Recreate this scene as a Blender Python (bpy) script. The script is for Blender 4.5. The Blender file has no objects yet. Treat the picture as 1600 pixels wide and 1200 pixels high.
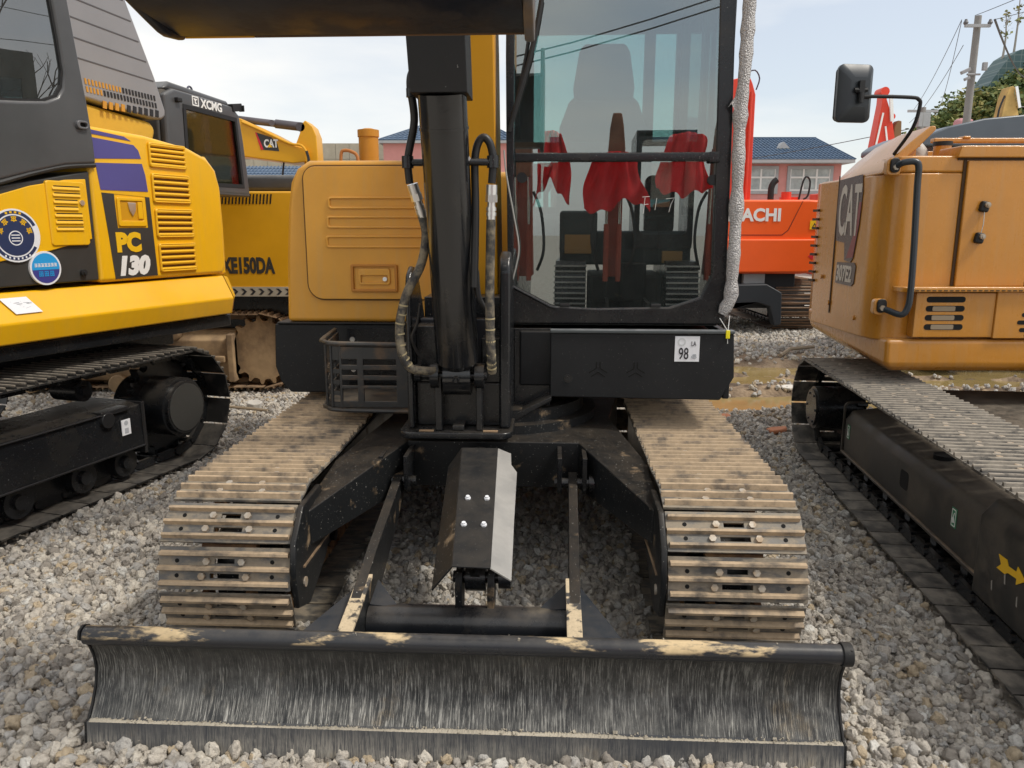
import bpy, math, random
import numpy as np
from mathutils import Vector, Matrix
random.seed(7)
rng = np.random.default_rng(11)
R = math.radians
PI = math.pi
sc = bpy.context.scene
COL = sc.collection

# ------------------------------------------------------------------ camera
cd = bpy.data.cameras.new('camera')
cam = bpy.data.objects.new('camera', cd)
COL.objects.link(cam)
cam.location = (0, 0, 1.5)
cam.rotation_euler = (R(90 - 11.5), 0, 0)
cd.sensor_fit = 'HORIZONTAL'
cd.sensor_width = 36.0
cd.lens = 27.0
cd.clip_end = 2000
cd.clip_start = 0.02
sc.camera = cam

# ------------------------------------------------------------------ sky and sun
SUN_AZ = 110.0     # degrees clockwise from +Y (to the right, a little behind the camera)
SUN_EL = 56.0
world = bpy.data.worlds.new('World')
sc.world = world
world.use_nodes = True
nt = world.node_tree
nt.nodes.clear()
out = nt.nodes.new('ShaderNodeOutputWorld')
bg = nt.nodes.new('ShaderNodeBackground')
sky = nt.nodes.new('ShaderNodeTexSky')
sky.sky_type = 'NISHITA'
sky.sun_disc = False
sky.sun_elevation = R(SUN_EL)
sky.sun_rotation = R(SUN_AZ)
sky.air_density = 1.0
sky.dust_density = 1.6
sky.ozone_density = 1.0
tc = nt.nodes.new('ShaderNodeTexCoord')
mp = nt.nodes.new('ShaderNodeMapping')
mp.inputs['Scale'].default_value = (1.0, 1.0, 3.6)
mp.inputs['Location'].default_value = (0.35, 0.1, 0.2)
no = nt.nodes.new('ShaderNodeTexNoise')
no.inputs['Scale'].default_value = 1.7
no.inputs['Detail'].default_value = 7
no.inputs['Roughness'].default_value = 0.5
rp = nt.nodes.new('ShaderNodeValToRGB')
rp.color_ramp.elements[0].position = 0.38
rp.color_ramp.elements[0].color = (0.42, 0.42, 0.42, 1)
rp.color_ramp.elements[1].position = 0.60
rp.color_ramp.elements[1].color = (0.96, 0.96, 0.96, 1)
mixc = nt.nodes.new('ShaderNodeMixRGB')
mixc.inputs['Color2'].default_value = (6.6, 6.5, 6.25, 1)     # thin white cloud, in the sky's own units
bg.inputs['Strength'].default_value = 0.11
nt.links.new(tc.outputs['Generated'], mp.inputs['Vector'])
nt.links.new(mp.outputs['Vector'], no.inputs['Vector'])
nt.links.new(no.outputs['Fac'], rp.inputs['Fac'])
nt.links.new(rp.outputs['Color'], mixc.inputs['Fac'])
nt.links.new(sky.outputs['Color'], mixc.inputs['Color1'])
nt.links.new(mixc.outputs['Color'], bg.inputs['Color'])
nt.links.new(bg.outputs['Background'], out.inputs['Surface'])

sd = bpy.data.lights.new('sun', 'SUN')
sd.energy = 1.75
sd.angle = R(9.0)
sd.color = (1.0, 0.94, 0.84)
sun = bpy.data.objects.new('sun', sd)
COL.objects.link(sun)
az, el = R(SUN_AZ), R(SUN_EL)
sdir = Vector((math.sin(az) * math.cos(el), math.cos(az) * math.cos(el), math.sin(el)))
sun.rotation_euler = sdir.to_track_quat('Z', 'Y').to_euler()
sun.location = (20, 5, 30)

vs = sc.view_settings
vs.view_transform = 'Standard'
vs.look = 'None'
vs.exposure = 0.56
vs.gamma = 1.0
vs.use_curve_mapping = False
sc.cycles.max_bounces = 10
sc.cycles.transparent_max_bounces = 24
sc.cycles.use_denoising = True

# ------------------------------------------------------------------ materials
MATS = {}
def nodes_of(name):
    m = bpy.data.materials.new(name)
    m.use_nodes = True
    return m, m.node_tree, m.node_tree.nodes['Principled BSDF']

def mat(name, col, rough=0.5, metal=0.0, dirt=None, damt=0.0, dthr=0.5, dscale=6, dstretch=(1, 1, 1),
        dust=0.0, dustcol=(0.34, 0.27, 0.19), zd=None, bump=0.0, bscale=40, coat=0.0, var=0.0, spec=0.5,
        drough=0.85, dsoft=0.12, speck=0.0, upd=False):
    """Procedural paint / metal: base colour with mild variation, patches of dirt, settled dust on up-facing
    faces, optional mud above a height in object space (zd), fine bump."""
    if name in MATS:
        return MATS[name]
    m, nt, bs = nodes_of(name)
    N, L = nt.nodes.new, nt.links.new
    tc = N('ShaderNodeTexCoord'); oi = N('ShaderNodeObjectInfo')
    wv = N('ShaderNodeMath'); wv.operation = 'MULTIPLY'; wv.inputs[1].default_value = 37.0
    L(oi.outputs['Random'], wv.inputs[0])
    def noise(scale, stretch=(1, 1, 1), detail=8, rough=0.62):
        mp = N('ShaderNodeMapping'); mp.inputs['Scale'].default_value = stretch
        n = N('ShaderNodeTexNoise'); n.noise_dimensions = '4D'
        n.inputs['Scale'].default_value = scale; n.inputs['Detail'].default_value = detail
        n.inputs['Roughness'].default_value = rough
        L(tc.outputs['Object'], mp.inputs['Vector']); L(mp.outputs['Vector'], n.inputs['Vector']); L(wv.outputs[0], n.inputs['W'])
        return n.outputs['Fac']
    def smooth(src, a, b, mul=1.0):
        r = N('ShaderNodeMapRange'); r.interpolation_type = 'SMOOTHSTEP'
        r.inputs['From Min'].default_value = a; r.inputs['From Max'].default_value = b
        r.inputs['To Max'].default_value = mul
        L(src, r.inputs['Value'])
        return r.outputs['Result']
    def mth(op, a, b):
        q = N('ShaderNodeMath'); q.operation = op; q.use_clamp = True
        for i, s in enumerate((a, b)):
            if isinstance(s, (int, float)): q.inputs[i].default_value = s
            else: L(s, q.inputs[i])
        return q.outputs[0]
    base = N('ShaderNodeRGB'); base.outputs[0].default_value = (*col, 1)
    c = base.outputs[0]
    if var:
        hs = N('ShaderNodeMixRGB'); hs.blend_type = 'MULTIPLY'
        rr = N('ShaderNodeMapRange'); rr.inputs['To Min'].default_value = 1 - var; rr.inputs['To Max'].default_value = 1 + var
        rr.inputs['From Min'].default_value = 0.3; rr.inputs['From Max'].default_value = 0.7
        L(noise(3.0, detail=5), rr.inputs['Value'])
        hs.inputs['Fac'].default_value = 1.0; L(c, hs.inputs['Color1']); L(rr.outputs['Result'], hs.inputs['Color2'])
        c = hs.outputs['Color']
    fac = None
    if dirt and damt:
        fac = smooth(noise(dscale, dstretch), dthr - dsoft, dthr + dsoft, damt)
    if upd:
        ge_ = N('ShaderNodeNewGeometry'); su = N('ShaderNodeSeparateXYZ'); L(ge_.outputs['Normal'], su.inputs[0])
        fac = mth('MULTIPLY', fac, smooth(su.outputs['Z'], -0.15, 0.35))
    if zd:
        sx = N('ShaderNodeSeparateXYZ'); L(tc.outputs['Object'], sx.inputs[0])
        zz = smooth(sx.outputs['Z'], zd[0], zd[1])
        zf = mth('MULTIPLY', zz, smooth(noise(dscale * 2.2, dstretch), 0.30, 0.50))
        fac = zf if fac is None else mth('MAXIMUM', fac, zf)
    if fac is not None:
        dn = N('ShaderNodeMixRGB'); dn.inputs['Color1'].default_value = (*[x * 0.62 for x in dirt], 1)
        dn.inputs['Color2'].default_value = (*[min(1, x * 1.3) for x in dirt], 1)
        L(noise(dscale * 5, detail=6), dn.inputs['Fac'])
        mx = N('ShaderNodeMixRGB'); L(fac, mx.inputs['Fac']); L(c, mx.inputs['Color1']); L(dn.outputs['Color'], mx.inputs['Color2'])
        c = mx.outputs['Color']
    df = None
    if dust:
        ge = N('ShaderNodeNewGeometry'); sx = N('ShaderNodeSeparateXYZ'); L(ge.outputs['Normal'], sx.inputs[0])
        df = mth('MULTIPLY', smooth(sx.outputs['Z'], 0.15, 0.95, dust), smooth(noise(14, detail=10, rough=0.7), 0.25, 0.7))
        mx = N('ShaderNodeMixRGB'); L(df, mx.inputs['Fac']); L(c, mx.inputs['Color1']); mx.inputs['Color2'].default_value = (*dustcol, 1)
        c = mx.outputs['Color']
    if speck:
        sf = smooth(noise(150, detail=2), 0.66, 0.72, speck)
        mx = N('ShaderNodeMixRGB'); L(sf, mx.inputs['Fac']); L(c, mx.inputs['Color1']); mx.inputs['Color2'].default_value = (0.5, 0.48, 0.44, 1)
        c = mx.outputs['Color']
    L(c, bs.inputs['Base Color'])
    rn = N('ShaderNodeMapRange'); rn.inputs['To Min'].default_value = max(0.03, rough - 0.07); rn.inputs['To Max'].default_value = min(1, rough + 0.13)
    L(noise(7, detail=9, rough=0.7), rn.inputs['Value'])
    r = rn.outputs['Result']
    for f in (fac, df):
        if f is not None:
            mr = N('ShaderNodeMixRGB'); L(f, mr.inputs['Fac']); L(r, mr.inputs['Color1']); mr.inputs['Color2'].default_value = (drough,) * 3 + (1,)
            r = mr.outputs['Color']
    L(r, bs.inputs['Roughness'])
    bs.inputs['Metallic'].default_value = metal
    bs.inputs['Specular IOR Level'].default_value = spec
    if coat:
        bs.inputs['Coat Weight'].default_value = coat; bs.inputs['Coat Roughness'].default_value = 0.08
    if bump or fac is not None:
        bp = N('ShaderNodeBump'); bp.inputs['Distance'].default_value = 0.004
        bp.inputs['Strength'].default_value = max(bump, 0.25 if fac is not None else 0)
        h = noise(bscale, detail=6)
        if fac is not None:
            h = mth('ADD', mth('MULTIPLY', fac, 0.35), mth('MULTIPLY', h, 0.6))
        L(h, bp.inputs['Height']); L(bp.outputs['Normal'], bs.inputs['Normal'])
    MATS[name] = m
    return m

MUD = (0.40, 0.28, 0.165)
SAND = (0.62, 0.47, 0.27)
m_ochre = mat('ochre_paint', (0.72, 0.355, 0.045), 0.36, damt=0.14, dirt=(0.50, 0.36, 0.20), dthr=0.56, dscale=3, dstretch=(9, 9, 0.9), drough=0.6, var=0.08, dust=0.4, spec=0.45)
m_boom = mat('boom_yellow_paint', (0.70, 0.33, 0.015), 0.36, var=0.05, dust=0.2)
m_black = mat('black_paint', (0.011, 0.012, 0.014), 0.22, dust=0.10, var=0.2, dirt=(0.10, 0.085, 0.06), damt=0.14, dthr=0.60, dscale=5, speck=0.25)
m_blackflat = mat('black_textured_paint', (0.015, 0.016, 0.0175), 0.48, dust=0.08, var=0.2, bump=0.06, bscale=120, speck=0.15, spec=0.28)
m_blackdirty = mat('dusty_black_paint', (0.013, 0.014, 0.015), 0.36, dirt=MUD, damt=0.6, dthr=0.64, dscale=9, dsoft=0.06, dust=0.18, dustcol=(0.20, 0.15, 0.10), var=0.2, speck=0.8, spec=0.3)
m_bucket = mat('worn_bucket_steel', (0.008, 0.011, 0.019), 0.34, dirt=(0.055, 0.040, 0.028), damt=0.55, dthr=0.56, dscale=7, bump=0.3, bscale=30)
def blademat(name, base, tone, lo, hi, z0, z1, amt):
    m, nt, bs = nodes_of(name); N, L = nt.nodes.new, nt.links.new
    tc = N('ShaderNodeTexCoord')
    def nz(stretch, det=6, dist=0.0, off=0):
        mp = N('ShaderNodeMapping'); mp.inputs['Scale'].default_value = stretch; mp.inputs['Location'].default_value = (off, off, off)
        n = N('ShaderNodeTexNoise'); n.inputs['Scale'].default_value = 1.0; n.inputs['Detail'].default_value = det; n.inputs['Roughness'].default_value = 0.68; n.inputs['Distortion'].default_value = dist
        L(tc.outputs['Object'], mp.inputs['Vector']); L(mp.outputs['Vector'], n.inputs['Vector']); return n.outputs['Fac']
    def sm(x, a, b, t0=0.0, t1=1.0):
        r = N('ShaderNodeMapRange'); r.interpolation_type = 'SMOOTHSTEP'; r.inputs['From Min'].default_value = a; r.inputs['From Max'].default_value = b
        r.inputs['To Min'].default_value = t0; r.inputs['To Max'].default_value = t1; L(x, r.inputs['Value']); return r.outputs['Result']
    def mu(a, b, op='MULTIPLY'):
        q = N('ShaderNodeMath'); q.operation = op; q.use_clamp = True; L(a, q.inputs[0]); L(b, q.inputs[1]); return q.outputs[0]
    sx = N('ShaderNodeSeparateXYZ'); L(tc.outputs['Object'], sx.inputs[0])
    fine = sm(nz((330, 10, 16), 8, 0.9), lo, hi); mid = sm(nz((120, 6, 7), 7, 0.7, 3.0), lo + 0.03, hi + 0.03)
    patch = sm(nz((3.0, 3, 5), 5, 0, 7.0), 0.32, 0.66, 0.25, 1.0)
    low = sm(sx.outputs['Z'], z0, z1, 0.22, 1.0)
    f = mu(mu(mu(fine, mid, 'MAXIMUM'), patch), low)
    grey = mu(sm(nz((9, 9, 9), 8), 0.35, 0.7, 0.0, 0.20), low)
    f = mu(f, grey, 'ADD')
    q = N('ShaderNodeMath'); q.operation = 'MULTIPLY'; q.inputs[1].default_value = amt; L(f, q.inputs[0])
    tn = N('ShaderNodeMixRGB'); tn.inputs['Color1'].default_value = (*tone, 1); tn.inputs['Color2'].default_value = (0.50, 0.37, 0.20, 1); L(sm(nz((7, 5, 6), 5, 0, 11.0), 0.56, 0.74, 0.0, 0.7), tn.inputs['Fac'])
    mx = N('ShaderNodeMixRGB'); mx.inputs['Color1'].default_value = (*base, 1); L(tn.outputs['Color'], mx.inputs['Color2']); L(q.outputs[0], mx.inputs['Fac']); L(mx.outputs['Color'], bs.inputs['Base Color'])
    r = N('ShaderNodeMapRange'); r.inputs['To Min'].default_value = 0.36; r.inputs['To Max'].default_value = 0.8; L(q.outputs[0], r.inputs['Value']); L(r.outputs['Result'], bs.inputs['Roughness'])
    b = N('ShaderNodeBump'); b.inputs['Strength'].default_value = 0.35; b.inputs['Distance'].default_value = 0.003; L(q.outputs[0], b.inputs['Height']); L(b.outputs['Normal'], bs.inputs['Normal'])
    MATS[name] = m; return m
m_blade = blademat('scraped_blade_steel', (0.014, 0.015, 0.016), (0.52, 0.51, 0.47), 0.50, 0.66, 0.34, 0.13, 0.95)
m_edge = blademat('scraped_edge_steel', (0.05, 0.055, 0.065), (0.46, 0.43, 0.37), 0.42, 0.62, 0.10, 0.0, 0.85)
m_pipe = mat('muddy_tube_paint', (0.020, 0.022, 0.027), 0.26, dirt=SAND, damt=1.0, dthr=0.57, dscale=7, dstretch=(0.55, 1.6, 1.6), dust=0.12, dustcol=(0.40, 0.34, 0.26), dsoft=0.035, upd=True)
m_shoe = mat('muddy_track_steel', (0.105, 0.104, 0.102), 0.45, metal=0.3, dirt=(0.36, 0.305, 0.23), damt=0.8, dthr=0.49, dscale=11, dstretch=(1, 2.2, 1), var=0.4, dust=0.2, dustcol=(0.42, 0.36, 0.27), bump=0.3, dsoft=0.09)
m_bar = mat('muddy_grouser', (0.15, 0.125, 0.10), 0.6, dirt=(0.50, 0.375, 0.245), damt=0.95, dthr=0.43, dscale=12, dstretch=(1, 1, 1), var=0.35, bump=0.4)
m_shoe_b = mat('clean_track_steel', (0.018, 0.018, 0.018), 0.35, dirt=(0.30, 0.26, 0.21), damt=0.25, dthr=0.6, dscale=9, zd=(0.016, 0.034), var=0.2, dust=0.5, dustcol=(0.28, 0.25, 0.21))
m_shoe_c = mat('black_painted_shoe', (0.012, 0.012, 0.012), 0.40, var=0.2, dirt=(0.2, 0.17, 0.12), damt=0.2, dthr=0.62, dscale=8)
m_shoe_d = mat('mud_caked_track', (0.16, 0.11, 0.07), 0.8, dirt=(0.36, 0.24, 0.14), damt=0.9, dthr=0.45, dscale=6, bump=0.6, bscale=20)
m_caked = mat('mud_caked_frame', (0.20, 0.135, 0.08), 0.85, dirt=(0.42, 0.29, 0.16), damt=0.9, dthr=0.48, dscale=4, bump=0.7, bscale=18)
m_chain = mat('rusty_chain', (0.13, 0.06, 0.028), 0.7, dirt=(0.42, 0.24, 0.10), damt=0.7, dthr=0.5, dscale=14)
m_bolt = mat('worn_bolt', (0.46, 0.42, 0.36), 0.5, metal=0.4, dirt=MUD, damt=0.7, dthr=0.5, dscale=25)
m_zinc = mat('zinc_plated', (0.75, 0.75, 0.74), 0.28, metal=0.9)
m_hole = mat('bolt_hole', (0.004, 0.004, 0.004), 0.9)
m_flap_lit = mat('painted_sunlit_steel', (0.40, 0.39, 0.37), 0.42, metal=0.4, dirt=(0.44, 0.42, 0.39), damt=0.5, dthr=0.5, dscale=7, bump=0.15)  # right guard flap: sunlight painted in as pale grey, under scuff patches
m_hose = mat('rubber_hose', (0.012, 0.012, 0.013), 0.42, dust=0.3, var=0.2)
m_hosewrap = mat('dusty_hose_wrap', (0.035, 0.034, 0.034), 0.6, dirt=(0.36, 0.30, 0.20), damt=0.6, dthr=0.52, dscale=30, dust=0.5)
m_rubber = mat('seal_rubber', (0.01, 0.01, 0.011), 0.6)
m_cabgrey = mat('cab_charcoal_paint', (0.068, 0.068, 0.070), 0.30, var=0.15, dust=0.3, dustcol=(0.3, 0.29, 0.27), coat=0.2)
m_greyplate = mat('grey_plastic', (0.25, 0.25, 0.265), 0.5, var=0.06, dust=0.2)
m_pcyel = mat('bright_yellow_paint', (0.86, 0.47, 0.008), 0.28, var=0.05, coat=0.25, damt=0.10, dirt=(0.50, 0.34, 0.12), dthr=0.56, dscale=3, dstretch=(9, 9, 0.9), drough=0.55)
m_pccharcoal = mat('charcoal_panel', (0.040, 0.040, 0.038), 0.40, var=0.15)
m_violet = mat('violet_decal', (0.085, 0.075, 0.27), 0.35, var=0.06)
m_xyel = mat('amber_yellow_paint', (0.72, 0.36, 0.010), 0.35, var=0.06, dust=0.2)
m_catyel = mat('brownish_yellow_paint', (0.53, 0.222, 0.024), 0.24, var=0.07, coat=0.35, damt=0.16, dirt=(0.42, 0.30, 0.17), dthr=0.56, dscale=3, dstretch=(9, 9, 0.8), dust=0.3, drough=0.6)
m_orange = mat('vivid_orange_paint', (0.90, 0.115, 0.012), 0.35, var=0.04)
m_redboom = mat('orange_red_paint', (0.70, 0.045, 0.015), 0.4, var=0.06)
m_white = mat('white_sticker', (0.78, 0.79, 0.82), 0.45)
m_whitepaint = mat('white_lettering', (0.82, 0.82, 0.80), 0.4)
m_ink = mat('dark_ink', (0.02, 0.02, 0.025), 0.5)
m_greyink = mat('pale_grey_ink', (0.42, 0.44, 0.47), 0.5)
m_navy = mat('navy_ink', (0.02, 0.035, 0.10), 0.4)
m_sky_ink = mat('sky_blue_ink', (0.02, 0.33, 0.72), 0.4)
m_red_ink = mat('red_ink', (0.6, 0.02, 0.03), 0.4)
m_yel_ink = mat('yellow_ink', (0.85, 0.50, 0.01), 0.4)
m_green_ink = mat('green_ink', (0.04, 0.24, 0.12), 0.5)
m_seat = mat('seat_fabric', (0.045, 0.05, 0.055), 0.85, bump=0.2, bscale=200)
m_interior = mat('cab_interior_plastic', (0.055, 0.065, 0.065), 0.6, dust=0.3)
m_steelrod = mat('polished_rod', (0.8, 0.8, 0.8), 0.12, metal=1.0)
m_mirror_back = mat('mirror_shell_plastic', (0.022, 0.028, 0.034), 0.38)
m_tyel = mat('yellow_tag_plastic', (0.85, 0.72, 0.01), 0.45)
m_cloth = mat('red_cloth', (0.82, 0.018, 0.024), 0.8, var=0.25)
m_string = mat('white_string', (0.6, 0.6, 0.58), 0.8)
m_pink = mat('pink_render', (0.60, 0.27, 0.245), 0.8, var=0.08)
m_pinkwhite = mat('white_window_frame', (0.72, 0.72, 0.70), 0.5)
m_bluetile = mat('blue_glazed_tile', (0.065, 0.11, 0.18), 0.40, var=0.15)
m_trimgrey = mat('grey_trim', (0.36, 0.37, 0.38), 0.7, var=0.1)
m_concrete = mat('weathered_concrete', (0.36, 0.34, 0.31), 0.85, var=0.15, dirt=(0.22, 0.2, 0.17), damt=0.4)
m_wallbeige = mat('beige_block_wall', (0.40, 0.36, 0.28), 0.85, var=0.12)
m_wire = mat('dark_cable', (0.08, 0.08, 0.085), 0.6)
m_paleglass = mat('pale_window_pane', (0.36, 0.40, 0.40), 0.12, var=0.3)
m_mudwall = mat('wet_mud', (0.13, 0.088, 0.05), 0.6)
m_wood = mat('weathered_wood', (0.32, 0.25, 0.17), 0.8)
m_brick = mat('red_brick', (0.50, 0.20, 0.10), 0.8, var=0.2)
m_paper = mat('crumpled_white_film', (0.60, 0.57, 0.52), 0.6, var=0.3, bump=1.0, bscale=20)

def glass(name, tint, refl=1.0, rough=0.0, bumpy=0.0, film=0.0):
    m = bpy.data.materials.new(name); m.use_nodes = True
    nt = m.node_tree; nt.nodes.clear(); N, L = nt.nodes.new, nt.links.new
    o = N('ShaderNodeOutputMaterial'); mx = N('ShaderNodeMixShader'); t = N('ShaderNodeBsdfTransparent'); g = N('ShaderNodeBsdfGlossy')
    t.inputs['Color'].default_value = (*tint, 1); g.inputs['Roughness'].default_value = rough
    fr = N('ShaderNodeFresnel'); fr.inputs['IOR'].default_value = 1.52
    mu = N('ShaderNodeMath'); mu.operation = 'MULTIPLY'; mu.use_clamp = True; mu.inputs[1].default_value = refl
    if bumpy:
        n = N('ShaderNodeTexNoise'); n.inputs['Scale'].default_value = 2.5; b = N('ShaderNodeBump'); b.inputs['Strength'].default_value = bumpy
        b.inputs['Distance'].default_value = 0.01
        L(n.outputs['Fac'], b.inputs['Height']); L(b.outputs['Normal'], g.inputs['Normal'])
    L(fr.outputs[0], mu.inputs[0]); L(mu.outputs[0], mx.inputs['Fac']); L(t.outputs[0], mx.inputs[1]); L(g.outputs[0], mx.inputs[2])
    if film:
        tcn = N('ShaderNodeTexCoord'); n1 = N('ShaderNodeTexNoise'); n1.inputs['Scale'].default_value = 3.0; n1.inputs['Detail'].default_value = 9; n1.inputs['Roughness'].default_value = 0.7
        mpn = N('ShaderNodeMapping'); mpn.inputs['Scale'].default_value = (1.6, 1, 0.7); L(tcn.outputs['Object'], mpn.inputs['Vector']); L(mpn.outputs['Vector'], n1.inputs['Vector'])
        mr = N('ShaderNodeMapRange'); mr.inputs['From Min'].default_value = 0.35; mr.inputs['From Max'].default_value = 0.75; mr.inputs['To Min'].default_value = film * 0.45; mr.inputs['To Max'].default_value = film * 1.7
        L(n1.outputs['Fac'], mr.inputs['Value'])
        df = N('ShaderNodeBsdfDiffuse'); df.inputs['Color'].default_value = (0.50, 0.54, 0.52, 1); m2 = N('ShaderNodeMixShader')
        L(mr.outputs['Result'], m2.inputs['Fac']); L(mx.outputs[0], m2.inputs[1]); L(df.outputs[0], m2.inputs[2]); mx = m2
    L(mx.outputs[0], o.inputs['Surface'])
    return m
m_glass = glass('tinted_cab_glass', (0.48, 0.64, 0.62), 6.5, film=0.028)
m_glassrear = glass('clear_cab_glass', (0.80, 0.93, 0.92), 1.2)
m_glassdark = glass('dark_cab_glass', (0.20, 0.21, 0.20), 5.0, bumpy=0.05, film=0.05)

def wrapmat():
    m, nt, bs = nodes_of('bubble_wrap'); N, L = nt.nodes.new, nt.links.new
    tc = N('ShaderNodeTexCoord'); v = N('ShaderNodeTexVoronoi'); v.inputs['Scale'].default_value = 150
    L(tc.outputs['Object'], v.inputs['Vector'])
    cr = N('ShaderNodeValToRGB'); cr.color_ramp.elements[0].color = (0.66, 0.63, 0.60, 1); cr.color_ramp.elements[0].position = 0.1
    cr.color_ramp.elements[1].color = (0.36, 0.35, 0.35, 1); cr.color_ramp.elements[1].position = 0.65
    L(v.outputs['Distance'], cr.inputs['Fac']); L(cr.outputs['Color'], bs.inputs['Base Color'])
    b = N('ShaderNodeBump'); b.invert = True; b.inputs['Strength'].default_value = 0.9; b.inputs['Distance'].default_value = 0.006
    L(v.outputs['Distance'], b.inputs['Height']); L(b.outputs['Normal'], bs.inputs['Normal'])
    bs.inputs['Roughness'].default_value = 0.28
    return m
m_wrap = wrapmat()

# ------------------------------------------------------------------ helpers
class MB:
    def __init__(s): s.v = []; s.f = []; s.m = []
    def add(s, vs, fs, mi=0):
        o = len(s.v); s.v += [tuple(p) for p in vs]; s.f += [tuple(i + o for i in f) for f in fs]; s.m += [mi] * len(fs); return s
    def box(s, x0, x1, y0, y1, z0, z1, mi=0):
        vs = [(x, y, z) for z in (z0, z1) for y in (y0, y1) for x in (x0, x1)]
        return s.add(vs, [(0, 2, 3, 1), (4, 5, 7, 6), (0, 1, 5, 4), (2, 6, 7, 3), (0, 4, 6, 2), (1, 3, 7, 5)], mi)
    def obox(s, c, size, rot=(0, 0, 0), mi=0):
        from mathutils import Euler
        M = Matrix.Translation(c) @ Euler(rot).to_matrix().to_4x4()
        hx, hy, hz = [q / 2 for q in size]
        vs = [M @ Vector((x, y, z)) for z in (-hz, hz) for y in (-hy, hy) for x in (-hx, hx)]
        return s.add(vs, [(0, 2, 3, 1), (4, 5, 7, 6), (0, 1, 5, 4), (2, 6, 7, 3), (0, 4, 6, 2), (1, 3, 7, 5)], mi)
    def prism(s, pts, plane, a, b, mi=0):
        def P(p, t):
            return {'xz': (p[0], t, p[1]), 'yz': (t, p[0], p[1]), 'xy': (p[0], p[1], t)}[plane]
        n = len(pts)
        vs = [P(p, a) for p in pts] + [P(p, b) for p in pts]
        fs = [tuple(range(n)), tuple(range(2 * n - 1, n - 1, -1))] + [(i, i + n, (i + 1) % n + n, (i + 1) % n) for i in range(n)]
        return s.add(vs, fs, mi)
    def ring(s, outer, inner, plane, a, b, mi=0):
        def P(p, t):
            return {'xz': (p[0], t, p[1]), 'yz': (t, p[0], p[1]), 'xy': (p[0], p[1], t)}[plane]
        n = len(outer)
        vs = [P(p, a) for p in outer] + [P(p, a) for p in inner] + [P(p, b) for p in outer] + [P(p, b) for p in inner]
        fs = []
        for i in range(n):
            j = (i + 1) % n
            fs += [(i, j, j + n, i + n), (i + 2 * n, i + 3 * n, j + 3 * n, j + 2 * n), (i, i + 2 * n, j + 2 * n, j), (i + n, j + n, j + 3 * n, i + 3 * n)]
        return s.add(vs, fs, mi)
    def tube(s, pts, r, n=10, mi=0, caps=True, smooth=0):
        pts = [Vector(p) for p in pts]
        rs = list(r) if hasattr(r, '__len__') else [r] * len(pts)
        if smooth:
            q, qr = [], []
            for i in range(len(pts) - 1):
                p0, p1, p2, p3 = pts[max(i - 1, 0)], pts[i], pts[i + 1], pts[min(i + 2, len(pts) - 1)]
                for k in range(smooth):
                    t = k / smooth
                    q.append(0.5 * ((2 * p1) + (p2 - p0) * t + (2 * p0 - 5 * p1 + 4 * p2 - p3) * t * t + (3 * p1 - p0 - 3 * p2 + p3) * t ** 3))
                    qr.append(rs[i] * (1 - t) + rs[i + 1] * t)
            q.append(pts[-1]); qr.append(rs[-1]); pts, rs = q, qr
        vs, fs = [], []
        up = None
        for i, p in enumerate(pts):
            d = (pts[min(i + 1, len(pts) - 1)] - pts[max(i - 1, 0)]).normalized()
            if up is None:
                up = Vector((0, 0, 1)) if abs(d.z) < 0.9 else Vector((0, 1, 0))
            a = d.cross(up).normalized(); b = a.cross(d).normalized(); up = b
            for k in range(n):
                t = 2 * PI * k / n
                vs.append(p + (a * math.cos(t) + b * math.sin(t)) * rs[i])
        for i in range(len(pts) - 1):
            for k in range(n):
                k2 = (k + 1) % n
                fs.append((i * n + k, i * n + k2, (i + 1) * n + k2, (i + 1) * n + k))
        if caps:
            fs += [tuple(range(n - 1, -1, -1)), tuple(range((len(pts) - 1) * n, len(pts) * n))]
        return s.add(vs, fs, mi)
    def cyl(s, p0, p1, r, n=20, mi=0, r2=None):
        return s.tube([p0, p1], [r, r if r2 is None else r2], n, mi)
    def build(s, name, mats, parent=None, bevel=0, smooth=False, label=None, kind=None, auto=35, seg=2):
        me = bpy.data.meshes.new(name)
        me.from_pydata(s.v, [], s.f)
        if not isinstance(mats, (list, tuple)): mats = [mats]
        for m in mats: me.materials.append(m)
        me.polygons.foreach_set('material_index', s.m)
        import bmesh
        bm = bmesh.new(); bm.from_mesh(me); bmesh.ops.recalc_face_normals(bm, faces=bm.faces)
        if smooth:
            for f in bm.faces: f.smooth = True
            ca = math.cos(R(auto))
            for e in bm.edges:
                if len(e.link_faces) == 2 and e.link_faces[0].normal.dot(e.link_faces[1].normal) < ca: e.smooth = False
        bm.to_mesh(me); bm.free()
        o = bpy.data.objects.new(name, me)
        COL.objects.link(o)
        if parent is not None: o.parent = parent
        if bevel:
            b = o.modifiers.new('bevel', 'BEVEL'); b.width = bevel; b.segments = seg; b.limit_method = 'ANGLE'; b.angle_limit = R(40)
            b.harden_normals = False
            for p in me.polygons: p.use_smooth = True
            w = o.modifiers.new('wn', 'WEIGHTED_NORMAL'); w.keep_sharp = True
        if label: o['label'] = label
        if kind: o['kind'] = kind
        return o

def rr(x0, x1, z0, z1, r, n=5):
    p = []
    rs = r if hasattr(r, '__len__') else (r,) * 4      # bottom-left, bottom-right, top-right, top-left
    for (cx, cz, a0, q) in ((x0 + rs[0], z0 + rs[0], 180, rs[0]), (x1 - rs[1], z0 + rs[1], 270, rs[1]), (x1 - rs[2], z1 - rs[2], 0, rs[2]), (x0 + rs[3], z1 - rs[3], 90, rs[3])):
        for k in range(n + 1):
            t = R(a0 + 90 * k / n)
            p.append((cx + q * math.cos(t), cz + q * math.sin(t)))
    return p

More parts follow.
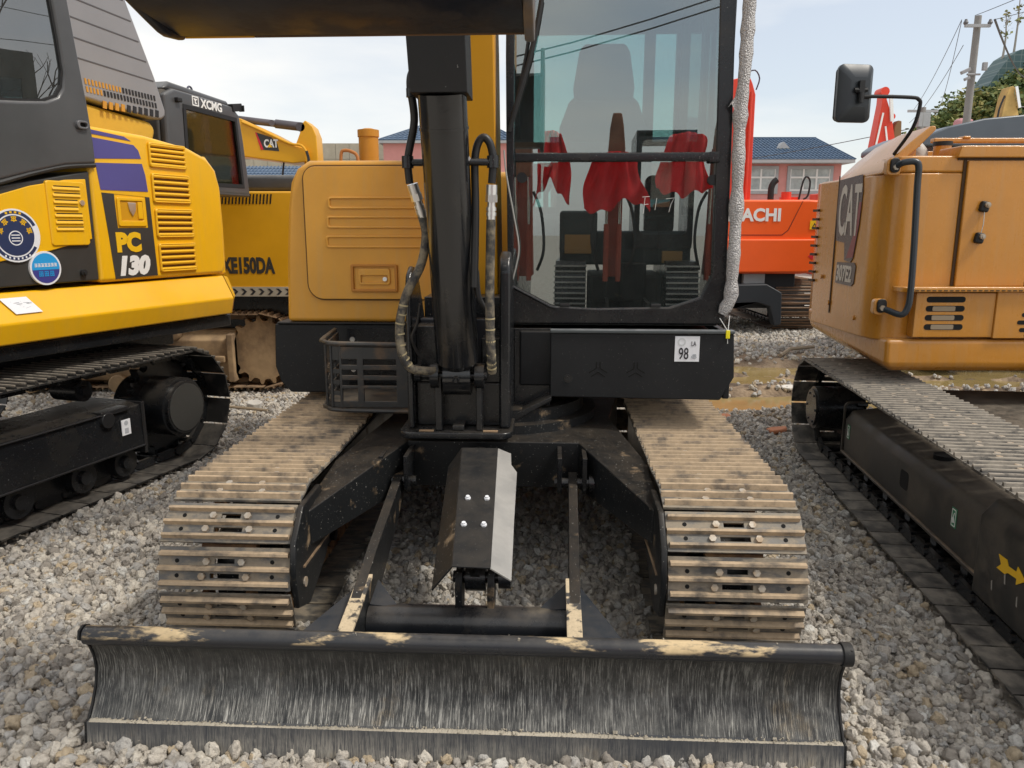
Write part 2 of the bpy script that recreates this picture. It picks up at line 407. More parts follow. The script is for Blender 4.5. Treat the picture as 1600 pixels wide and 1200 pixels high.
def tag(o, label=None, cat=None, group=None, kind=None):
    if label: o['label'] = label
    if cat: o['category'] = cat
    if group: o['group'] = group
    if kind: o['kind'] = kind
    return o

def thing(name, label, cat, loc=(0, 0, 0), yaw=0, group=None):
    o = bpy.data.objects.new(name, None)
    o.empty_display_size = 0.3
    COL.objects.link(o); o.location = loc; o.rotation_euler = (0, 0, R(-yaw))
    return tag(o, label, cat, group)

def text(name, body, size, loc, rot, m, parent, bold=0.0, xs=1.0, shear=0.0, depth=0.0012, label=None, align='LEFT'):
    cu = bpy.data.curves.new(name, 'FONT')
    cu.body = body; cu.size = size; cu.offset = bold; cu.extrude = depth; cu.shear = shear; cu.align_x = align
    cu.resolution_u = 3
    t = bpy.data.objects.new(name, cu); COL.objects.link(t)
    bpy.context.view_layer.update()
    me = bpy.data.meshes.new_from_object(t.evaluated_get(bpy.context.evaluated_depsgraph_get()))
    COL.objects.unlink(t); bpy.data.objects.remove(t)
    o = bpy.data.objects.new(name, me); COL.objects.link(o)
    me.materials.clear(); me.materials.append(m)
    o.parent = parent; o.location = loc; o.rotation_euler = tuple(R(a) for a in rot); o.scale = (xs, 1, 1)
    if label: o['label'] = label
    return o

FACE_NY = (90, 0, 0)      # lettering seen from -Y
FACE_PX = (90, 0, 90)     # lettering seen from +X
FACE_NX = (90, 0, -90)    # lettering seen from -X

# ------------------------------------------------------------------ ground
def ground_height(x, y):
    h = 0.010 * np.sin(x * 3.1 + 1.3 * np.sin(y * 1.7)) + 0.008 * np.sin(y * 4.3 + x * 1.1)
    # rutted wet strip beyond the machines on the right: long wheel ruts along X that hold water
    side = 1 / (1 + np.exp(-(x - 1.35) * 5))
    def rut(c, w):
        c = c + 0.10 * np.sin(x * 0.9) + 0.05 * np.sin(x * 2.7 + c)
        return np.exp(-((y - c) / w) ** 4)
    r = np.maximum(np.maximum(rut(6.62, 0.34), rut(7.62, 0.26)), rut(8.25, 0.33))
    rough = 0.020 * np.sin(x * 7 + 3 * np.sin(y * 5)) * np.sin(y * 11 + x * 2.0) + 0.012 * np.sin(x * 19 + 5 * np.sin(y * 9))
    zone = np.exp(-((y - 7.6) / 1.9) ** 4)
    h = h * (1 - side * zone) + side * (-0.105 * r + zone * (rough + 0.012))
    return h - 0.006

def mudfac(x, y):
    return np.exp(-((y - 7.7) / 1.55) ** 2) * (1 / (1 + np.exp(-(x - 1.2) * 3)))

def nonuni(a, b, c, fine, n):
    t = np.linspace(-1, 1, n)
    return c + np.sign(t) * (np.abs(t) * fine + np.abs(t) ** 6 * ((b - a) / 2))
gx = nonuni(-140, 140, 0.5, 9, 301)
gy = nonuni(-140, 140, 5.0, 9, 301)
GX, GY = np.meshgrid(gx, gy)
GZ = ground_height(GX, GY)
far = np.clip((np.hypot(GX, GY) - 14) / 20, 0, 1)
GZ = GZ * (1 - far)
nx, ny = len(gx), len(gy)
me = bpy.data.meshes.new('ground')
idx = np.arange(nx * ny).reshape(ny, nx)
faces = np.stack([idx[:-1, :-1], idx[:-1, 1:], idx[1:, 1:], idx[1:, :-1]], -1).reshape(-1, 4)
me.from_pydata(np.stack([GX, GY, GZ], -1).reshape(-1, 3).tolist(), [], faces.tolist())
me.polygons.foreach_set('use_smooth', [True] * len(me.polygons))
ground = bpy.data.objects.new('ground', me); COL.objects.link(ground)
tag(ground, kind='structure')
def groundmat():
    m, nt, bs = nodes_of('gravel_yard'); N, L = nt.nodes.new, nt.links.new
    tc = N('ShaderNodeTexCoord')
    v = N('ShaderNodeTexVoronoi'); v.inputs['Scale'].default_value = 24
    L(tc.outputs['Object'], v.inputs['Vector'])
    cr = N('ShaderNodeValToRGB'); e = cr.color_ramp.elements
    e[0].color = (0.32, 0.285, 0.24, 1); e[1].color = (0.52, 0.48, 0.42, 1)
    sp = N('ShaderNodeSeparateColor'); L(v.outputs['Color'], sp.inputs[0]); L(sp.outputs[0], cr.inputs['Fac'])
    n = N('ShaderNodeTexNoise'); n.inputs['Scale'].default_value = 3.5; n.inputs['Detail'].default_value = 9
    L(tc.outputs['Object'], n.inputs['Vector'])
    mudc = N('ShaderNodeValToRGB'); e = mudc.color_ramp.elements
    e[0].color = (0.075, 0.048, 0.028, 1); e[0].position = 0.35; e[1].color = (0.36, 0.26, 0.165, 1); e[1].position = 0.68
    L(n.outputs['Fac'], mudc.inputs['Fac'])
    sx = N('ShaderNodeSeparateXYZ'); L(tc.outputs['Object'], sx.inputs[0])
    def band(src, c, w, soft):
        a = N('ShaderNodeMath'); a.operation = 'SUBTRACT'; L(src, a.inputs[0]); a.inputs[1].default_value = c
        b = N('ShaderNodeMath'); b.operation = 'ABSOLUTE'; L(a.outputs[0], b.inputs[0])
        r = N('ShaderNodeMapRange'); r.inputs['From Min'].default_value = w + soft; r.inputs['From Max'].default_value = w; L(b.outputs[0], r.inputs['Value'])
        return r.outputs['Result']
    bx = band(sx.outputs['X'], 5.6, 4.2, 0.7); by = band(sx.outputs['Y'], 7.7, 1.5, 0.6)
    bx2 = band(sx.outputs['X'], -3.2, 1.6, 0.8); by2 = band(sx.outputs['Y'], 7.0, 1.0, 0.6)
    mm = N('ShaderNodeMath'); mm.operation = 'MULTIPLY'; L(bx, mm.inputs[0]); L(by, mm.inputs[1])
    m2 = N('ShaderNodeMath'); m2.operation = 'MULTIPLY'; L(bx2, m2.inputs[0]); L(by2, m2.inputs[1])
    m3 = N('ShaderNodeMath'); m3.operation = 'MAXIMUM'; L(mm.outputs[0], m3.inputs[0]); L(m2.outputs[0], m3.inputs[1])
    mx = N('ShaderNodeMixRGB'); L(m3.outputs[0], mx.inputs['Fac']); L(cr.outputs['Color'], mx.inputs['Color1']); L(mudc.outputs['Color'], mx.inputs['Color2'])
    L(mx.outputs['Color'], bs.inputs['Base Color'])
    bs.inputs['Roughness'].default_value = 0.8
    b = N('ShaderNodeBump'); b.inputs['Strength'].default_value = 0.8; b.inputs['Distance'].default_value = 0.02
    ad = N('ShaderNodeMath'); L(v.outputs['Distance'], ad.inputs[0]); L(n.outputs['Fac'], ad.inputs[1]); ad.operation = 'SUBTRACT'
    b.invert = True
    L(ad.outputs[0], b.inputs['Height']); L(b.outputs['Normal'], bs.inputs['Normal'])
    return m
me.materials.append(groundmat())

# muddy puddles in the ruts
def pudmat():
    m, nt, bs = nodes_of('muddy_water'); N, L = nt.nodes.new, nt.links.new
    tc = N('ShaderNodeTexCoord'); n = N('ShaderNodeTexNoise'); n.inputs['Scale'].default_value = 4; n.inputs['Detail'].default_value = 6
    L(tc.outputs['Object'], n.inputs['Vector'])
    cr = N('ShaderNodeValToRGB'); e = cr.color_ramp.elements; e[0].color = (0.21, 0.15, 0.055, 1); e[1].color = (0.34, 0.255, 0.11, 1)
    L(n.outputs['Fac'], cr.inputs['Fac']); L(cr.outputs['Color'], bs.inputs['Base Color'])
    bs.inputs['Roughness'].default_value = 0.16; bs.inputs['Specular IOR Level'].default_value = 0.35
    b = N('ShaderNodeBump'); b.inputs['Strength'].default_value = 0.25; b.inputs['Distance'].default_value = 0.01
    L(n.outputs['Fac'], b.inputs['Height']); L(b.outputs['Normal'], bs.inputs['Normal'])
    return m
m_pud = pudmat()
PUD = []
mb = MB(); mb.prism([(1.15, 5.9), (2.2, 5.7), (5, 5.6), (9.5, 5.6), (9.5, 9.6), (2.0, 9.6), (1.3, 8.6)], 'xy', -0.30, -0.052)
tag(mb.build('puddle', m_pud), kind='structure')

# loose gravel, instanced stones (none under the track pads)
FOOT = [(-0.137, 1.97, 2.8, -1.08, -0.63, 0.72, 2.8), (-0.137, 1.97, 2.8, 0.63, 1.08, 0.72, 2.8), (1.77, 3.7, 6.5, 0.0, 0.45, -1.55, 1.15), (-2.26, 4.0, 17, -0.5, 0.0, -1.9, 0.75)]
def gravel():
    P, S, Q = [], [], []
    def layer(y0, y1, s, r0, r1, zoff, keep=1.0):
        ys = np.arange(y0, y1, s)
        for y in ys:
            w = 0.78 * y + 0.9
            xs = np.arange(-w, w, s)
            x = xs + rng.uniform(-.45, .45, len(xs)) * s
            yy = y + rng.uniform(-.45, .45, len(xs)) * s
            k = rng.random(len(xs)) < keep * (1 - 0.80 * np.clip(mudfac(x, yy) * 1.4, 0, 1)) * (ground_height(x, yy) > -0.045)
            for (px, py, rx, ry) in PUD:
                k &= ((x - px) / (rx * 1.0)) ** 2 + ((yy - py) / (ry * 1.05)) ** 2 > 1
            for (fx, fy, fyaw, xa, xb, ya, yb) in FOOT:
                ca, sa = math.cos(R(fyaw)), math.sin(R(fyaw)); lx = (x - fx) * ca - (yy - fy) * sa; ly = (x - fx) * sa + (yy - fy) * ca
                k &= ~((lx > xa) & (lx < xb) & (ly > ya) & (ly < yb))
            x, yy = x[k], yy[k]
            r = r0 + (r1 - r0) * rng.random(len(x)) ** 1.7
            z = ground_height(x, yy) + zoff * r + rng.uniform(-.3, .3, len(x)) * r
            P.append(np.stack([x, yy, z], -1)); S.append(r); Q.append(rng.uniform(0, 6.28, (len(x), 3)))
    layer(1.35, 4.2, 0.025, 0.011, 0.022, 0.05)
    layer(1.35, 4.2, 0.034, 0.010, 0.0245, 0.80)
    layer(4.2, 7.0, 0.032, 0.013, 0.024, 0.35)
    layer(7.0, 13.0, 0.055, 0.018, 0.032, 0.4)
    P = np.concatenate(P); S = np.concatenate(S); Q = np.concatenate(Q)
    me = bpy.data.meshes.new('gravel'); me.vertices.add(len(P)); me.vertices.foreach_set('co', P.astype('f').ravel())
    a = me.attributes.new('size', 'FLOAT', 'POINT'); a.data.foreach_set('value', S.astype('f'))
    a = me.attributes.new('turn', 'FLOAT_VECTOR', 'POINT'); a.data.foreach_set('vector', Q.astype('f').ravel())
    o = bpy.data.objects.new('gravel', me); COL.objects.link(o)
    m, nt, bs = nodes_of('stone'); N, L = nt.nodes.new, nt.links.new
    oi = N('ShaderNodeObjectInfo'); cr = N('ShaderNodeValToRGB')
    cols = [(0, (0.30, 0.27, 0.235)), (0.10, (0.43, 0.395, 0.35)), (0.33, (0.56, 0.51, 0.44)), (0.55, (0.48, 0.46, 0.43)), (0.70, (0.64, 0.59, 0.51)), (0.88, (0.52, 0.42, 0.29)), (0.955, (0.68, 0.66, 0.61)), (0.997, (0.60, 0.14, 0.07))]
    cr.color_ramp.interpolation = 'CONSTANT' 
    while len(cr.color_ramp.elements) < len(cols): cr.color_ramp.elements.new(0.5)
    for e, (p, c) in zip(cr.color_ramp.elements, cols): e.position = p; e.color = (*c, 1)
    L(oi.outputs['Random'], cr.inputs['Fac'])
    tc = N('ShaderNodeTexCoord'); n = N('ShaderNodeTexNoise'); n.noise_dimensions = '4D'; n.inputs['Scale'].default_value = 1.6; n.inputs['Detail'].default_value = 8; n.inputs['Roughness'].default_value = 0.7
    w = N('ShaderNodeMath'); w.operation = 'MULTIPLY'; w.inputs[1].default_value = 90; L(oi.outputs['Random'], w.inputs[0]); L(w.outputs[0], n.inputs['W'])
    L(tc.outputs['Object'], n.inputs['Vector'])
    r = N('ShaderNodeMapRange'); r.inputs['From Min'].default_value = 0.3; r.inputs['From Max'].default_value = 0.7; r.inputs['To Min'].default_value = 0.84; r.inputs['To Max'].default_value = 1.20
    L(n.outputs['Fac'], r.inputs['Value'])
    mx = N('ShaderNodeMixRGB'); mx.blend_type = 'MULTIPLY'; mx.inputs['Fac'].default_value = 1; L(cr.outputs['Color'], mx.inputs['Color1']); L(r.outputs['Result'], mx.inputs['Color2'])
    L(mx.outputs['Color'], bs.inputs['Base Color']); bs.inputs['Roughness'].default_value = 0.75
    b = N('ShaderNodeBump'); b.inputs['Strength'].default_value = 0.5; b.inputs['Distance'].default_value = 0.2; L(n.outputs['Fac'], b.inputs['Height']); L(b.outputs['Normal'], bs.inputs['Normal'])
    g = bpy.data.node_groups.new('stones', 'GeometryNodeTree')
    g.interface.new_socket('Geometry', in_out='INPUT', socket_type='NodeSocketGeometry')
    g.interface.new_socket('Geometry', in_out='OUTPUT', socket_type='NodeSocketGeometry')
    N, L = g.nodes.new, g.links.new
    gi, go = N('NodeGroupInput'), N('NodeGroupOutput')
    gti = N('GeometryNodeGeometryToInstance')
    for i in range(8):
        ico = N('GeometryNodeMeshIcoSphere'); ico.inputs['Radius'].default_value = 1; ico.inputs['Subdivisions'].default_value = 3
        sp = N('GeometryNodeSetPosition'); L(ico.outputs['Mesh'], sp.inputs['Geometry'])
        # facet the pebble with a coarse voronoi-like noise
        po = N('GeometryNodeInputPosition')
        nn = N('ShaderNodeTexNoise'); nn.noise_dimensions = '4D'; nn.inputs['Scale'].default_value = 1.15; nn.inputs['Detail'].default_value = 2.2; nn.inputs['W'].default_value = i * 7.3
        L(po.outputs[0], nn.inputs['Vector'])
        sb = N('ShaderNodeVectorMath'); sb.operation = 'SUBTRACT'; sb.inputs[1].default_value = (0.5, 0.5, 0.5); L(nn.outputs['Color'], sb.inputs[0])
        sc_ = N('ShaderNodeVectorMath'); sc_.operation = 'SCALE'; sc_.inputs['Scale'].default_value = 1.9; L(sb.outputs[0], sc_.inputs[0])
        L(sc_.outputs[0], sp.inputs['Offset'])
        tr = N('GeometryNodeTransform'); L(sp.outputs[0], tr.inputs['Geometry'])
        tr.inputs['Scale'].default_value = (1.15 - 0.05 * (i % 3), 0.95, 0.62 + 0.07 * (i % 4))
        ss = N('GeometryNodeSetShadeSmooth'); L(tr.outputs[0], ss.inputs[0])
        sm = N('GeometryNodeSetMaterial'); sm.inputs['Material'].default_value = m; L(ss.outputs[0], sm.inputs[0])
        L(sm.outputs[0], gti.inputs[0])
    iop = N('GeometryNodeInstanceOnPoints'); L(gi.outputs[0], iop.inputs['Points']); L(gti.outputs[0], iop.inputs['Instance'])
    iop.inputs['Pick Instance'].default_value = True
    an = N('GeometryNodeInputNamedAttribute'); an.data_type = 'FLOAT'; an.inputs['Name'].default_value = 'size'
    at = N('GeometryNodeInputNamedAttribute'); at.data_type = 'FLOAT_VECTOR'; at.inputs['Name'].default_value = 'turn'
    L(an.outputs['Attribute'], iop.inputs['Scale'])
    er = N('FunctionNodeEulerToRotation'); L(at.outputs['Attribute'], er.inputs[0]); L(er.outputs[0], iop.inputs['Rotation'])
    L(iop.outputs[0], go.inputs[0])
    md = o.modifiers.new('stones', 'NODES'); md.node_group = g
    tag(o, 'loose grey and tan gravel covering the yard', 'gravel', kind='stuff')
    return o
gravel()

# ------------------------------------------------------------------ tracks (shared by all the machines)
def shoe_mesh(name, width, pitch, mats, detail=True, gh=0.022, nb=3):
    """One track shoe: plate with three grousers, two bands between them with slot, bolts and end holes. Z is outward."""
    mb = MB(); w = width / 2; t = 0.009; h = pitch / 2 - 0.0045
    ys = [-h * 0.70, 0.0, h * 0.70] if nb == 3 else [-h * 0.8, h * 0.8]
    if detail:
        for bi, (a, b, sl) in enumerate(((ys[0], ys[1], 0.05), (ys[1], ys[2], 0.034))):
            mb.box(-w, -sl, a, b, 0, t); mb.box(sl, w, a, b, 0, t)
            m = (a + b) / 2; q = 0.0085
            mb.box(-sl, sl, a, m - q, 0, t); mb.box(-sl, sl, m + q, b, 0, t)
            bx = sl + 0.026
            for sgn in (-1, 1):
                mb.cyl((sgn * bx, m, t), (sgn * bx, m, t + 0.010), 0.0125, 6, 1)
                mb.cyl((sgn * (w - 0.062), m, t - 0.001), (sgn * (w - 0.062), m, t + 0.0012), 0.0075, 8, 2)  # dark discs painted on for the shaded end holes
        mb.box(-w, w, -h, ys[0], 0, t); mb.box(-w, w, ys[2], h, 0, t)
    else:
        mb.box(-w, w, -h, h, 0, t)
    for y in ys:
        e = 0.0 if abs(y) < 0.01 else 0.006
        mb.prism([(y - 0.010, t - 0.001), (y + 0.010, t - 0.001), (y + 0.0045, gh), (y - 0.0045, gh)], 'yz', -w + e, w - e, len(mats) - 1 if len(mats) == 4 else 0)
    # turned-down leading lip
    o = mb.build('track_shoe', mats)
    me = o.data; bpy.data.objects.remove(o)
    return me

def make_track(root, cx, y0, y1, zc, Rr, n, me, m_ch, shoe_label=None, label=None, jitter=0.0, twist=0.0):
    Ls = y1 - y0; per = 2 * Ls + 2 * PI * Rr; p = per / n
    ch = MB()
    def at(s, r=Rr):
        s %= per
        if s < Ls: return (y0 + s, zc + r, 0.0)
        s -= Ls
        if s < PI * Rr:
            a = s / Rr; return (y1 + r * math.sin(a), zc + r * math.cos(a), -a)
        s -= PI * Rr
        if s < Ls: return (y1 - s, zc - r, -PI)
        s -= Ls; a = s / Rr
        return (y0 - r * math.sin(a), zc - r * math.cos(a), -PI - a)
    for i in range(n):
        y, z, a = at(i * p + p / 2, Rr - 0.032)
        for sx in (-0.075, 0.075):
            ch.obox((cx + sx, y, z), (0.022, p * 0.80, 0.052), (a, 0, 0))
        y, z, a = at(i * p, Rr - 0.034)
        ch.cyl((cx - 0.095, y, z), (cx + 0.095, y, z), 0.017, 8)
    t = ch.build('track', m_ch, root, label=label)
    for i in range(n):
        y, z, a = at(i * p + p / 2)
        s = bpy.data.objects.new('track_shoe', me); COL.objects.link(s)
        s.parent = t; s.location = (cx + random.uniform(-1, 1) * jitter, y, z)
        s.rotation_euler = (a + random.uniform(-1, 1) * jitter * 2, 0, random.uniform(-1, 1) * jitter)
    return t

def wheel(root, name, cx, y, z, r, w, m, n=28, toothed=0, hub=None):
    mb = MB()
    if toothed:
        pts = []
        for k in range(toothed):
            for f, q in ((0.0, 0.84), (0.25, 0.86), (0.42, 1.0), (0.58, 1.0), (0.75, 0.86)):
                t = 2 * PI * (k + f) / toothed; pts.append((y + r * q * math.cos(t), z + r * q * math.sin(t)))
        mb.prism(pts, 'yz', cx - w / 2, cx + w / 2)
    else:
        mb.cyl((cx - w / 2, y, z), (cx + w / 2, y, z), r, n)
        mb.cyl((cx - w / 2 - 0.02, y, z), (cx + w / 2 + 0.02, y, z), r * 0.45, n)
    return mb.build(name, m, root, smooth=True)

def tooth_rollers(root, cx, ys, z, r, w, m):
    for y in ys: wheel(root, 'roller', cx, y, z, r, w, m, 20)

# ================================================================== the black and ochre excavator in the middle
EX = thing('excavator', 'black and ochre excavator in the middle with raised dozer blade and muddy tracks', 'excavator', (-0.137, 1.97, 0), 2.8)
shoeA = shoe_mesh('shoe', 0.45, 0.151, [m_shoe, m_bolt, m_hole, m_bar], gh=0.027)

# --- dozer blade
mb = MB()
prof = [(-0.012, 0.088), (0.012, 0.12), (0.040, 0.17), (0.050, 0.215), (0.046, 0.26), (0.030, 0.30), (0.004, 0.335), (0.016, 0.35), (0.052, 0.315), (0.070, 0.26), (0.074, 0.215), (0.064, 0.16), (0.038, 0.10), (0.016, 0.078)]
mb.prism(prof, 'yz', -1.100, 1.062)
blade = mb.build('blade', m_blade, EX, smooth=True)
mb = MB()
mb.prism([(-0.040, 0.005), (-0.030, 0.090), (-0.006, 0.092), (0.008, 0.076), (-0.012, 0.003)], 'yz', -1.102, 1.064)
mb.build('cutting_edge', m_edge, blade)
mb = MB(); mb.cyl((-1.098, 0.012, 0.345), (1.058, 0.012, 0.345), 0.027, 24)
mb.build('top_tube', m_pipe, blade, smooth=True)
for x in (-1.108, 1.0625):
    mb = MB()
    pl = [(-0.042, 0.004), (-0.031, 0.092), (-0.016, 0.094), (0.008, 0.124), (0.036, 0.172), (0.046, 0.215), (0.042, 0.26), (0.026, 0.30), (0.000, 0.331), (-0.018, 0.345), (-0.012, 0.370), (0.012, 0.377), (0.040, 0.364), (0.060, 0.315), (0.077, 0.26), (0.080, 0.215), (0.070, 0.16), (0.044, 0.10), (0.020, 0.07), (-0.008, 0.003)]
    mb.prism(pl, 'yz', x, x + 0.007)
    mb.build('end_plate', m_blackflat, blade, bevel=0.0015)
mb = MB(); mb.cyl((1.045, 0.012, 0.345), (1.0735, 0.012, 0.345), 0.033, 24); mb.build('tube_cap', m_blackflat, blade, bevel=0.003)
# a thin uneven bank of dry soil lying on the ledge
soil = mat('dry_soil', (0.40, 0.36, 0.29), 0.9, var=0.3, bump=0.8, bscale=160)
mb = MB(); vs = []; N_ = 700
for i in range(N_ + 1):
    x = -1.095 + 2.155 * i / N_
    a_ = max(0.0, 0.5 + 0.5 * math.sin(x * 5.1 + 1.0) + 0.35 * math.sin(x * 17 + 2) + random.uniform(-0.35, 0.35))
    hh = 0.0008 + 0.0042 * a_ * random.uniform(0.5, 1.2); ww = 0.003 + 0.013 * min(1, a_) * random.uniform(0.7, 1.1)
    vs += [(x, -0.0295 + random.uniform(-.001, .001), 0.0905), (x, -0.0285 + ww * 0.5, 0.0915 + hh), (x, -0.0285 + ww + 0.004, 0.0915)]
mb.add(vs, [(3 * i, 3 * i + 3, 3 * i + 4, 3 * i + 1) for i in range(N_)] + [(3 * i + 1, 3 * i + 4, 3 * i + 5, 3 * i + 2) for i in range(N_)])
o = mb.build('soil_bank', soil, blade); o['kind'] = 'stuff'
# crumbs of soil lying on the ledge and the tube
mb = MB()
for i in range(260):
    x = random.uniform(-1.09, 1.05) if random.random() < 0.5 else min(1.04, max(-1.08, random.choice([-0.9, -0.6, -0.35, 0.15, 0.5, 0.8, 0.95]) + random.gauss(0, 0.09))); r = random.uniform(0.0008, 0.0028) * (2.2 if random.random() < 0.05 else 1)
    if random.random() < 0.93: c = (x, random.uniform(-0.030, -0.006), 0.092 + r * 0.5)
    else:
        x = random.choice([-0.95, -0.78, -0.30, -0.16, 0.18, 0.34, 0.62, 0.9]) + random.gauss(0, 0.05); c = (max(-1.08, min(1.04, x)), 0.012 + random.uniform(-0.016, 0.014), 0.371)
    mb.obox(c, (r * 2, r * 1.7, r * 1.3), (random.random() * 3, random.random() * 3, random.random() * 3))
o = mb.build('soil_crumb', soil, blade); o['kind'] = 'stuff'

# --- push arms
def arm(p_top, p_bot, h_top, h_bot, t):
    mb = MB()
    a, b = Vector(p_top), Vector(p_bot)
    side = Vector((t / 2, 0, 0))
    mid = a.lerp(b, 0.55); 
    st = [(a + Vector((0, 0.06, 0.0)), 0.085), (a, h_top), (mid + Vector((0, 0, 0.012)), (h_top + h_bot) / 2 + 0.01), (b, h_bot)]
    vs = []
    for p, h in st:
        vs += [p - side, p + side, p + side - Vector((0, 0, h)), p - side - Vector((0, 0, h))]
    n = len(st); fs = [(0, 1, 2, 3), tuple(4 * (n - 1) + k for k in (3, 2, 1, 0))]
    for i in range(n - 1):
        for k in range(4): fs.append((4 * i + k, 4 * i + (k + 1) % 4, 4 * i + 4 + (k + 1) % 4, 4 * i + 4 + k))
    mb.add(vs, fs)
    return mb
for sx, xt, xb in ((-1, -0.385, -0.36), (1, 0.335, 0.317)):
    a = arm((xt, 1.06, 0.50), (xb, 0.055, 0.328), 0.10, 0.225, 0.036).build('push_arm', m_blackdirty, EX, bevel=0.003)
    # muddy strip plate on the lower end, outside gusset, pivot pin and boss
    mb = MB(); mb.add([(xb - 0.024, 0.06, 0.3315), (xb + 0.022, 0.06, 0.3315), (xb + 0.022, 0.36, 0.3865), (xb - 0.024, 0.36, 0.3865), (xb - 0.024, 0.06, 0.320), (xb + 0.022, 0.06, 0.320), (xb + 0.022, 0.36, 0.374), (xb - 0.024, 0.36, 0.374)], [(0, 1, 2, 3), (4, 5, 6, 7), (0, 1, 5, 4), (1, 2, 6, 5), (2, 3, 7, 6), (3, 0, 4, 7)])
    mb.build('wear_strip', mat('sandy_wear_strip', (0.06, 0.055, 0.05), 0.7, dirt=(0.55, 0.44, 0.29), damt=1.0, dthr=0.47, dscale=22, dsoft=0.04), a, bevel=0.002)
    mb = MB(); s = sx
    xo = xb + s * 0.160
    mb.add([(xb + s * 0.018, 0.055, 0.325), (xo, 0.055, 0.312), (xb + s * 0.018, 0.43, 0.335), (xb + s * 0.018, 0.055, 0.313), (xo, 0.055, 0.300), (xb + s * 0.018, 0.43, 0.323)], [(0, 1, 2), (5, 4, 3), (0, 1, 4, 3), (1, 2, 5, 4), (2, 0, 3, 5)])
    mb.add([(xb - s * 0.018, 0.32, 0.30), (xb - s * 0.115, 0.32, 0.29), (xb - s * 0.018, 0.45, 0.325), (xb - s * 0.018, 0.32, 0.29), (xb - s * 0.115, 0.32, 0.28), (xb - s * 0.018, 0.45, 0.315)], [(0, 1, 2), (5, 4, 3), (0, 1, 4, 3), (1, 2, 5, 4), (2, 0, 3, 5)])
    mb.build('gusset', mat('bluish_black_plate', (0.018, 0.024, 0.033), 0.36, dirt=SAND, damt=0.9, dthr=0.70, dscale=26, dust=0.10, dsoft=0.03), a)
    for dx in (-0.055, 0.045):
        mb = MB(); mb.prism([(0.98, 0.60), (0.98, 0.47), (1.0, 0.445), (1.05, 0.43), (1.10, 0.445), (1.14, 0.49), (1.16, 0.60)], 'yz', xt + dx - 0.009, xt + dx + 0.009)
        mb.build('pivot_lug', m_black, EX, bevel=0.002)
    mb = MB(); q = -1 if sx < 0 else 1
    mb.cyl((xt - 0.075, 1.05, 0.475), (xt + 0.075, 1.05, 0.475), 0.021, 16); mb.cyl((xt + q * 0.065, 1.05, 0.475), (xt + q * 0.115, 1.05, 0.475), 0.036, 20); mb.cyl((xt + q * 0.115, 1.05, 0.475), (xt + q * 0.125, 1.05, 0.475), 0.020, 16)
    mb.build('pivot_pin', m_black, EX, smooth=True)

mb = MB(); mb.cyl((-0.345, 0.325, 0.235), (0.302, 0.325, 0.235), 0.060, 32)
mb.build('cross_tube', mat('tube_black_paint', (0.016, 0.018, 0.022), 0.22, dirt=(0.3, 0.25, 0.18), damt=0.6, dthr=0.64, dscale=6, dust=0.15), EX, smooth=True)
# clevis with the dozer cylinder eye
for x in (-0.052, 0.052):
    mb = MB(); mb.prism([(0.32, 0.29), (0.32, 0.37), (0.345, 0.405), (0.385, 0.415), (0.42, 0.39), (0.43, 0.35), (0.385, 0.24)], 'yz', x - 0.011, x + 0.011)
    mb.build('clevis_lug', m_blackdirty, EX, bevel=0.002)
mb = MB(); mb.cyl((-0.033, 0.385, 0.372), (0.033, 0.385, 0.372), 0.045, 24); mb.cyl((-0.075, 0.385, 0.372), (0.10, 0.385, 0.372), 0.020, 16); mb.cyl((0.075, 0.385, 0.372), (0.115, 0.385, 0.372), 0.036, 20)
mb.cyl((0.0, 0.40, 0.385), (-0.02, 0.62, 0.46), 0.026, 20)
mb.build('cylinder_eye', m_black, EX, smooth=True)
mb = MB(); mb.cyl((0, 0.345, 0.39), (0, 0.37, 0.40), 0.016, 12); mb.build('grease_fitting', m_hole, EX)
mb = MB(); mb.cyl((-0.015, 0.55, 0.43), (-0.05, 1.10, 0.56), 0.055, 28); mb.build('dozer_cylinder', m_black, EX, smooth=True)

# folded guard over the dozer cylinder
def sheet(corners, t=0.006):
    v = [Vector(c) for c in corners]
    nrm = (v[1] - v[0]).cross(v[-1] - v[0]).normalized()
    mb = MB(); n = len(v)
    return mb.add([p for p in v] + [p - nrm * t for p in v], [tuple(range(n)), tuple(range(2 * n - 1, n - 1, -1))] + [(i, (i + 1) % n, (i + 1) % n + n, i + n) for i in range(n)])
gt = sheet([(-0.055, 0.20, 0.495), (0.062, 0.20, 0.492), (0.028, 1.05, 0.620), (-0.120, 1.05, 0.620)])
guard = gt.build('cylinder_guard', m_blackflat, EX, bevel=0.002, label='black folded steel cover with four white bolts')
sheet([(0.063, 0.20, 0.491), (0.126, 0.20, 0.452), (0.118, 0.55, 0.505), (0.112, 0.92, 0.560), (0.088, 0.96, 0.578), (0.082, 1.05, 0.597), (0.029, 1.05, 0.619)]).build('side_flap', m_flap_lit, guard, bevel=0.001, label='scuffed right flap with sunlight painted into its pale grey')
sheet([(-0.121, 1.05, 0.619), (-0.168, 0.98, 0.560), (-0.120, 0.20, 0.415), (-0.056, 0.20, 0.494)]).build('side_flap', m_blackdirty, guard, bevel=0.001)
for u, y in ((-0.050, 0.62), (0.018, 0.62), (-0.045, 0.44), (0.022, 0.44)):
    z = 0.494 + (y - 0.20) * 0.1497
    mb = MB(); mb.cyl((u, y, z), (u, y - 0.0015, z + 0.006), 0.0105, 6); mb.cyl((u, y - 0.0015, z + 0.006), (u, y - 0.003, z + 0.012), 0.007, 8)
    mb.build('bolt', m_white, guard)

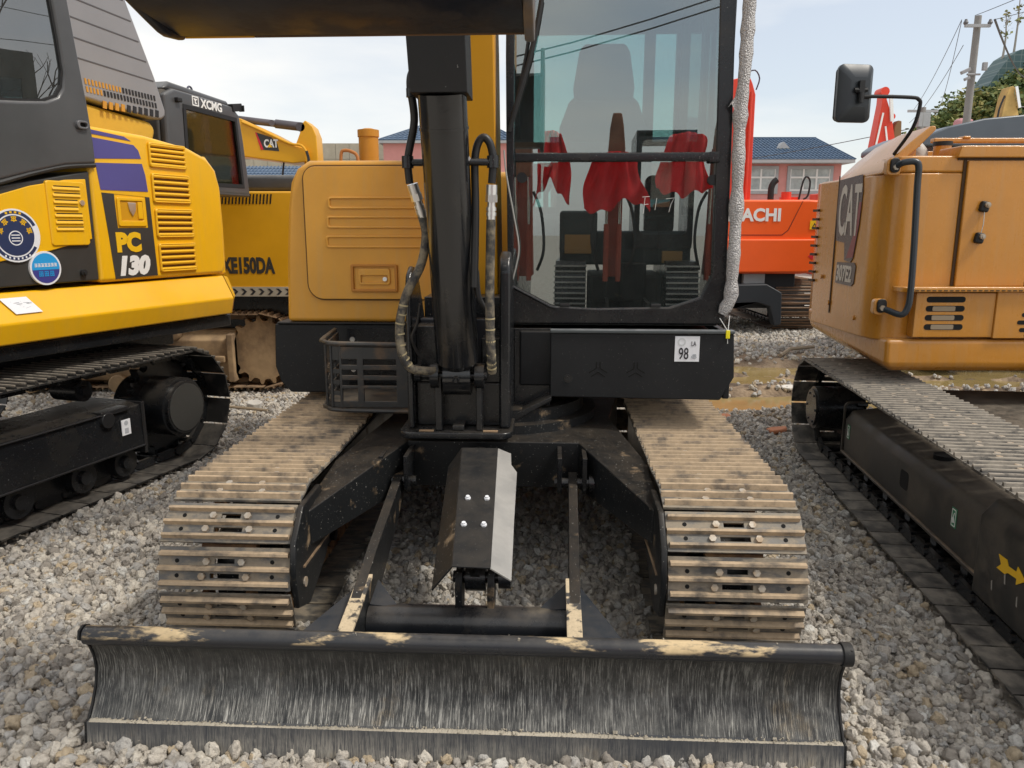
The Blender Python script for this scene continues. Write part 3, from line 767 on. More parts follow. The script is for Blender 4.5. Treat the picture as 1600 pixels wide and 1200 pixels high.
# --- undercarriage frame
mb = MB()
top = [(-0.63, 0.55), (-0.60, 0.55), (-0.36, 1.16), (0.36, 1.16), (0.60, 0.60), (0.63, 0.60), (0.63, 1.0), (0.52, 1.6), (0.62, 2.3), (0.62, 2.9), (0.3, 2.25), (-0.3, 2.25), (-0.63, 2.9), (-0.63, 2.3), (-0.52, 1.6), (-0.63, 1.0)]
def zt(x, y):
    d = max(0, math.hypot(x, (y - 1.65) * 0.9) - 0.62)
    return 0.615 - 0.16 * d
vs = [(x, y, zt(x, y)) for x, y in top] + [(x, y, zt(x, y) - (0.13 if abs(x) > 0.5 and y < 0.9 else 0.20)) for x, y in top]
n = len(top)
mb.add(vs, [tuple(range(n)), tuple(range(2 * n - 1, n - 1, -1))] + [(i, (i + 1) % n, (i + 1) % n + n, i + n) for i in range(n)])
xf = mb.build('x_frame', m_blackdirty, EX, bevel=0.006)
mb = MB(); mb.cyl((0, 1.72, 0.60), (0, 1.72, 0.655), 0.46, 48); mb.cyl((0, 1.72, 0.655), (0, 1.72, 0.71), 0.40, 48)
mb.build('slewing_ring', m_blackdirty, EX, smooth=True)
for s in (-1, 1):
    cx = 0.852 * s
    mb = MB()
    mb.prism([(0.62, 0.16), (0.62, 0.40), (0.75, 0.47), (2.6, 0.47), (2.75, 0.40), (2.75, 0.16)], 'yz', cx - 0.12, cx + 0.12)
    mb.build('track_frame', m_blackdirty, EX, bevel=0.008)
    # nose cheek plates beside the idler
    xi = cx - s * 0.238
    mb = MB(); mb.prism([(0.40, 0.235), (0.38, 0.36), (0.40, 0.47), (0.50, 0.565), (0.70, 0.575), (0.78, 0.52), (0.80, 0.35), (0.72, 0.28), (0.52, 0.195)], 'yz', xi - 0.011, xi + 0.011)
    o = mb.build('nose_plate', m_blackdirty, EX, bevel=0.006)
    mb = MB(); mb.cyl((xi - s * 0.011, 0.47, 0.30), (xi - s * 0.016, 0.47, 0.30), 0.018, 12); mb.build('bolt', m_bolt, o)
    mb = MB(); mb.box(min(xi - s * 0.011, xi - s * 0.017), max(xi - s * 0.011, xi - s * 0.017), 0.46, 0.76, 0.355, 0.362); mb.build('weld_line', m_shoe_d, o)
    wheel(EX, 'idler', cx, 0.68, 0.30, 0.245, 0.09, m_blackdirty)
    wheel(EX, 'sprocket', cx, 2.80, 0.30, 0.25, 0.06, m_blackdirty, toothed=19)
    tooth_rollers(EX, cx, (1.0, 1.35, 1.7, 2.05, 2.4), 0.105, 0.062, 0.17, m_blackdirty)
    tooth_rollers(EX, cx, (1.72,), 0.515, 0.045, 0.14, m_blackdirty)
    make_track(EX, cx, 0.68, 2.80, 0.305, 0.284, 40, shoeA, m_chain, jitter=0.0025)

# --- revolving deck and lower skirts
mb = MB(); mb.box(-0.95, 0.96, 1.90, 3.35, 0.70, 1.06); mb.box(0.10, 0.96, 1.44, 1.90, 0.80, 1.05)
mb.build('deck', m_blackflat, EX, bevel=0.01)
mb = MB()
mb.prism([(-1.165, 1.02), (-1.175, 0.80), (-1.15, 0.72), (-1.10, 0.665), (-0.30, 0.665), (-0.30, 1.02)], 'xz', 1.87, 1.95)
mb.prism([(1.95, 0.665), (1.95, 1.02), (3.3, 1.02), (3.3, 0.8), (3.1, 0.665)], 'yz', -1.165, -1.10)
mb.build('left_skirt', m_blackflat, EX, bevel=0.008)
mb = MB(); mb.box(-1.150, -0.30, 1.86, 3.3, 1.021, 1.030)
mb.build('skirt_cap', m_blackflat, EX, bevel=0.003)
mb = MB()
mb.prism([(0.238, 0.765), (0.238, 1.050), (1.030, 1.050), (1.040, 0.86), (0.984, 0.757)], 'xz', 1.37, 1.40)
mb.prism([(1.40, 0.757), (1.40, 1.05), (3.2, 1.05), (3.2, 0.80), (2.9, 0.757)], 'yz', 1.000, 1.03)
sk = mb.build('cab_skirt', m_blackflat, EX, bevel=0.006)
mb = MB(); mb.box(0.236, 1.032, 1.362, 1.405, 1.0505, 1.066)
mb.build('skirt_lip', mat('worn_lip', (0.07, 0.08, 0.085), 0.35, dust=0.5, dustcol=(0.3, 0.31, 0.32)), sk, bevel=0.004)
mb = MB(); mb.cyl((0.318, 1.372, 0.848), (0.318, 1.364, 0.848), 0.013, 6); mb.cyl((0.318, 1.370, 0.848), (0.318, 1.368, 0.848), 0.019, 18); mb.build('bolt', m_black, sk, smooth=True)
# two cut three-arm marks
for cx in (0.449, 0.612):
    mb = MB(); cz = 0.886
    def bar(p, q, t=0.0028):
        a, b = Vector((p[0], 0, p[1])), Vector((q[0], 0, q[1])); d = (b - a).normalized(); nn = Vector((-d.z, 0, d.x)) * t
        pts = [a + nn, b + nn, b - nn, a - nn]
        mb.prism([(cx + p_.x, cz + p_.z) for p_ in pts], 'xz', 1.3685, 1.372)
    for s in (-1, 1):
        bar((s * 0.0075, 0.038), (s * 0.0075, 0.010)); bar((s * 0.0075, 0.010), (s * 0.040, -0.010)); bar((0, -0.008), (s * 0.030, -0.027))
    mb.build('cut_mark', m_hole, sk)
# noise sticker "LA 98 dB"
mb = MB(); mb.box(0.778, 0.884, 1.3675, 1.3700, 0.929, 1.040)
st = mb.build('noise_sticker', m_white, sk)
text('sticker_text', '98', 0.072, (0.794, 1.367, 0.940), FACE_NY, m_ink, st, xs=0.62, bold=0.0006)
text('sticker_text', 'LA', 0.030, (0.848, 1.367, 0.998), FACE_NY, m_ink, st, xs=0.6)
text('sticker_text', 'dB', 0.026, (0.850, 1.367, 0.944), FACE_NY, m_greyink, st, xs=0.8, bold=0.001)
mb = MB()
mb.ring([(0.807 + 0.018 * math.cos(t), 1.015 + 0.018 * math.sin(t)) for t in np.linspace(0, 2 * PI, 25)[:-1]], [(0.807 + 0.011 * math.cos(t), 1.015 + 0.011 * math.sin(t)) for t in np.linspace(0, 2 * PI, 25)[:-1]], 'xz', 1.3665, 1.3675)
mb.build('sticker_ring', mat('pale_ring_ink', (0.60, 0.62, 0.63), 0.5), st)
# recessed panel left of the skirt and sloping bracket below it
mb = MB(); mb.box(0.075, 0.240, 1.45, 1.50, 0.70, 1.06); mb.build('recess_panel', m_black, EX, bevel=0.004)
mb = MB(); mb.prism([(0.075, 0.655), (0.245, 0.755), (0.245, 0.775), (0.075, 0.690)], 'xz', 1.33, 1.45); mb.build('slanted_bracket', m_black, EX, bevel=0.004)

# --- ochre engine side body
mb = MB()
body = [(-1.100, 1.031), (-1.085, 1.35), (-1.065, 1.60), (-1.045, 1.72), (-1.01, 1.785), (-0.95, 1.822), (-0.30, 1.822), (-0.30, 1.031)]
mb.prism(body, 'xz', 1.878, 3.1)
bd = mb.build('side_body', m_ochre, EX, bevel=0.022, seg=3)
mb = MB(); mb.prism(rr(-0.975, -0.28, 1.150, 1.792, (0.075, 0.01, 0.01, 0.06), 6), 'xz', 1.855, 1.874)
mb.prism([(-0.985, 1.145), (-0.985, 1.80), (-0.27, 1.80), (-0.27, 1.145)][:0] or [(-0.97, 1.16), (-0.97, 1.78), (-0.28, 1.78), (-0.28, 1.16)], 'xz', 1.874, 1.879)
door = mb.build('service_door', m_ochre, bd, bevel=0.008, seg=3)
mb = MB(); mb.ring(rr(-0.984, -0.278, 1.142, 1.800, (0.084, 0.012, 0.012, 0.07), 6), rr(-0.972, -0.283, 1.153, 1.789, (0.072, 0.008, 0.008, 0.058), 6), 'xz', 1.869, 1.8775)
mb.build('door_gap', mat('painted_gap_shadow', (0.16, 0.085, 0.02), 0.7), bd)  # dark ochre strip paints the shade in the gap round the door
for z0, z1, xa in ((1.590, 1.648, -0.858), (1.497, 1.556, -0.868), (1.402, 1.462, -0.876)):
    mb = MB(); mb.ring(rr(xa, -0.30, z0, z1, 0.016, 4), rr(xa + 0.012, -0.31, z0 + 0.010, z1 - 0.010, 0.008, 4), 'xz', 1.8475, 1.8556)
    mb.build('pressed_rib', m_ochre, door, bevel=0.0035)
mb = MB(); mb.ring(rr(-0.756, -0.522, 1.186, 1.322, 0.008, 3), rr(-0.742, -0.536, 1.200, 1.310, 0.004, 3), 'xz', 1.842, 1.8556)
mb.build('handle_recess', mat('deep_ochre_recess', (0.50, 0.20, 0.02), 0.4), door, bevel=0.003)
mb = MB(); mb.ring(rr(-0.718, -0.560, 1.222, 1.302, 0.012, 4), rr(-0.706, -0.572, 1.232, 1.268, 0.004, 4), 'xz', 1.846, 1.856)
hd = mb.build('door_handle', m_ochre, door, bevel=0.002)
mb = MB(); mb.cyl((-0.585, 1.848, 1.250), (-0.585, 1.842, 1.250), 0.011, 14); mb.build('lock', m_zinc, hd) if False else mb.build('lock', m_zinc, door, smooth=True)
# exhaust stack and lifting loop
mb = MB()
mb.cyl((-1.00, 3.40, 1.85), (-1.00, 3.40, 2.10), 0.066, 36); mb.cyl((-1.00, 3.40, 2.10), (-1.00, 3.40, 2.145), 0.072, 36); mb.cyl((-1.00, 3.40, 2.145), (-1.00, 3.40, 2.155), 0.060, 36, r2=0.03)
mb.build('exhaust_stack', mat('exhaust_ochre', (0.52, 0.23, 0.02), 0.5, var=0.15), EX, smooth=True)
mb = MB(); mb.tube([(-1.17, 3.3, 1.84), (-1.165, 3.3, 1.98), (-1.14, 3.3, 2.005), (-1.09, 3.3, 1.995), (-1.055, 3.3, 1.96), (-1.05, 3.3, 1.83)], 0.011, 10, smooth=4)
mb.build('lifting_loop', mat('rusty_orange', (0.46, 0.18, 0.05), 0.7), EX, smooth=True)
mb = MB(); mb.box(-1.09, 0.03, 3.0, 3.6, 1.04, 1.845); mb.build('rear_hood', m_ochre, EX, bevel=0.04, seg=3)

# --- step cage
mb = MB()
def cagepath(z, o=0.0):
    return [(-0.835, 1.80, z), (-0.800 + o, 1.47, z), (-0.772 + o, 1.40, z), (-0.70, 1.355 - 0.0, z - 0.002), (-0.385, 1.345, z - 0.004)]
mb.tube(cagepath(1.000), 0.012, 10, smooth=4)
cage = mb.build('step_cage', mat('cage_black', (0.028, 0.029, 0.030), 0.42, dirt=(0.28, 0.16, 0.07), damt=0.5, dthr=0.6, dscale=9, dust=0.3), EX, smooth=True)
cg = cage.data.materials[0]
mb = MB(); mb.tube(cagepath(0.700), 0.010, 8, smooth=4); mb.prism([(-0.83, 1.80), (-0.79, 1.46), (-0.76, 1.39), (-0.69, 1.36), (-0.385, 1.35), (-0.385, 1.80)], 'xy', 0.700, 0.708)
for hx in (-0.62, -0.53, -0.44): mb.cyl((hx, 1.45, 0.7085), (hx, 1.45, 0.7100), 0.022, 12, 1)
mb.build('step_plate', [cg, m_hole], cage)
mb = MB()     # front grille wall
x0, x1 = -0.690, -0.385
for (za, zb) in ((0.712, 0.742), (0.797, 0.812), (0.836, 0.858), (0.882, 0.905), (0.930, 0.985)): mb.box(x0, x1, 1.346, 1.356, za, zb)
for xa, xb in ((-0.6925, -0.684), (-0.616, -0.587), (-0.441, -0.3845)): mb.box(xa, xb, 1.3455, 1.3565, 0.713, 0.984)
mb.build('cage_front', cg, cage, bevel=0.003)
mb = MB()     # curved left side grille
seg = [(-0.690, 1.351), (-0.735, 1.362), (-0.768, 1.395), (-0.782, 1.46), (-0.795, 1.56), (-0.808, 1.68), (-0.822, 1.79)]
for i in range(len(seg) - 1):
    (xa, ya), (xb, yb) = seg[i], seg[i + 1]
    for za, zb in ((0.712, 0.735), (0.765, 0.785), (0.815, 0.835), (0.865, 0.885), (0.925, 0.99)):
        mb.add([(xa, ya, za), (xb, yb, za), (xb, yb, zb), (xa, ya, zb), (xa + .006, ya + .006, za), (xb + .006, yb + .006, za), (xb + .006, yb + .006, zb), (xa + .006, ya + .006, zb)], [(0, 1, 2, 3), (4, 5, 6, 7), (0, 1, 5, 4), (2, 3, 7, 6), (0, 3, 7, 4), (1, 2, 6, 5)])
    mb.cyl((xa, ya, 0.712), (xa, ya, 0.99), 0.007, 6)
mb.build('cage_side', cg, cage)
for z in (0.945, 0.790):
    mb = MB(); mb.cyl((-0.765, 1.868, z), (-0.765, 1.856, z), 0.013, 12); mb.build('bolt', m_zinc, cage)
mb = MB(); mb.box(-0.79, -0.42, 1.862, 1.869, 0.70, 1.0); mb.build('cage_back', m_black, cage)

# --- swing bracket
mb = MB()
mb.prism(rr(-0.385, 0.085, 1.07, 1.62, 0.05, 5), 'xy', 0.648, 0.676)
sb = mb.build('swing_bracket', m_black, EX, bevel=0.006)
for xa, xb, y0, zt_ in ((-0.352, -0.325, 1.12, 1.335), (0.030, 0.075, 1.14, 1.395)):
    mb = MB(); mb.prism([(y0, 0.676), (y0, zt_ - 0.08), (y0 + 0.03, zt_ - 0.02), (y0 + 0.09, zt_ + 0.01), (y0 + 0.17, zt_), (y0 + 0.22, zt_ - 0.06), (y0 + 0.45, 0.95), (y0 + 0.45, 0.676)], 'yz', xa, xb)
    mb.build('cheek_plate', m_black, sb, bevel=0.012, seg=3)
for xa, xb, z1 in ((-0.235, -0.205, 0.905), (-0.065, -0.040, 0.905), (-0.115, -0.165, 0.80)):
    mb = MB(); mb.box(min(xa, xb), max(xa, xb), 1.10, 1.45, 0.676, z1 if z1 > 0.85 else 0.70); mb.build('rib_plate', m_black, sb, bevel=0.005)
mb = MB(); mb.box(-0.325, 0.030, 1.19, 1.24, 0.676, 0.86); mb.box(-0.325, -0.20, 1.20, 1.50, 0.86, 1.10); mb.box(-0.05, 0.030, 1.20, 1.50, 0.86, 1.05); mb.box(-0.325, 0.030, 1.44, 1.60, 0.70, 1.20)
mb.build('bracket_web', m_black, sb, bevel=0.006)
mb = MB(); mb.cyl((-0.31, 1.12, 0.905), (-0.02, 1.12, 0.905), 0.018, 16)
for xa, xb in ((-0.250, -0.215), (-0.068, -0.030)): mb.cyl((xa, 1.12, 0.905), (xb, 1.12, 0.905), 0.052, 24)
mb.cyl((-0.315, 1.12, 0.915), (-0.29, 1.12, 0.915), 0.036, 18)
mb.build('foot_pin', m_black, sb, smooth=True)
# mud lying on the bracket foot
mb = MB(); mb.box(-0.30, -0.24, 1.085, 1.10, 0.6765, 0.681); mb.build('mud_smear', m_shoe_d, sb)
mb = MB(); mb.box(-0.035, 0.025, 1.085, 1.10, 0.6765, 0.681); mb.build('mud_smear', m_shoe_d, sb)
# second black casting seen left of the cylinder foot
mb = MB(); mb.box(-0.325, -0.03, 1.30, 1.36, 0.86, 1.12); mb.build('valve_cover', mat('bluish_black_paint', (0.016, 0.018, 0.024), 0.3), sb, bevel=0.01)

# --- boom, boom cylinder
mb = MB()
st = [((-0.155, 1.62, 1.15), 0.150), ((-0.155, 1.52, 1.60), 0.150), ((-0.155, 1.36, 2.20), 0.152), ((-0.155, 1.10, 2.90), 0.150), ((-0.155, 0.7, 3.5), 0.145)]
vs = []
for (x, y, z), w in st: vs += [(x - w, y, z), (x + w, y, z), (x + w, y + 0.34, z + 0.05), (x - w, y + 0.34, z + 0.05)]
fs = [(0, 1, 2, 3), (16, 17, 18, 19)]
for i in range(4):
    for k in range(4): fs.append((4 * i + k, 4 * i + (k + 1) % 4, 4 * i + 4 + (k + 1) % 4, 4 * i + 4 + k))
mb.add(vs, fs)
mb.build('boom', m_boom, EX, bevel=0.008)
mb = MB()
b0, b1 = Vector((-0.138, 1.12, 0.905)), Vector((-0.150, 0.86, 1.960))
dd = (b1 - b0).normalized()
mb.cyl(b0 + dd * 0.07, b1, 0.086, 40); mb.cyl(b0 + dd * 0.05, b0 + dd * 0.09, 0.070, 32, r2=0.086); 
mb.cyl(b0 + Vector((-0.055, 0, 0)), b0 + Vector((0.055, 0, 0)), 0.078, 32)
mb.cyl(b1 - dd * 0.12, b1 - dd * 0.11, 0.0885, 40)
bc = mb.build('boom_cylinder', mat('cylinder_black', (0.011, 0.012, 0.014), 0.13, dust=0.05, coat=0.3, dirt=(0.12, 0.10, 0.07), damt=0.25, dthr=0.58, dscale=4), EX, smooth=True)
mb = MB(); mb.cyl(b0 + Vector((0, -0.074, 0.0)), b0 + Vector((0, -0.092, -0.004)), 0.015, 6); mb.cyl(b0 + Vector((0, -0.092, -0.004)), b0 + Vector((0, -0.098, -0.004)), 0.007, 10); mb.build('grease_nipple', m_black, bc)
# rod cover box
mb = MB(); q0 = b1 - dd * 0.01; q1 = q0 + dd * 0.42
vs = []
for q, w in ((q0, 0.098), (q1, 0.100)): vs += [q + Vector((-w, -0.088, 0)), q + Vector((w, -0.088, 0)), q + Vector((w, 0.10, 0)), q + Vector((-w, 0.10, 0))]
mb.add(vs, [(0, 1, 2, 3), (4, 5, 6, 7)] + [(k, (k + 1) % 4, (k + 1) % 4 + 4, k + 4) for k in range(4)])
mb.build('rod_guard', mat('speckled_guard_paint', (0.014, 0.015, 0.017), 0.5, dirt=(0.5, 0.5, 0.48), damt=0.7, dthr=0.70, dscale=45, bump=0.5, bscale=90, dsoft=0.03), EX, bevel=0.003)

# --- hoses
def hose(pts, r, name='hose', m=m_hose, parent=EX, sm=6):
    mb = MB(); mb.tube(pts, r, 12, smooth=sm); return mb.build(name, m, parent, smooth=True)
h1 = hose([(-0.245, 0.90, 2.040), (-0.262, 0.90, 2.035), (-0.268, 0.90, 1.99), (-0.262, 0.93, 1.88), (-0.292, 0.95, 1.75), (-0.290, 0.96, 1.66)], 0.0145)
h2 = hose([(-0.268, 1.0, 1.598), (-0.252, 1.0, 1.54), (-0.240, 1.0, 1.47), (-0.262, 1.0, 1.36), (-0.322, 1.0, 1.245), (-0.352, 1.0, 1.122), (-0.346, 1.0, 1.02), (-0.318, 1.02, 0.955), (-0.262, 1.06, 0.935), (-0.225, 1.10, 0.93)], 0.0175, m=m_hosewrap)
h3 = hose([(-0.052, 0.95, 1.28), (-0.045, 0.95, 1.55), (-0.046, 0.95, 1.73), (-0.034, 0.95, 1.80), (-0.012, 0.95, 1.822), (0.010, 0.95, 1.80), (0.021, 0.95, 1.745), (0.016, 0.95, 1.66)], 0.0145)
h4 = hose([(0.012, 0.955, 1.53), (0.009, 0.955, 1.40), (0.006, 0.955, 1.25), (0.007, 0.96, 1.10), (0.010, 0.97, 1.0), (0.010, 1.0, 0.945)], 0.0175, m=m_hosewrap)
h5 = hose([(-0.048, 1.0, 1.34), (-0.040, 1.0, 1.24), (-0.010, 1.03, 1.16), (-0.012, 1.10, 1.0), (-0.02, 1.12, 0.94)], 0.0105)
hose([(-0.285, 1.10, 1.20), (-0.300, 1.10, 1.12), (-0.322, 1.10, 1.06), (-0.30, 1.12, 0.99)], 0.006, 'thin_cable')
def ferrule(p, q, parent):
    p, q = Vector(p), Vector(q); d = (q - p)
    mb = MB()
    mb.cyl(p, p + d * 0.28, 0.021, 14); mb.cyl(p + d * 0.28, p + d * 0.48, 0.0225, 6); mb.cyl(p + d * 0.48, p + d * 0.62, 0.015, 14); mb.cyl(p + d * 0.62, p + d * 0.72, 0.0195, 14); mb.cyl(p + d * 0.76, p + d * 0.86, 0.0195, 14); mb.cyl(p + d * 0.6, p + d, 0.0165, 14)
    mb.build('hose_fitting', m_zinc, parent, smooth=True)
ferrule((-0.283, 0.975, 1.66), (-0.250, 1.0, 1.535), h2)
ferrule((0.0155, 0.952, 1.655), (0.012, 0.955, 1.525), h4)
# yellowed bands tied round the lower hoses
def band(pts, r, parent):
    for p, q in pts:
        mb = MB(); mb.cyl(p, q, r, 14); mb.build('hose_band', mat('tan_band', (0.42, 0.35, 0.20), 0.7), parent, smooth=True)
def lerp_pts(cs, n):
    cs = [Vector(c) for c in cs]; res = []
    for i in range(n):
        t = i / (n - 1) * (len(cs) - 1); k = min(int(t), len(cs) - 2); f = t - k
        p = cs[k].lerp(cs[k + 1], f); d = (cs[k + 1] - cs[k]).normalized(); res.append((p - d * 0.0028, p + d * 0.0028))
    return res
band(lerp_pts([(-0.334, 1.0, 1.205), (-0.352, 1.0, 1.122), (-0.3465, 1.0, 1.02), (-0.325, 1.015, 0.968)], 8), 0.0186, h2)
band(lerp_pts([(0.0065, 0.957, 1.16), (0.0072, 0.961, 1.09), (0.0095, 0.97, 1.0), (0.0098, 0.985, 0.965)], 6), 0.0186, h4)
mb = MB()
mb.cyl((-0.292, 0.95, 1.735), (-0.18, 0.95, 1.735), 0.013, 12); mb.cyl((-0.294, 0.95, 1.715), (-0.294, 0.95, 1.758), 0.022, 12); mb.cyl((-0.196, 0.93, 1.735), (-0.176, 0.93, 1.735), 0.020, 6)
mb.cyl((-0.10, 0.92, 1.735), (0.02, 0.95, 1.735), 0.013, 12); mb.cyl((0.020, 0.95, 1.715), (0.020, 0.95, 1.758), 0.022, 12); mb.cyl((-0.265, 0.9, 1.985), (-0.265, 0.9, 1.955), 0.019, 12); mb.cyl((-0.265, 0.9, 2.0), (-0.23, 0.9, 2.035), 0.018, 12)
mb.build('hose_clamp', m_black, EX, smooth=True)
mb = MB(); mb.cyl((-0.066, 0.915, 1.742), (-0.066, 0.905, 1.745), 0.010, 6); mb.build('bolt', m_zinc, EX)

# --- bucket hanging overhead, seen from below
mb = MB()
prof = [(0.10, 1.978), (0.06, 1.972), (-0.15, 1.985), (-0.38, 2.04), (-0.52, 2.16), (-0.56, 2.32), (-0.50, 2.50), (-0.48, 2.48), (-0.53, 2.32), (-0.49, 2.18), (-0.36, 2.07), (-0.14, 2.015), (0.08, 2.0)]
mb.prism(prof, 'yz', -0.70, 0.165)
bk = mb.build('bucket', m_bucket, EX, smooth=True, label='dark worn steel bucket hanging overhead')
mb = MB()
pl = [(0.16, 2.05), (0.115, 1.985), (0.096, 1.970), (0.028, 1.962), (-0.004, 1.965), (-0.062, 1.979), (-0.142, 2.000), (-0.38, 2.03), (-0.53, 2.16), (-0.57, 2.32), (-0.50, 2.52), (0.0, 2.55)]
mb.prism(pl, 'yz', -0.732, -0.701); mb.build('side_plate', m_bucket, bk, bevel=0.01, seg=3)
mb = MB(); mb.prism([(0.16, 2.09), (0.125, 1.99), (0.09, 1.955), (0.04, 1.945), (-0.02, 1.96), (-0.142, 1.99), (-0.38, 2.03), (-0.53, 2.16), (-0.57, 2.32), (-0.50, 2.52), (0.0, 2.55)], 'yz', 0.166, 0.190); mb.build('side_plate', mat('scuffed_side_plate', (0.10, 0.10, 0.105), 0.5, dirt=(0.2, 0.13, 0.07), damt=0.7, dthr=0.5), bk, bevel=0.006)
mb = MB(); mb.prism([(0.103, 1.976), (0.103, 2.0), (0.085, 2.0), (0.085, 1.971)], 'yz', -0.70, -0.52); mb.build('cutting_lip', m_boom, bk, bevel=0.002, label='yellow painted corner of the lip')
mb = MB(); mb.prism([(0.103, 1.977), (0.106, 2.0), (0.085, 2.0), (0.085, 1.971)], 'yz', -0.519, 0.165); mb.build('cutting_lip', mat('rusty_lip', (0.14, 0.075, 0.035), 0.75, var=0.4), bk, bevel=0.002)
mb = MB(); mb.box(-0.43, 0.05, 0.02, 0.10, 2.02, 2.10); mb.build('weld_bead', m_bucket, bk, bevel=0.006)
mb = MB(); mb.box(-0.30, -0.28, -0.5, 0.0, 2.5, 2.9); mb.box(-0.02, 0.0, -0.5, 0.0, 2.5, 2.9); mb.box(-0.28, -0.02, -0.30, -0.1, 2.6, 3.6); mb.build('dipper_arm', m_boom, EX)

# --- cab
CY = 1.47
mb = MB()
# outline of the front frame with one big glazed opening
outer = [(0.055, 1.080), (0.30, 1.080), (0.60, 1.080), (0.85, 1.080), (1.006, 1.080), (1.002, 1.30), (0.995, 1.80), (0.985, 2.20), (0.975, 2.72), (0.90, 2.80), (0.50, 2.80), (0.13, 2.80), (0.045, 2.72), (0.040, 2.20), (0.042, 1.80), (0.045, 1.45), (0.050, 1.20)]
inner = [(0.075, 1.235), (0.235, 1.158), (0.43, 1.148), (0.76, 1.155), (0.895, 1.200), (0.940, 1.30), (0.930, 1.80), (0.920, 2.20), (0.910, 2.60), (0.86, 2.68), (0.50, 2.68), (0.16, 2.68), (0.082, 2.60), (0.076, 2.20), (0.074, 1.80), (0.072, 1.45), (0.072, 1.28)]
mb.ring(outer, inner, 'xz', CY - 0.02, CY + 0.045)
cab = mb.build('cab', m_black, EX, bevel=0.008, seg=3)
mb = MB(); mb.box(0.08, 0.925, CY - 0.028, CY + 0.006, 1.778, 1.812); mb.box(0.90, 0.945, CY - 0.030, CY - 0.02, 1.77, 1.815); mb.build('window_divider', m_black, cab, bevel=0.006)
mb = MB(); mb.box(0.082, 0.924, CY + 0.008, CY + 0.02, 1.8125, 1.86); mb.build('blind_rail', mat('sash_rail_paint', (0.045, 0.055, 0.065), 0.4), cab, bevel=0.004)
mb = MB(); mb.prism([(p[0], p[1]) for p in [(0.070, 1.235), (0.235, 1.155), (0.43, 1.146), (0.76, 1.153), (0.897, 1.198), (0.942, 1.30), (0.936, 1.776), (0.072, 1.776)]], 'xz', CY + 0.002, CY + 0.007)
mb.build('lower_windscreen', m_glass, cab)
mb = MB(); mb.prism([(0.072, 1.814), (0.934, 1.814), (0.915, 2.60), (0.86, 2.69), (0.16, 2.69), (0.078, 2.60)], 'xz', CY - 0.012, CY - 0.007)
mb.build('upper_windscreen', m_glass, cab)
# rear wall, roof, side walls with openings
mb = MB()
def wall_open(mb, plane, a, b, o, holes):
    """solid wall in plane between a,b with rectangular holes (sorted along the first axis, same height)."""
    (u0, u1, z0, z1) = o
    cur = u0; hz0, hz1 = holes[0][2], holes[0][3]
    bx = (lambda ua, ub, za, zb: mb.box(ua, ub, a, b, za, zb)) if plane == 'xz' else (lambda ua, ub, za, zb: mb.box(a, b, ua, ub, za, zb))
    bx(u0, u1, z0, hz0); bx(u0, u1, hz1, z1)
    for h in holes:
        bx(cur, h[0], hz0, hz1); cur = h[1]
    bx(cur, u1, hz0, hz1)
wall_open(mb, 'xz', 2.72, 2.76, (0.05, 1.0, 1.08, 2.80), [(0.130, 0.760, 1.62, 2.58), (0.82, 0.94, 1.62, 2.55)])
wall_open(mb, 'yz', 0.965, 0.998, (1.52, 2.72, 1.08, 2.80), [(1.57, 2.02, 1.55, 2.60), (2.10, 2.66, 1.62, 2.60)])
wall_open(mb, 'yz', 0.048, 0.075, (1.52, 2.72, 1.08, 2.80), [(1.57, 2.02, 1.60, 2.60), (2.10, 2.66, 1.62, 2.60)])
mb.box(0.06, 0.98, 1.52, 2.74, 2.76, 2.80); mb.box(0.06, 0.98, 1.50, 2.74, 1.07, 1.10)
mb.build('cab_shell', m_interior, cab)
mb = MB(); mb.box(0.12, 0.95, 2.735, 2.740, 1.60, 2.60); mb.build('rear_window', m_glassrear, cab)
mb = MB(); mb.box(0.978, 0.983, 1.55, 2.68, 1.54, 2.61); mb.build('side_window', m_glassrear, cab)
mb = MB(); mb.box(0.060, 0.064, 1.55, 2.68, 1.59, 2.61); mb.build('side_window', m_glassrear, cab)
# seat
mb = MB(); mb.prism([(0.352, 2.10), (0.342, 2.19), (0.372, 2.375), (0.400, 2.395), (0.590, 2.395), (0.618, 2.375), (0.648, 2.19), (0.638, 2.10)], 'xz', 2.10, 2.20)
hr = mb.build('headrest', m_seat, cab, bevel=0.035, seg=4)
mb = MB(); mb.prism([(0.26, 1.50), (0.275, 2.00), (0.32, 2.12), (0.36, 2.16), (0.63, 2.16), (0.67, 2.12), (0.715, 2.00), (0.73, 1.50)], 'xz', 2.10, 2.24); mb.prism(rr(0.25, 0.74, 1.70, 2.24, 0.06), 'xy', 1.40, 1.54)
mb.build('seat', m_seat, cab, bevel=0.045, seg=4)
mb = MB(); mb.box(0.12, 0.27, 1.75, 2.3, 1.10, 1.56); mb.box(0.74, 0.90, 1.75, 2.3, 1.10, 1.56); mb.box(0.3, 0.7, 2.3, 2.7, 1.10, 1.62)
mb.build('console', m_interior, cab, bevel=0.02)
for x in (0.21, 0.82):
    mb = MB(); mb.tube([(x, 1.80, 1.56), (x, 1.78, 1.66), (x + 0.01, 1.77, 1.70)], [0.012, 0.012, 0.024], 10); mb.tube([(x + 0.01, 1.77, 1.70), (x + 0.01, 1.765, 1.78)], [0.026, 0.020], 12)
    mb.build('joystick', m_rubber, cab, smooth=True)
for x in (0.42, 0.56):
    mb = MB(); mb.tube([(x, 1.62, 1.12), (x, 1.60, 1.45), (x - 0.02, 1.59, 1.55)], 0.009, 8); mb.cyl((x - 0.02, 1.59, 1.55), (x - 0.02, 1.585, 1.60), 0.017, 10); mb.build('travel_lever', m_interior, cab, smooth=True)
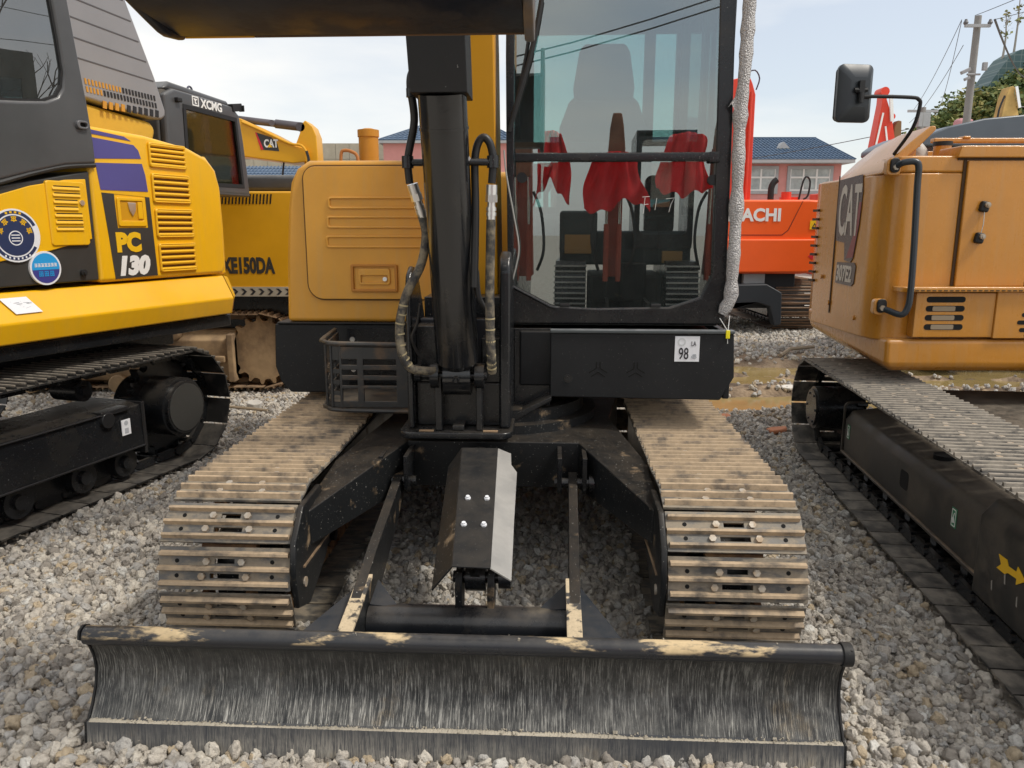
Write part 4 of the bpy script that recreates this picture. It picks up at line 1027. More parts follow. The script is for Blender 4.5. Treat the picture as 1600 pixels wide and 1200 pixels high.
mb = MB(); mb.box(0.105, 0.190, 1.53, 1.56, 1.625, 1.775); mb.box(0.15, 0.165, 1.54, 1.57, 1.1, 1.63); mn = mb.build('monitor', m_rubber, cab, bevel=0.006)
mb = MB(); mb.ring(rr(0.110, 0.185, 1.632, 1.770, 0.006, 2), rr(0.120, 0.175, 1.645, 1.757, 0.004, 2), 'xz', 1.524, 1.530); mb.build('monitor_bezel', m_interior, mn)
for x, z in ((0.108, 1.712), (0.925, 1.700)):
    mb = MB(); mb.cyl((x, CY + 0.001, z), (x, CY - 0.012, z), 0.022, 20); mb.build('glass_knob', m_rubber, cab, smooth=True)
for x in (0.30, 0.70):
    mb = MB(); mb.box(x - 0.022, x + 0.022, CY - 0.027, CY - 0.019, 1.156, 1.172); mb.build('glass_clip', m_rubber, cab, bevel=0.003)
mb = MB(); mb.tube([(0.19, 1.425, 2.42), (0.155, 1.425, 2.24), (0.085, 1.43, 2.0), (0.055, 1.435, 1.90)], [0.010, 0.011, 0.011, 0.008], 8, smooth=4); mb.tube([(0.155, 1.43, 2.42), (0.125, 1.43, 2.2), (0.075, 1.435, 1.98)], 0.006, 6, smooth=3)
mb.build('wiper', m_rubber, cab, smooth=True)
hose([(0.035, 1.40, 1.82), (0.045, 1.40, 1.72), (0.075, 1.40, 1.56), (0.098, 1.40, 1.42), (0.085, 1.40, 1.33), (0.065, 1.40, 1.26)], 0.0035, 'thin_cable', mat('grey_cable', (0.35, 0.35, 0.33), 0.5), cab)
# corner ledge strip at lower left of windscreen
mb = MB(); mb.tube([(0.068, CY - 0.022, 1.245), (0.235, CY - 0.022, 1.158), (0.26, CY - 0.022, 1.152)], 0.007, 8); mb.build('glass_trim', m_black, cab, smooth=True)
# scrawled white marks on the lower glass
mb = MB()
for p in ([(0.640, 1.628), (0.637, 1.590), (0.634, 1.560)], [(0.628, 1.630), (0.66, 1.632)], [(0.636, 1.598), (0.655, 1.600)], [(0.69, 1.625), (0.684, 1.575)], [(0.73, 1.622), (0.765, 1.626), (0.752, 1.60), (0.744, 1.566)]):
    mb.tube([(x, CY - 0.001, z) for x, z in p], 0.0010, 5)
mb.build('chalk_scrawl', m_whitepaint, cab)

# bubble wrap round the handrail at the right of the cab, with a tag on strings
rail = []
for i in range(46):
    t = i / 45; z = 2.46 - t * 1.33
    x = 1.026 + 0.009 * math.sin(z * 2.2 + 0.9) + 0.003 * math.sin(z * 9)
    if z < 1.20: x -= (1.20 - z) * 0.55
    rail.append((x, 1.42 + 0.004 * math.sin(z * 17), z))
rad = [0.026 + 0.002 * math.sin(i * 0.9) + 0.0015 * math.sin(i * 2.3) + (0.005 if i % 12 in (5, 6) else 0) for i in range(46)]
rad[-1] = 0.018
mb = MB(); mb.tube(rail, rad, 18)
wr = mb.build('bubble_wrap', m_wrap, EX, smooth=True, label='handrail wrapped in grey bubble wrap')
mb = MB(); mb.add([(1.00, 1.41, 2.05), (0.958, 1.40, 1.985), (0.972, 1.40, 2.0), (1.01, 1.41, 1.93), (1.01, 1.415, 2.06)], [(0, 1, 2, 3, 4)]); mb.build('loose_flap', m_wrap, wr)
mb = MB(); mb.tube([(0.972, 1.405, 1.115), (0.998, 1.36, 1.066)], 0.0018, 5); mb.tube([(1.014, 1.405, 1.125), (1.000, 1.36, 1.066)], 0.0018, 5); mb.tube([(1.0, 1.36, 1.03), (1.001, 1.36, 1.01)], 0.0016, 5); mb.build('string', m_string, wr)
mb = MB(); mb.box(0.992, 1.009, 1.357, 1.366, 1.032, 1.068); mb.build('tag', m_tyel, wr, bevel=0.002, label='small yellow plastic tag')

def to_world(o, root):
    """Give a child identity world transform, so that its mesh is written in yard coordinates."""
    M = Matrix.Translation(root.location) @ root.rotation_euler.to_matrix().to_4x4()
    o.matrix_local = M.inverted()
    return o

# ================================================================== bright yellow excavator on the left
PC = thing('excavator', 'bright yellow excavator at the left with violet stripes, side louvres and clean black tracks', 'excavator', (-2.26, 4.0, 0), 22)
shoeB = shoe_mesh('shoe', 0.50, 0.176, [m_shoe_b, m_bolt, m_hole], gh=0.030)
for cx in (-0.25, -2.2):
    t = make_track(PC, cx, -1.95, 0.80, 0.385, 0.345, 44, shoeB, m_black)
    t.rotation_euler = (0, 0, R(5))
def pc5(o): o.rotation_euler = (0, 0, R(5)); return o
mb = MB(); mb.prism([(-0.42, 0.22), (-0.42, 0.50), (-0.12, 0.50), (-0.045, 0.485), (-0.035, 0.25), (-0.05, 0.225)], 'xz', -2.1, 0.40)
mb.box(-0.34, -0.16, -2.0, 0.38, 0.085, 0.23)
fr = pc5(mb.build('track_frame', m_black, PC, bevel=0.006))
mb = MB(); mb.box(-0.42, -0.03, 0.395, 0.42, 0.19, 0.50); mb.box(-0.06, -0.026, -1.9, 0.40, 0.235, 0.247); mb.box(-0.06, -0.030, -0.9, 0.13, 0.478, 0.488); mb.box(-0.10, -0.028, 0.10, 0.30, 0.475, 0.50); mb.cyl((-0.07, 0.14, 0.45), (-0.02, 0.14, 0.45), 0.045, 16)
mb.build('frame_edge', mat('gloss_black_edge', (0.02, 0.02, 0.021), 0.18), fr, bevel=0.004)
mb = MB(); mb.box(-0.034, -0.030, 0.235, 0.300, 0.335, 0.425)
s = mb.build('frame_sticker', m_white, fr); mb = MB(); mb.cyl((-0.030, 0.268, 0.405), (-0.0285, 0.268, 0.405), 0.014, 12); mb.box(-0.030, -0.0285, 0.255, 0.282, 0.345, 0.375)
mb.build('sticker_mark', m_greyink, fr)
mb = MB(); mb.cyl((-0.40, 0.74, 0.395), (-0.03, 0.74, 0.395), 0.185, 40); mb.cyl((-0.03, 0.74, 0.395), (-0.005, 0.74, 0.395), 0.165, 40)
pc5(mb.build('final_drive', m_black, PC, smooth=True))
mb = MB(); mb.cyl((-0.0045, 0.74, 0.395), (-0.001, 0.74, 0.395), 0.150, 40); pc5(mb.build('drive_cover', mat('grey_cover', (0.045, 0.045, 0.042), 0.4, speck=0.3), PC, smooth=True))
pc5(wheel(PC, 'sprocket', -0.25, 0.80, 0.385, 0.33, 0.06, m_black, toothed=21))
for y in (-1.6, -1.2, -0.8, -0.4, 0.0, 0.3): pc5(wheel(PC, 'roller', -0.2, y, 0.155, 0.085, 0.22, m_black, 20))
for y in (-1.0, 0.1): pc5(wheel(PC, 'carrier_roller', -0.22, y, 0.62, 0.06, 0.18, m_black, 16))
# bumper ledge
LX = -0.055
mb = MB(); mb.prism([(-0.40, 1.192), (-0.135, 1.187), (LX, 1.040), (-0.085, 0.935), (-0.40, 0.925)], 'xz', -2.3, 1.215)
mb.add([(-0.40, 1.215, 1.192), (-0.135, 1.215, 1.187), (LX, 1.215, 1.040), (-0.085, 1.215, 0.935), (-0.40, 1.215, 0.925), (-0.40, 1.29, 1.18), (-0.16, 1.285, 1.175), (-0.12, 1.30, 1.045), (-0.16, 1.22, 0.94), (-0.40, 1.22, 0.935)], [(0, 1, 6, 5), (1, 2, 7, 6), (2, 3, 8, 7), (3, 4, 9, 8), (5, 6, 7, 8, 9)])
led = mb.build('bumper', m_pcyel, PC, bevel=0.010, seg=3)
v = [Vector((-0.118, -0.335, 1.158)), Vector((-0.118, -0.195, 1.158)), Vector((-0.0755, -0.145, 1.080)), Vector((-0.0755, -0.285, 1.080))]
o = sheet([p + Vector((0.004, 0, 0.003)) for p in v], 0.002).build('paper_label', m_white, led, label='creased white paper label')
mb = MB()
for k in range(9):
    f = 0.25 + 0.09 * (k % 6); q = v[0].lerp(v[3], f); r_ = v[1].lerp(v[2], f); a = q.lerp(r_, 0.25 + 0.06 * k); b = a + Vector((0.004 * math.sin(k), 0.028, -0.007 * math.cos(k * 2)))
    mb.tube([a + Vector((0.0055, 0, 0.004)), b + Vector((0.0055, 0, 0.004))], 0.0012, 4)
mb.build('handwriting', m_greyink, led)
mb = MB(); mb.box(-0.70, -0.12, -2.3, 1.24, 0.85, 0.93); mb.box(-2.4, -0.5, -2.0, 1.1, 0.72, 1.19); mb.cyl((-1.3, -0.5, 0.6), (-1.3, -0.5, 0.75), 0.5, 32)
mb.build('deck', m_black, PC, bevel=0.01)
# side bodywork
BX = -0.120
mb = MB(); mb.prism([(0.255, 1.20), (1.20, 1.20), (1.235, 1.24), (1.235, 1.76), (1.20, 1.87), (1.13, 1.935), (0.98, 1.985), (0.65, 2.025), (0.255, 2.040)], 'yz', BX, -2.3)
hood = mb.build('engine_hood', m_pcyel, PC, bevel=0.035, seg=4)
mb = MB(); mb.prism([(1.13, 1.195), (1.262, 1.195), (1.268, 1.5), (1.262, 1.74), (1.23, 1.865), (1.15, 1.945), (1.13, 1.95)], 'yz', BX - 0.030, -2.28)
mb.build('rear_corner', m_pcyel, PC, bevel=0.030, seg=4)
mb = MB(); mb.prism([(-2.3, 1.20), (0.250, 1.215), (0.256, 1.80), (-0.25, 1.70), (-2.3, 1.5)], 'yz', BX - 0.004, -1.6)
pnl = mb.build('lower_side_panel', m_pccharcoal, PC, bevel=0.010)
mb = MB(); mb.prism([(-2.3, 1.0), (-0.9, 1.18), (-0.35, 1.330), (-0.02, 1.385), (0.226, 1.440), (0.222, 1.755), (0.10, 1.745), (-0.10, 1.705), (-0.35, 1.63), (-0.9, 1.4), (-2.3, 1.1)], 'yz', BX + 0.004, BX - 0.02)
acc = mb.build('access_panel', m_pcyel, PC, bevel=0.004)
mb = MB(); mb.prism(rr(-0.020, 0.206, 1.408, 1.738, 0.018, 4), 'yz', BX + 0.012, BX - 0.01)
dr = mb.build('louvred_door', m_pcyel, PC, bevel=0.006, seg=3)
for k in range(7):
    z = 1.488 + k * 0.0345; y0, y1 = 0.012, 0.172 - (0.02 if k in (3, 4) else 0) - (0.0)
    mb = MB(); mb.prism([(BX + 0.012, z), (BX + 0.0125, z + 0.014), (BX + 0.019, z + 0.002), (BX + 0.0185, z - 0.003)], 'xz', y0, y1)
    mb.build('louvre', m_pcyel, dr, bevel=0.0015)
    mb = MB(); mb.box(BX + 0.0115, BX + 0.0135, y0 + 0.01, y1, z + 0.0125, z + 0.0185); mb.build('louvre_slot', m_hole, dr)
mb = MB(); mb.cyl((BX + 0.010, 0.176, 1.630), (BX + 0.020, 0.176, 1.630), 0.014, 16); mb.build('lock', m_zinc, dr, smooth=True)
mb = MB(); mb.cyl((BX - 0.004, 0.150, 1.262), (BX + 0.012, 0.150, 1.262), 0.018, 16); mb.cyl((BX + 0.012, 0.150, 1.262), (BX + 0.020, 0.150, 1.262), 0.009, 12); mb.build('rubber_plug', m_rubber, pnl, smooth=True)
# charcoal decal with lettering, violet stripes
e = 0.0025
mb = MB(); mb.ring([(0.315, 1.690), (0.640, 1.675), (0.652, 1.222), (0.352, 1.215), (0.345, 1.3), (0.335, 1.45)], [(0.395, 1.6865), (0.610, 1.6762), (0.612, 1.50), (0.400, 1.498), (0.398, 1.56), (0.396, 1.62)], 'yz', BX + e, BX + 0.0002)
dec = mb.build('model_decal', m_pccharcoal, hood)
text('decal_text', 'PC', 0.138, (BX + 0.004, 0.378, 1.372), FACE_PX, m_yel_ink, hood, bold=0.009, xs=1.0)
text('decal_text', '130', 0.138, (BX + 0.004, 0.366, 1.240), FACE_PX, m_whitepaint, hood, bold=0.009, xs=1.05, shear=0.22)
for pts in ([(0.300, 2.028), (0.49, 2.020), (0.535, 2.005), (0.555, 1.990), (0.302, 2.006)][:0] or [(0.285, 2.018), (0.50, 2.002), (0.545, 1.982), (0.287, 1.996)],
            [(0.288, 1.978), (0.560, 1.962), (0.590, 1.935), (0.605, 1.890), (0.292, 1.868)],
            [(0.296, 1.846), (0.608, 1.862), (0.625, 1.80), (0.634, 1.706), (0.312, 1.704)]):
    mb = MB(); mb.prism(pts, 'yz', BX + e, BX + 0.0002); mb.build('violet_stripe', m_violet, hood)
mb = MB(); mb.ring(rr(0.405, 0.600, 1.508, 1.668, 0.012, 3), rr(0.425, 0.580, 1.540, 1.650, 0.006, 3), 'yz', BX + 0.010, BX)
hb = mb.build('handle_recess', m_pcyel, hood, bevel=0.003)
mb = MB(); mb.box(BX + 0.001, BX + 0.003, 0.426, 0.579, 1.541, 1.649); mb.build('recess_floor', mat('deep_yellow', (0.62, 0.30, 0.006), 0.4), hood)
mb = MB(); mb.box(BX + 0.003, BX + 0.010, 0.545, 0.578, 1.55, 1.645); mb.build('handle', m_pcyel, hood, bevel=0.002)
mb = MB(); mb.prism([(0.478, 1.640), (0.530, 1.640), (0.528, 1.60), (0.505, 1.565), (0.485, 1.60)], 'yz', BX + 0.003, BX + 0.012); mb.build('lock_plate', m_zinc, hood, bevel=0.002)
# four vents of five bars
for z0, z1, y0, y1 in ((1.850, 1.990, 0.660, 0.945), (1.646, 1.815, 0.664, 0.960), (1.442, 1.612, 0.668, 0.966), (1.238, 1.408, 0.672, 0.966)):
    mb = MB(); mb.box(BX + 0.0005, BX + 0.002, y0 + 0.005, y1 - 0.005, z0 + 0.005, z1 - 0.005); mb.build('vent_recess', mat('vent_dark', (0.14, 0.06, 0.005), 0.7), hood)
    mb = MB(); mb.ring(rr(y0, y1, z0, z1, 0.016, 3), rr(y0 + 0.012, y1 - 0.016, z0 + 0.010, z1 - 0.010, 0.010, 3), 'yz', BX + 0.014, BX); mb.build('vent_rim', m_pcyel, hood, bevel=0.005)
    for k in range(5):
        z = z0 + (z1 - z0) * (k + 0.5) / 5
        mb = MB(); mb.cyl((BX + 0.004, y0 + 0.004, z), (BX + 0.004, y1 - 0.010, z), 0.0105, 12); mb.build('vent_bar', m_pcyel, hood, smooth=True)
# round stickers
def disc(mb, cy, cz, r, x0, x1, mi, r_in=None, a0=0, a1=360, n=40, sy=1.0):
    an = [R(a0 + (a1 - a0) * i / n) for i in range(n + 1)]
    if r_in is None and a1 - a0 >= 360:
        mb.prism([(cy + sy * r * math.cos(t), cz + r * math.sin(t)) for t in an[:-1]], 'yz', x0, x1, mi)
    else:
        mb.prism([(cy + sy * r * math.cos(t), cz + r * math.sin(t)) for t in an] + [(cy + sy * (r_in or 0) * math.cos(t), cz + (r_in or 0) * math.sin(t)) for t in reversed(an)], 'yz', x0, x1, mi)
mb = MB(); X0 = BX + 0.0045; c = (-0.208, 1.462)
disc(mb, *c, 0.130, X0, X0 + .0015, 0); disc(mb, *c, 0.121, X0 + .0015, X0 + .0022, 1, 0.105, -150, -30); disc(mb, *c, 0.121, X0 + .0015, X0 + .0022, 1, 0.105, 25, 155); disc(mb, *c, 0.098, X0 + .0015, X0 + .0022, 1)
disc(mb, c[0], c[1] - 0.012, 0.036, X0 + .0022, X0 + .0028, 0, 0.031, 0, 359)
for a in (165, 128, 90, 52, 15):
    cy, cz = c[0] + 0.076 * math.cos(R(a)), c[1] + 0.004 + 0.076 * math.sin(R(a)); th = R(a - 90)
    for du, dv, wu, wv in ((0, 0.010, 0.014, 0.0022), (0, 0.002, 0.011, 0.0022), (0, -0.007, 0.015, 0.0022), (0, 0, 0.0022, 0.014), (-0.009, -0.001, 0.002, 0.009), (0.009, 0.003, 0.002, 0.010)):
        ps = [(du + su * wu, dv + sv * wv) for su, sv in ((-1, -1), (1, -1), (1, 1), (-1, 1))]
        mb.prism([(cy + p * math.cos(th) - q * math.sin(th), cz + p * math.sin(th) + q * math.cos(th)) for p, q in ps], 'yz', X0 + .0022, X0 + .003, 2)
for k in range(4):
    a = 108 - k * 12; cy, cz = c[0] + 0.113 * math.cos(R(a)), c[1] + 0.113 * math.sin(R(a)); mb.prism([(cy - .006, cz - .005), (cy + .006, cz - .005), (cy + .006, cz + .005), (cy - .006, cz + .005)], 'yz', X0 + .0022, X0 + .0028, 2)
for k in range(7):
    a = -120 + k * 10; cy, cz = c[0] + 0.124 * math.cos(R(a)), c[1] + 0.112 * math.sin(R(a)); mb.prism([(cy - .004, cz - .005), (cy + .004, cz - .005), (cy + .004, cz + .005), (cy - .004, cz + .005)], 'yz', X0 + .0022, X0 + .0028, 0)
for q in (-0.014, 0.0, 0.014): mb.prism([(c[0] - 0.022, c[1] - 0.014 + q), (c[0] + 0.022, c[1] - 0.014 + q), (c[0] + 0.022, c[1] - 0.009 + q), (c[0] - 0.022, c[1] - 0.009 + q)], 'yz', X0 + .0022, X0 + .0028, 0)
mb.build('round_badge', [m_white, m_navy, m_yel_ink], acc, label='round navy badge with orange lettering in an arc')
mb = MB(); c = (-0.070, 1.297); X0 = BX - 0.0035
disc(mb, *c, 0.086, X0, X0 + .012, 0); X0 += 0.012
disc(mb, *c, 0.076, X0, X0 + .0008, 1, None, 180, 360) if False else disc(mb, *c, 0.076, X0, X0 + .0008, 2)
disc(mb, c[0], c[1], 0.076, X0 + .0008, X0 + .0014, 1, 0.0, 0, 180)
mb.prism([(c[0] - 0.066, c[1] + 0.002), (c[0] + 0.066, c[1] + 0.002), (c[0] + 0.062, c[1] - 0.020), (c[0] - 0.062, c[1] - 0.020)][:0] or [(c[0] - 0.075, c[1] + 0.0), (c[0] + 0.075, c[1] + 0.0), (c[0] + 0.073, c[1] - 0.008), (c[0] - 0.073, c[1] - 0.008)], 'yz', X0 + .0008, X0 + .0014, 1)
for k in range(7):
    y = c[0] - 0.054 + k * 0.018
    for du, dv, wu, wv in ((0, 0.007, 0.007, 0.0018), (0, 0, 0.007, 0.0016), (0, -0.007, 0.0075, 0.0018), (0, 0, 0.0018, 0.009), (0.005, 0, 0.0014, 0.008)):
        mb.prism([(y + du - wu, c[1] + 0.016 + dv - wv), (y + du + wu, c[1] + 0.016 + dv - wv), (y + du + wu, c[1] + 0.016 + dv + wv), (y + du - wu, c[1] + 0.016 + dv + wv)], 'yz', X0 + .0014, X0 + .0022, 0)
for k in range(3):
    y = c[0] - 0.030 + k * 0.030
    for du, dv, wu, wv in ((0, 0.011, 0.011, 0.0022), (0, 0, 0.009, 0.002), (0, -0.011, 0.012, 0.0022), (0, 0, 0.0022, 0.013), (-0.009, -0.002, 0.002, 0.009), (0.009, 0.001, 0.002, 0.010)):
        mb.prism([(y + du - wu, c[1] - 0.028 + dv - wv), (y + du + wu, c[1] - 0.028 + dv - wv), (y + du + wu, c[1] - 0.028 + dv + wv), (y + du - wu, c[1] - 0.028 + dv + wv)], 'yz', X0 + .0014, X0 + .0022, 1)
mb.build('round_badge', [m_white, m_sky_ink, mat('indigo_ink', (0.05, 0.05, 0.25), 0.4)], pnl, label='small round blue and white badge')
# cab with big side window
mb = MB()
outer = [(-1.9, 1.52), (-0.9, 1.60), (-0.35, 1.695), (-0.10, 1.765), (0.10, 1.815), (0.285, 1.835), (0.283, 1.95), (0.268, 2.15), (0.235, 2.45), (0.205, 2.75), (0.19, 2.92), (-0.5, 3.0), (-1.2, 3.0), (-1.9, 2.95)]
inner = [(-1.7, 2.04), (-0.9, 2.055), (-0.35, 2.083), (-0.10, 2.108), (0.03, 2.125), (0.10, 2.155), (0.135, 2.205), (0.150, 2.28), (0.140, 2.45), (0.115, 2.72), (0.08, 2.80), (-0.5, 2.88), (-1.2, 2.88), (-1.7, 2.85)]
mb.ring(outer, inner, 'yz', BX + 0.022, BX - 0.05)
pcab = mb.build('cab', m_cabgrey, PC, bevel=0.016, seg=4)
mb = MB(); mb.ring([(y + (0.0 if y < 0 else 0.004), z) for y, z in inner], [(y * 0.985 + (-0.006 if y > 0 else 0.004), z + (0.010 if z < 2.4 else -0.01)) for y, z in inner], 'yz', BX + 0.010, BX - 0.03)
mb.build('window_seal', m_rubber, pcab)
mb = MB(); mb.prism(inner, 'yz', BX + 0.000, BX - 0.006); mb.build('side_window', m_glassdark, pcab)
mb = MB(); mb.prism([(-1.9, 1.52), (0.28, 1.84), (0.19, 2.92), (-0.5, 2.98), (-1.9, 2.92)], 'yz', -1.00, -1.05); mb.box(-1.0, BX - 0.05, 0.16, 0.20, 1.84, 2.90); mb.box(-1.0, BX - 0.05, -1.9, 0.19, 2.90, 2.95); mb.box(-1.0, BX - 0.05, -1.9, 0.2, 1.55, 1.60)
mb.prism(rr(-0.55, -0.15, 1.60, 2.62, 0.08), 'yz', -0.35, -0.75)
mb.build('cab_interior', m_seat, pcab)
mb = MB(); mb.ring(rr(0.180, 0.250, 2.008, 2.052, 0.020, 4), rr(0.198, 0.240, 2.020, 2.040, 0.009, 4), 'yz', BX + 0.040, BX + 0.018)
mb.build('door_catch', mat('catch_grey', (0.12, 0.12, 0.125), 0.35), pcab, bevel=0.004)
mb = MB(); mb.box(BX + 0.0221, BX + 0.024, 0.200, 0.238, 2.020, 2.040); mb.build('catch_slot', m_hole, pcab)
mb = MB(); mb.tube([(BX + 0.006, y, z - 0.003) for y, z in outer[:6]], 0.014, 8, smooth=3); mb.build('sill_trim', m_pccharcoal, pcab, smooth=True)
# grey ribbed housing above the hood
mb = MB()
gq = [(0.35, 2.30), (1.18, 2.205), (1.262, 2.21), (1.298, 2.235), (1.300, 2.275), (1.235, 2.47), (1.045, 2.92), (1.03, 3.05), (0.35, 3.05)]
mb.prism(gq, 'yz', -0.60, -1.5)
gh = mb.build('ribbed_housing', m_greyplate, PC, bevel=0.018, seg=3, label='grey plastic housing with ribs and a slotted grille')
for k in range(5):
    z = 2.47 + k * 0.112; y1 = 1.215 - (z - 2.47) * 0.42
    mb = MB(); mb.prism([(0.40, z + 0.030), (y1, z - 0.030), (y1, z - 0.022), (0.40, z + 0.038)], 'yz', -0.598, -0.601); mb.build('groove', mat('groove_dark', (0.09, 0.085, 0.09), 0.6), gh)
m_slot = mat('slot_dark', (0.015, 0.015, 0.018), 0.6); m_slot_o = mat('slot_ochre', (0.55, 0.27, 0.03), 0.5)  # ochre slots paint in the orange reflection on the grille
for row, z in enumerate((2.345, 2.300)):
    for k in range(22):
        y = 0.69 + k * 0.0245 + row * 0.006; zz = z - (y - 0.69) * 0.045
        mb = MB(); mb.prism([(y, zz), (y + 0.013, zz), (y + 0.010, zz + 0.032), (y - 0.003, zz + 0.032)], 'yz', -0.5965, -0.601); mb.build('slot', m_slot if (k > 10 - row * 6) else m_slot_o, gh)
for k in range(10):
    y = 0.80 + k * 0.045
    mb = MB(); mb.prism([(y, 2.222), (y + 0.026, 2.219), (y + 0.030, 2.262), (y + 0.004, 2.266)], 'yz', -0.5955, -0.602); mb.build('slot', m_slot if k > 3 else m_slot_o, gh)
mb = MB(); mb.prism([(0.35, 1.95), (1.12, 1.95), (1.20, 2.05), (1.235, 2.14), (1.20, 2.19), (0.35, 2.28)], 'yz', -0.63, -1.6); mb.build('rear_hood', mat('dusty_yellow', (0.60, 0.36, 0.03), 0.5, var=0.2), PC, bevel=0.03)

# ================================================================== amber excavator with muddy tracks, further back left
XC = thing('excavator', 'amber excavator with grey cab and mud caked tracks behind the bright yellow one', 'excavator', (-2.3, 7.05, 0), 90)
shoeD = shoe_mesh('shoe', 0.5, 0.172, [m_shoe_d, m_shoe_d, m_hole], gh=0.028, detail=False)
t = make_track(XC, -0.10, -2.6, 0.02, 0.40, 0.33, 42, shoeD, m_shoe_d, jitter=0.004)
make_track(XC, -2.2, -2.6, 0.02, 0.40, 0.33, 42, shoeD, m_shoe_d, jitter=0.004)
mb = MB(); mb.prism([(-0.3, 0.12), (0.10, 0.12), (0.155, 0.20), (0.155, 0.50), (0.05, 0.58), (-0.3, 0.58)], 'xz', -2.5, -0.22)
mb.prism([(-0.3, 0.30), (0.20, 0.30), (0.20, 0.36), (-0.3, 0.36)], 'xz', -1.2, -0.3); mb.box(0.0, 0.19, -0.28, -0.22, 0.12, 0.56)
for y in (-2.1, -1.7, -1.3, -0.9, -0.5): mb.cyl((0.08, y, 0.10), (0.19, y, 0.10), 0.085, 14)
mb.cyl((0.1, -0.75, 0.55), (0.20, -0.75, 0.55), 0.05, 14)
mb.build('track_frame', m_caked, XC, bevel=0.012)
wheel(XC, 'sprocket', 0.05, 0.02, 0.40, 0.32, 0.08, m_caked, toothed=17)
mb = MB(); mb.box(-2.4, 0.0, -2.0, 0.3, 0.72, 0.90); mb.box(-2.0, -0.1, -1.2, 0.2, 0.42, 0.72)
mb.build('deck', m_black, XC)
mb = MB(); mb.box(-1.6, 0.18, -0.55, 0.75, 0.90, 1.812)
xb = mb.build('engine_body', m_xyel, XC, bevel=0.02)
for k in range(15):
    y = -0.22 + k * 0.030
    mb = MB(); mb.obox((0.1815, y, 1.745), (0.004, 0.012, 0.085), (R(-8), 0, 0)); mb.build('vent_slot', m_hole, xb)
text('decal_text', 'XE150DA', 0.185, (0.182, -0.265, 1.110), FACE_PX, m_pccharcoal, xb, bold=0.009, xs=0.60)
mb = MB(); mb.box(0.16, 0.188, -0.56, 0.76, 0.900, 0.985)
hz = mb.build('hazard_strip', mat('dirty_pale_strip', (0.42, 0.38, 0.30), 0.7, var=0.2), XC)
for k in range(16):
    y = -0.50 + k * 0.078
    mb = MB(); mb.prism([(y, 0.915), (y + 0.028, 0.943), (y, 0.970), (y + 0.024, 0.970), (y + 0.052, 0.943), (y + 0.024, 0.915)], 'yz', 0.1885, 0.190); mb.build('chevron', m_ink, hz)
mb = MB(); mb.box(-1.4, 0.10, -0.18, 0.42, 1.813, 1.955); mb.build('engine_cover', m_cabgrey, XC, bevel=0.04, seg=3)
def xplace(o):       # cab parts turned 15 degrees in the yard
    W_ = Matrix.Translation((-2.3, 6.3, 0)) @ Matrix.Rotation(R(-15), 4, 'Z')
    M = Matrix.Translation(XC.location) @ XC.rotation_euler.to_matrix().to_4x4()
    o.matrix_local = M.inverted() @ W_
    return o
mb = MB()
mb.ring([(-0.62, 1.75), (-0.2, 1.75), (0.375, 1.75), (0.355, 1.95), (0.325, 2.20), (0.290, 2.40), (0.20, 2.455), (-0.1, 2.470), (-0.50, 2.480), (-0.60, 2.43)],
        [(-0.400, 1.835), (-0.1, 1.838), (0.268, 1.845), (0.262, 1.95), (0.250, 2.15), (0.225, 2.345), (0.15, 2.350), (-0.1, 2.355), (-0.38, 2.362), (-0.398, 2.34)], 'yz', 0.0, -0.06)
mb.prism([(-0.60, 2.48), (0.22, 2.455), (0.20, 2.49), (-0.55, 2.535)][:0] or [(-0.58, 2.470), (0.24, 2.445), (0.18, 2.495), (-0.50, 2.530)], 'yz', -0.03, -0.62)
mb.box(-0.62, -0.055, -0.62, -0.57, 1.76, 2.47); mb.box(-0.62, -0.055, 0.24, 0.28, 1.75, 1.88); mb.box(-0.62, -0.57, 0.24, 0.28, 1.88, 2.42); mb.box(-0.62, 0.0, -0.57, 0.370, 1.755, 1.80)
xcab = xplace(mb.build('cab', m_cabgrey, XC, bevel=0.02, seg=3))
mb = MB(); mb.prism([(-0.410, 1.825), (0.278, 1.835), (0.232, 2.36), (-0.395, 2.375)], 'yz', -0.012, -0.017); mb.build('side_window', glass('reflective_cab_glass', (0.80, 0.78, 0.70), 0.9, bumpy=0.08), xcab)
mb = MB(); mb.ring([(-0.425, 1.812), (0.292, 1.822), (0.243, 2.372), (-0.41, 2.388)], [(-0.395, 1.840), (0.262, 1.850), (0.220, 2.342), (-0.378, 2.356)], 'yz', 0.004, -0.010); mb.build('window_seal', m_rubber, xcab)
text('cab_lettering', 'XCMG', 0.088, (0.003, -0.20, 2.392), FACE_PX, m_whitepaint, xcab, bold=0.003, xs=1.0)
mb = MB(); mb.ring(rr(-0.300, -0.225, 2.392, 2.462, 0.004, 2), rr(-0.291, -0.234, 2.401, 2.453, 0.003, 2), 'yz', 0.003, 0.0); mb.prism([(-0.285, 2.445), (-0.24, 2.445), (-0.262, 2.425), (-0.245, 2.408), (-0.27, 2.408), (-0.272, 2.43)], 'yz', 0.003, 0.0); mb.build('cab_emblem', m_whitepaint, xcab)
mb = MB(); mb.tube([(-0.25, 0.02 + 0.028 * math.cos(t), 2.56 + 0.028 * math.sin(t)) for t in np.linspace(-PI / 2, 1.5 * PI, 17)], 0.008, 8); mb.cyl((-0.25, 0.02, 2.50), (-0.25, 0.02, 2.535), 0.010, 8); mb.build('lifting_eye', mat('dull_steel', (0.12, 0.12, 0.16), 0.4, metal=0.6), xcab, smooth=True)
mb = MB(); mb.obox((-0.04, 0.26, 2.455), (0.10, 0.13, 0.06), (R(10), 0, 0)); mb.box(-0.02, 0.03, 0.315, 0.325, 2.43, 2.48); mb.obox((0.01, -0.47, 2.405), (0.04, 0.05, 0.03)); mb.build('work_lamp', m_rubber, xcab, bevel=0.008)
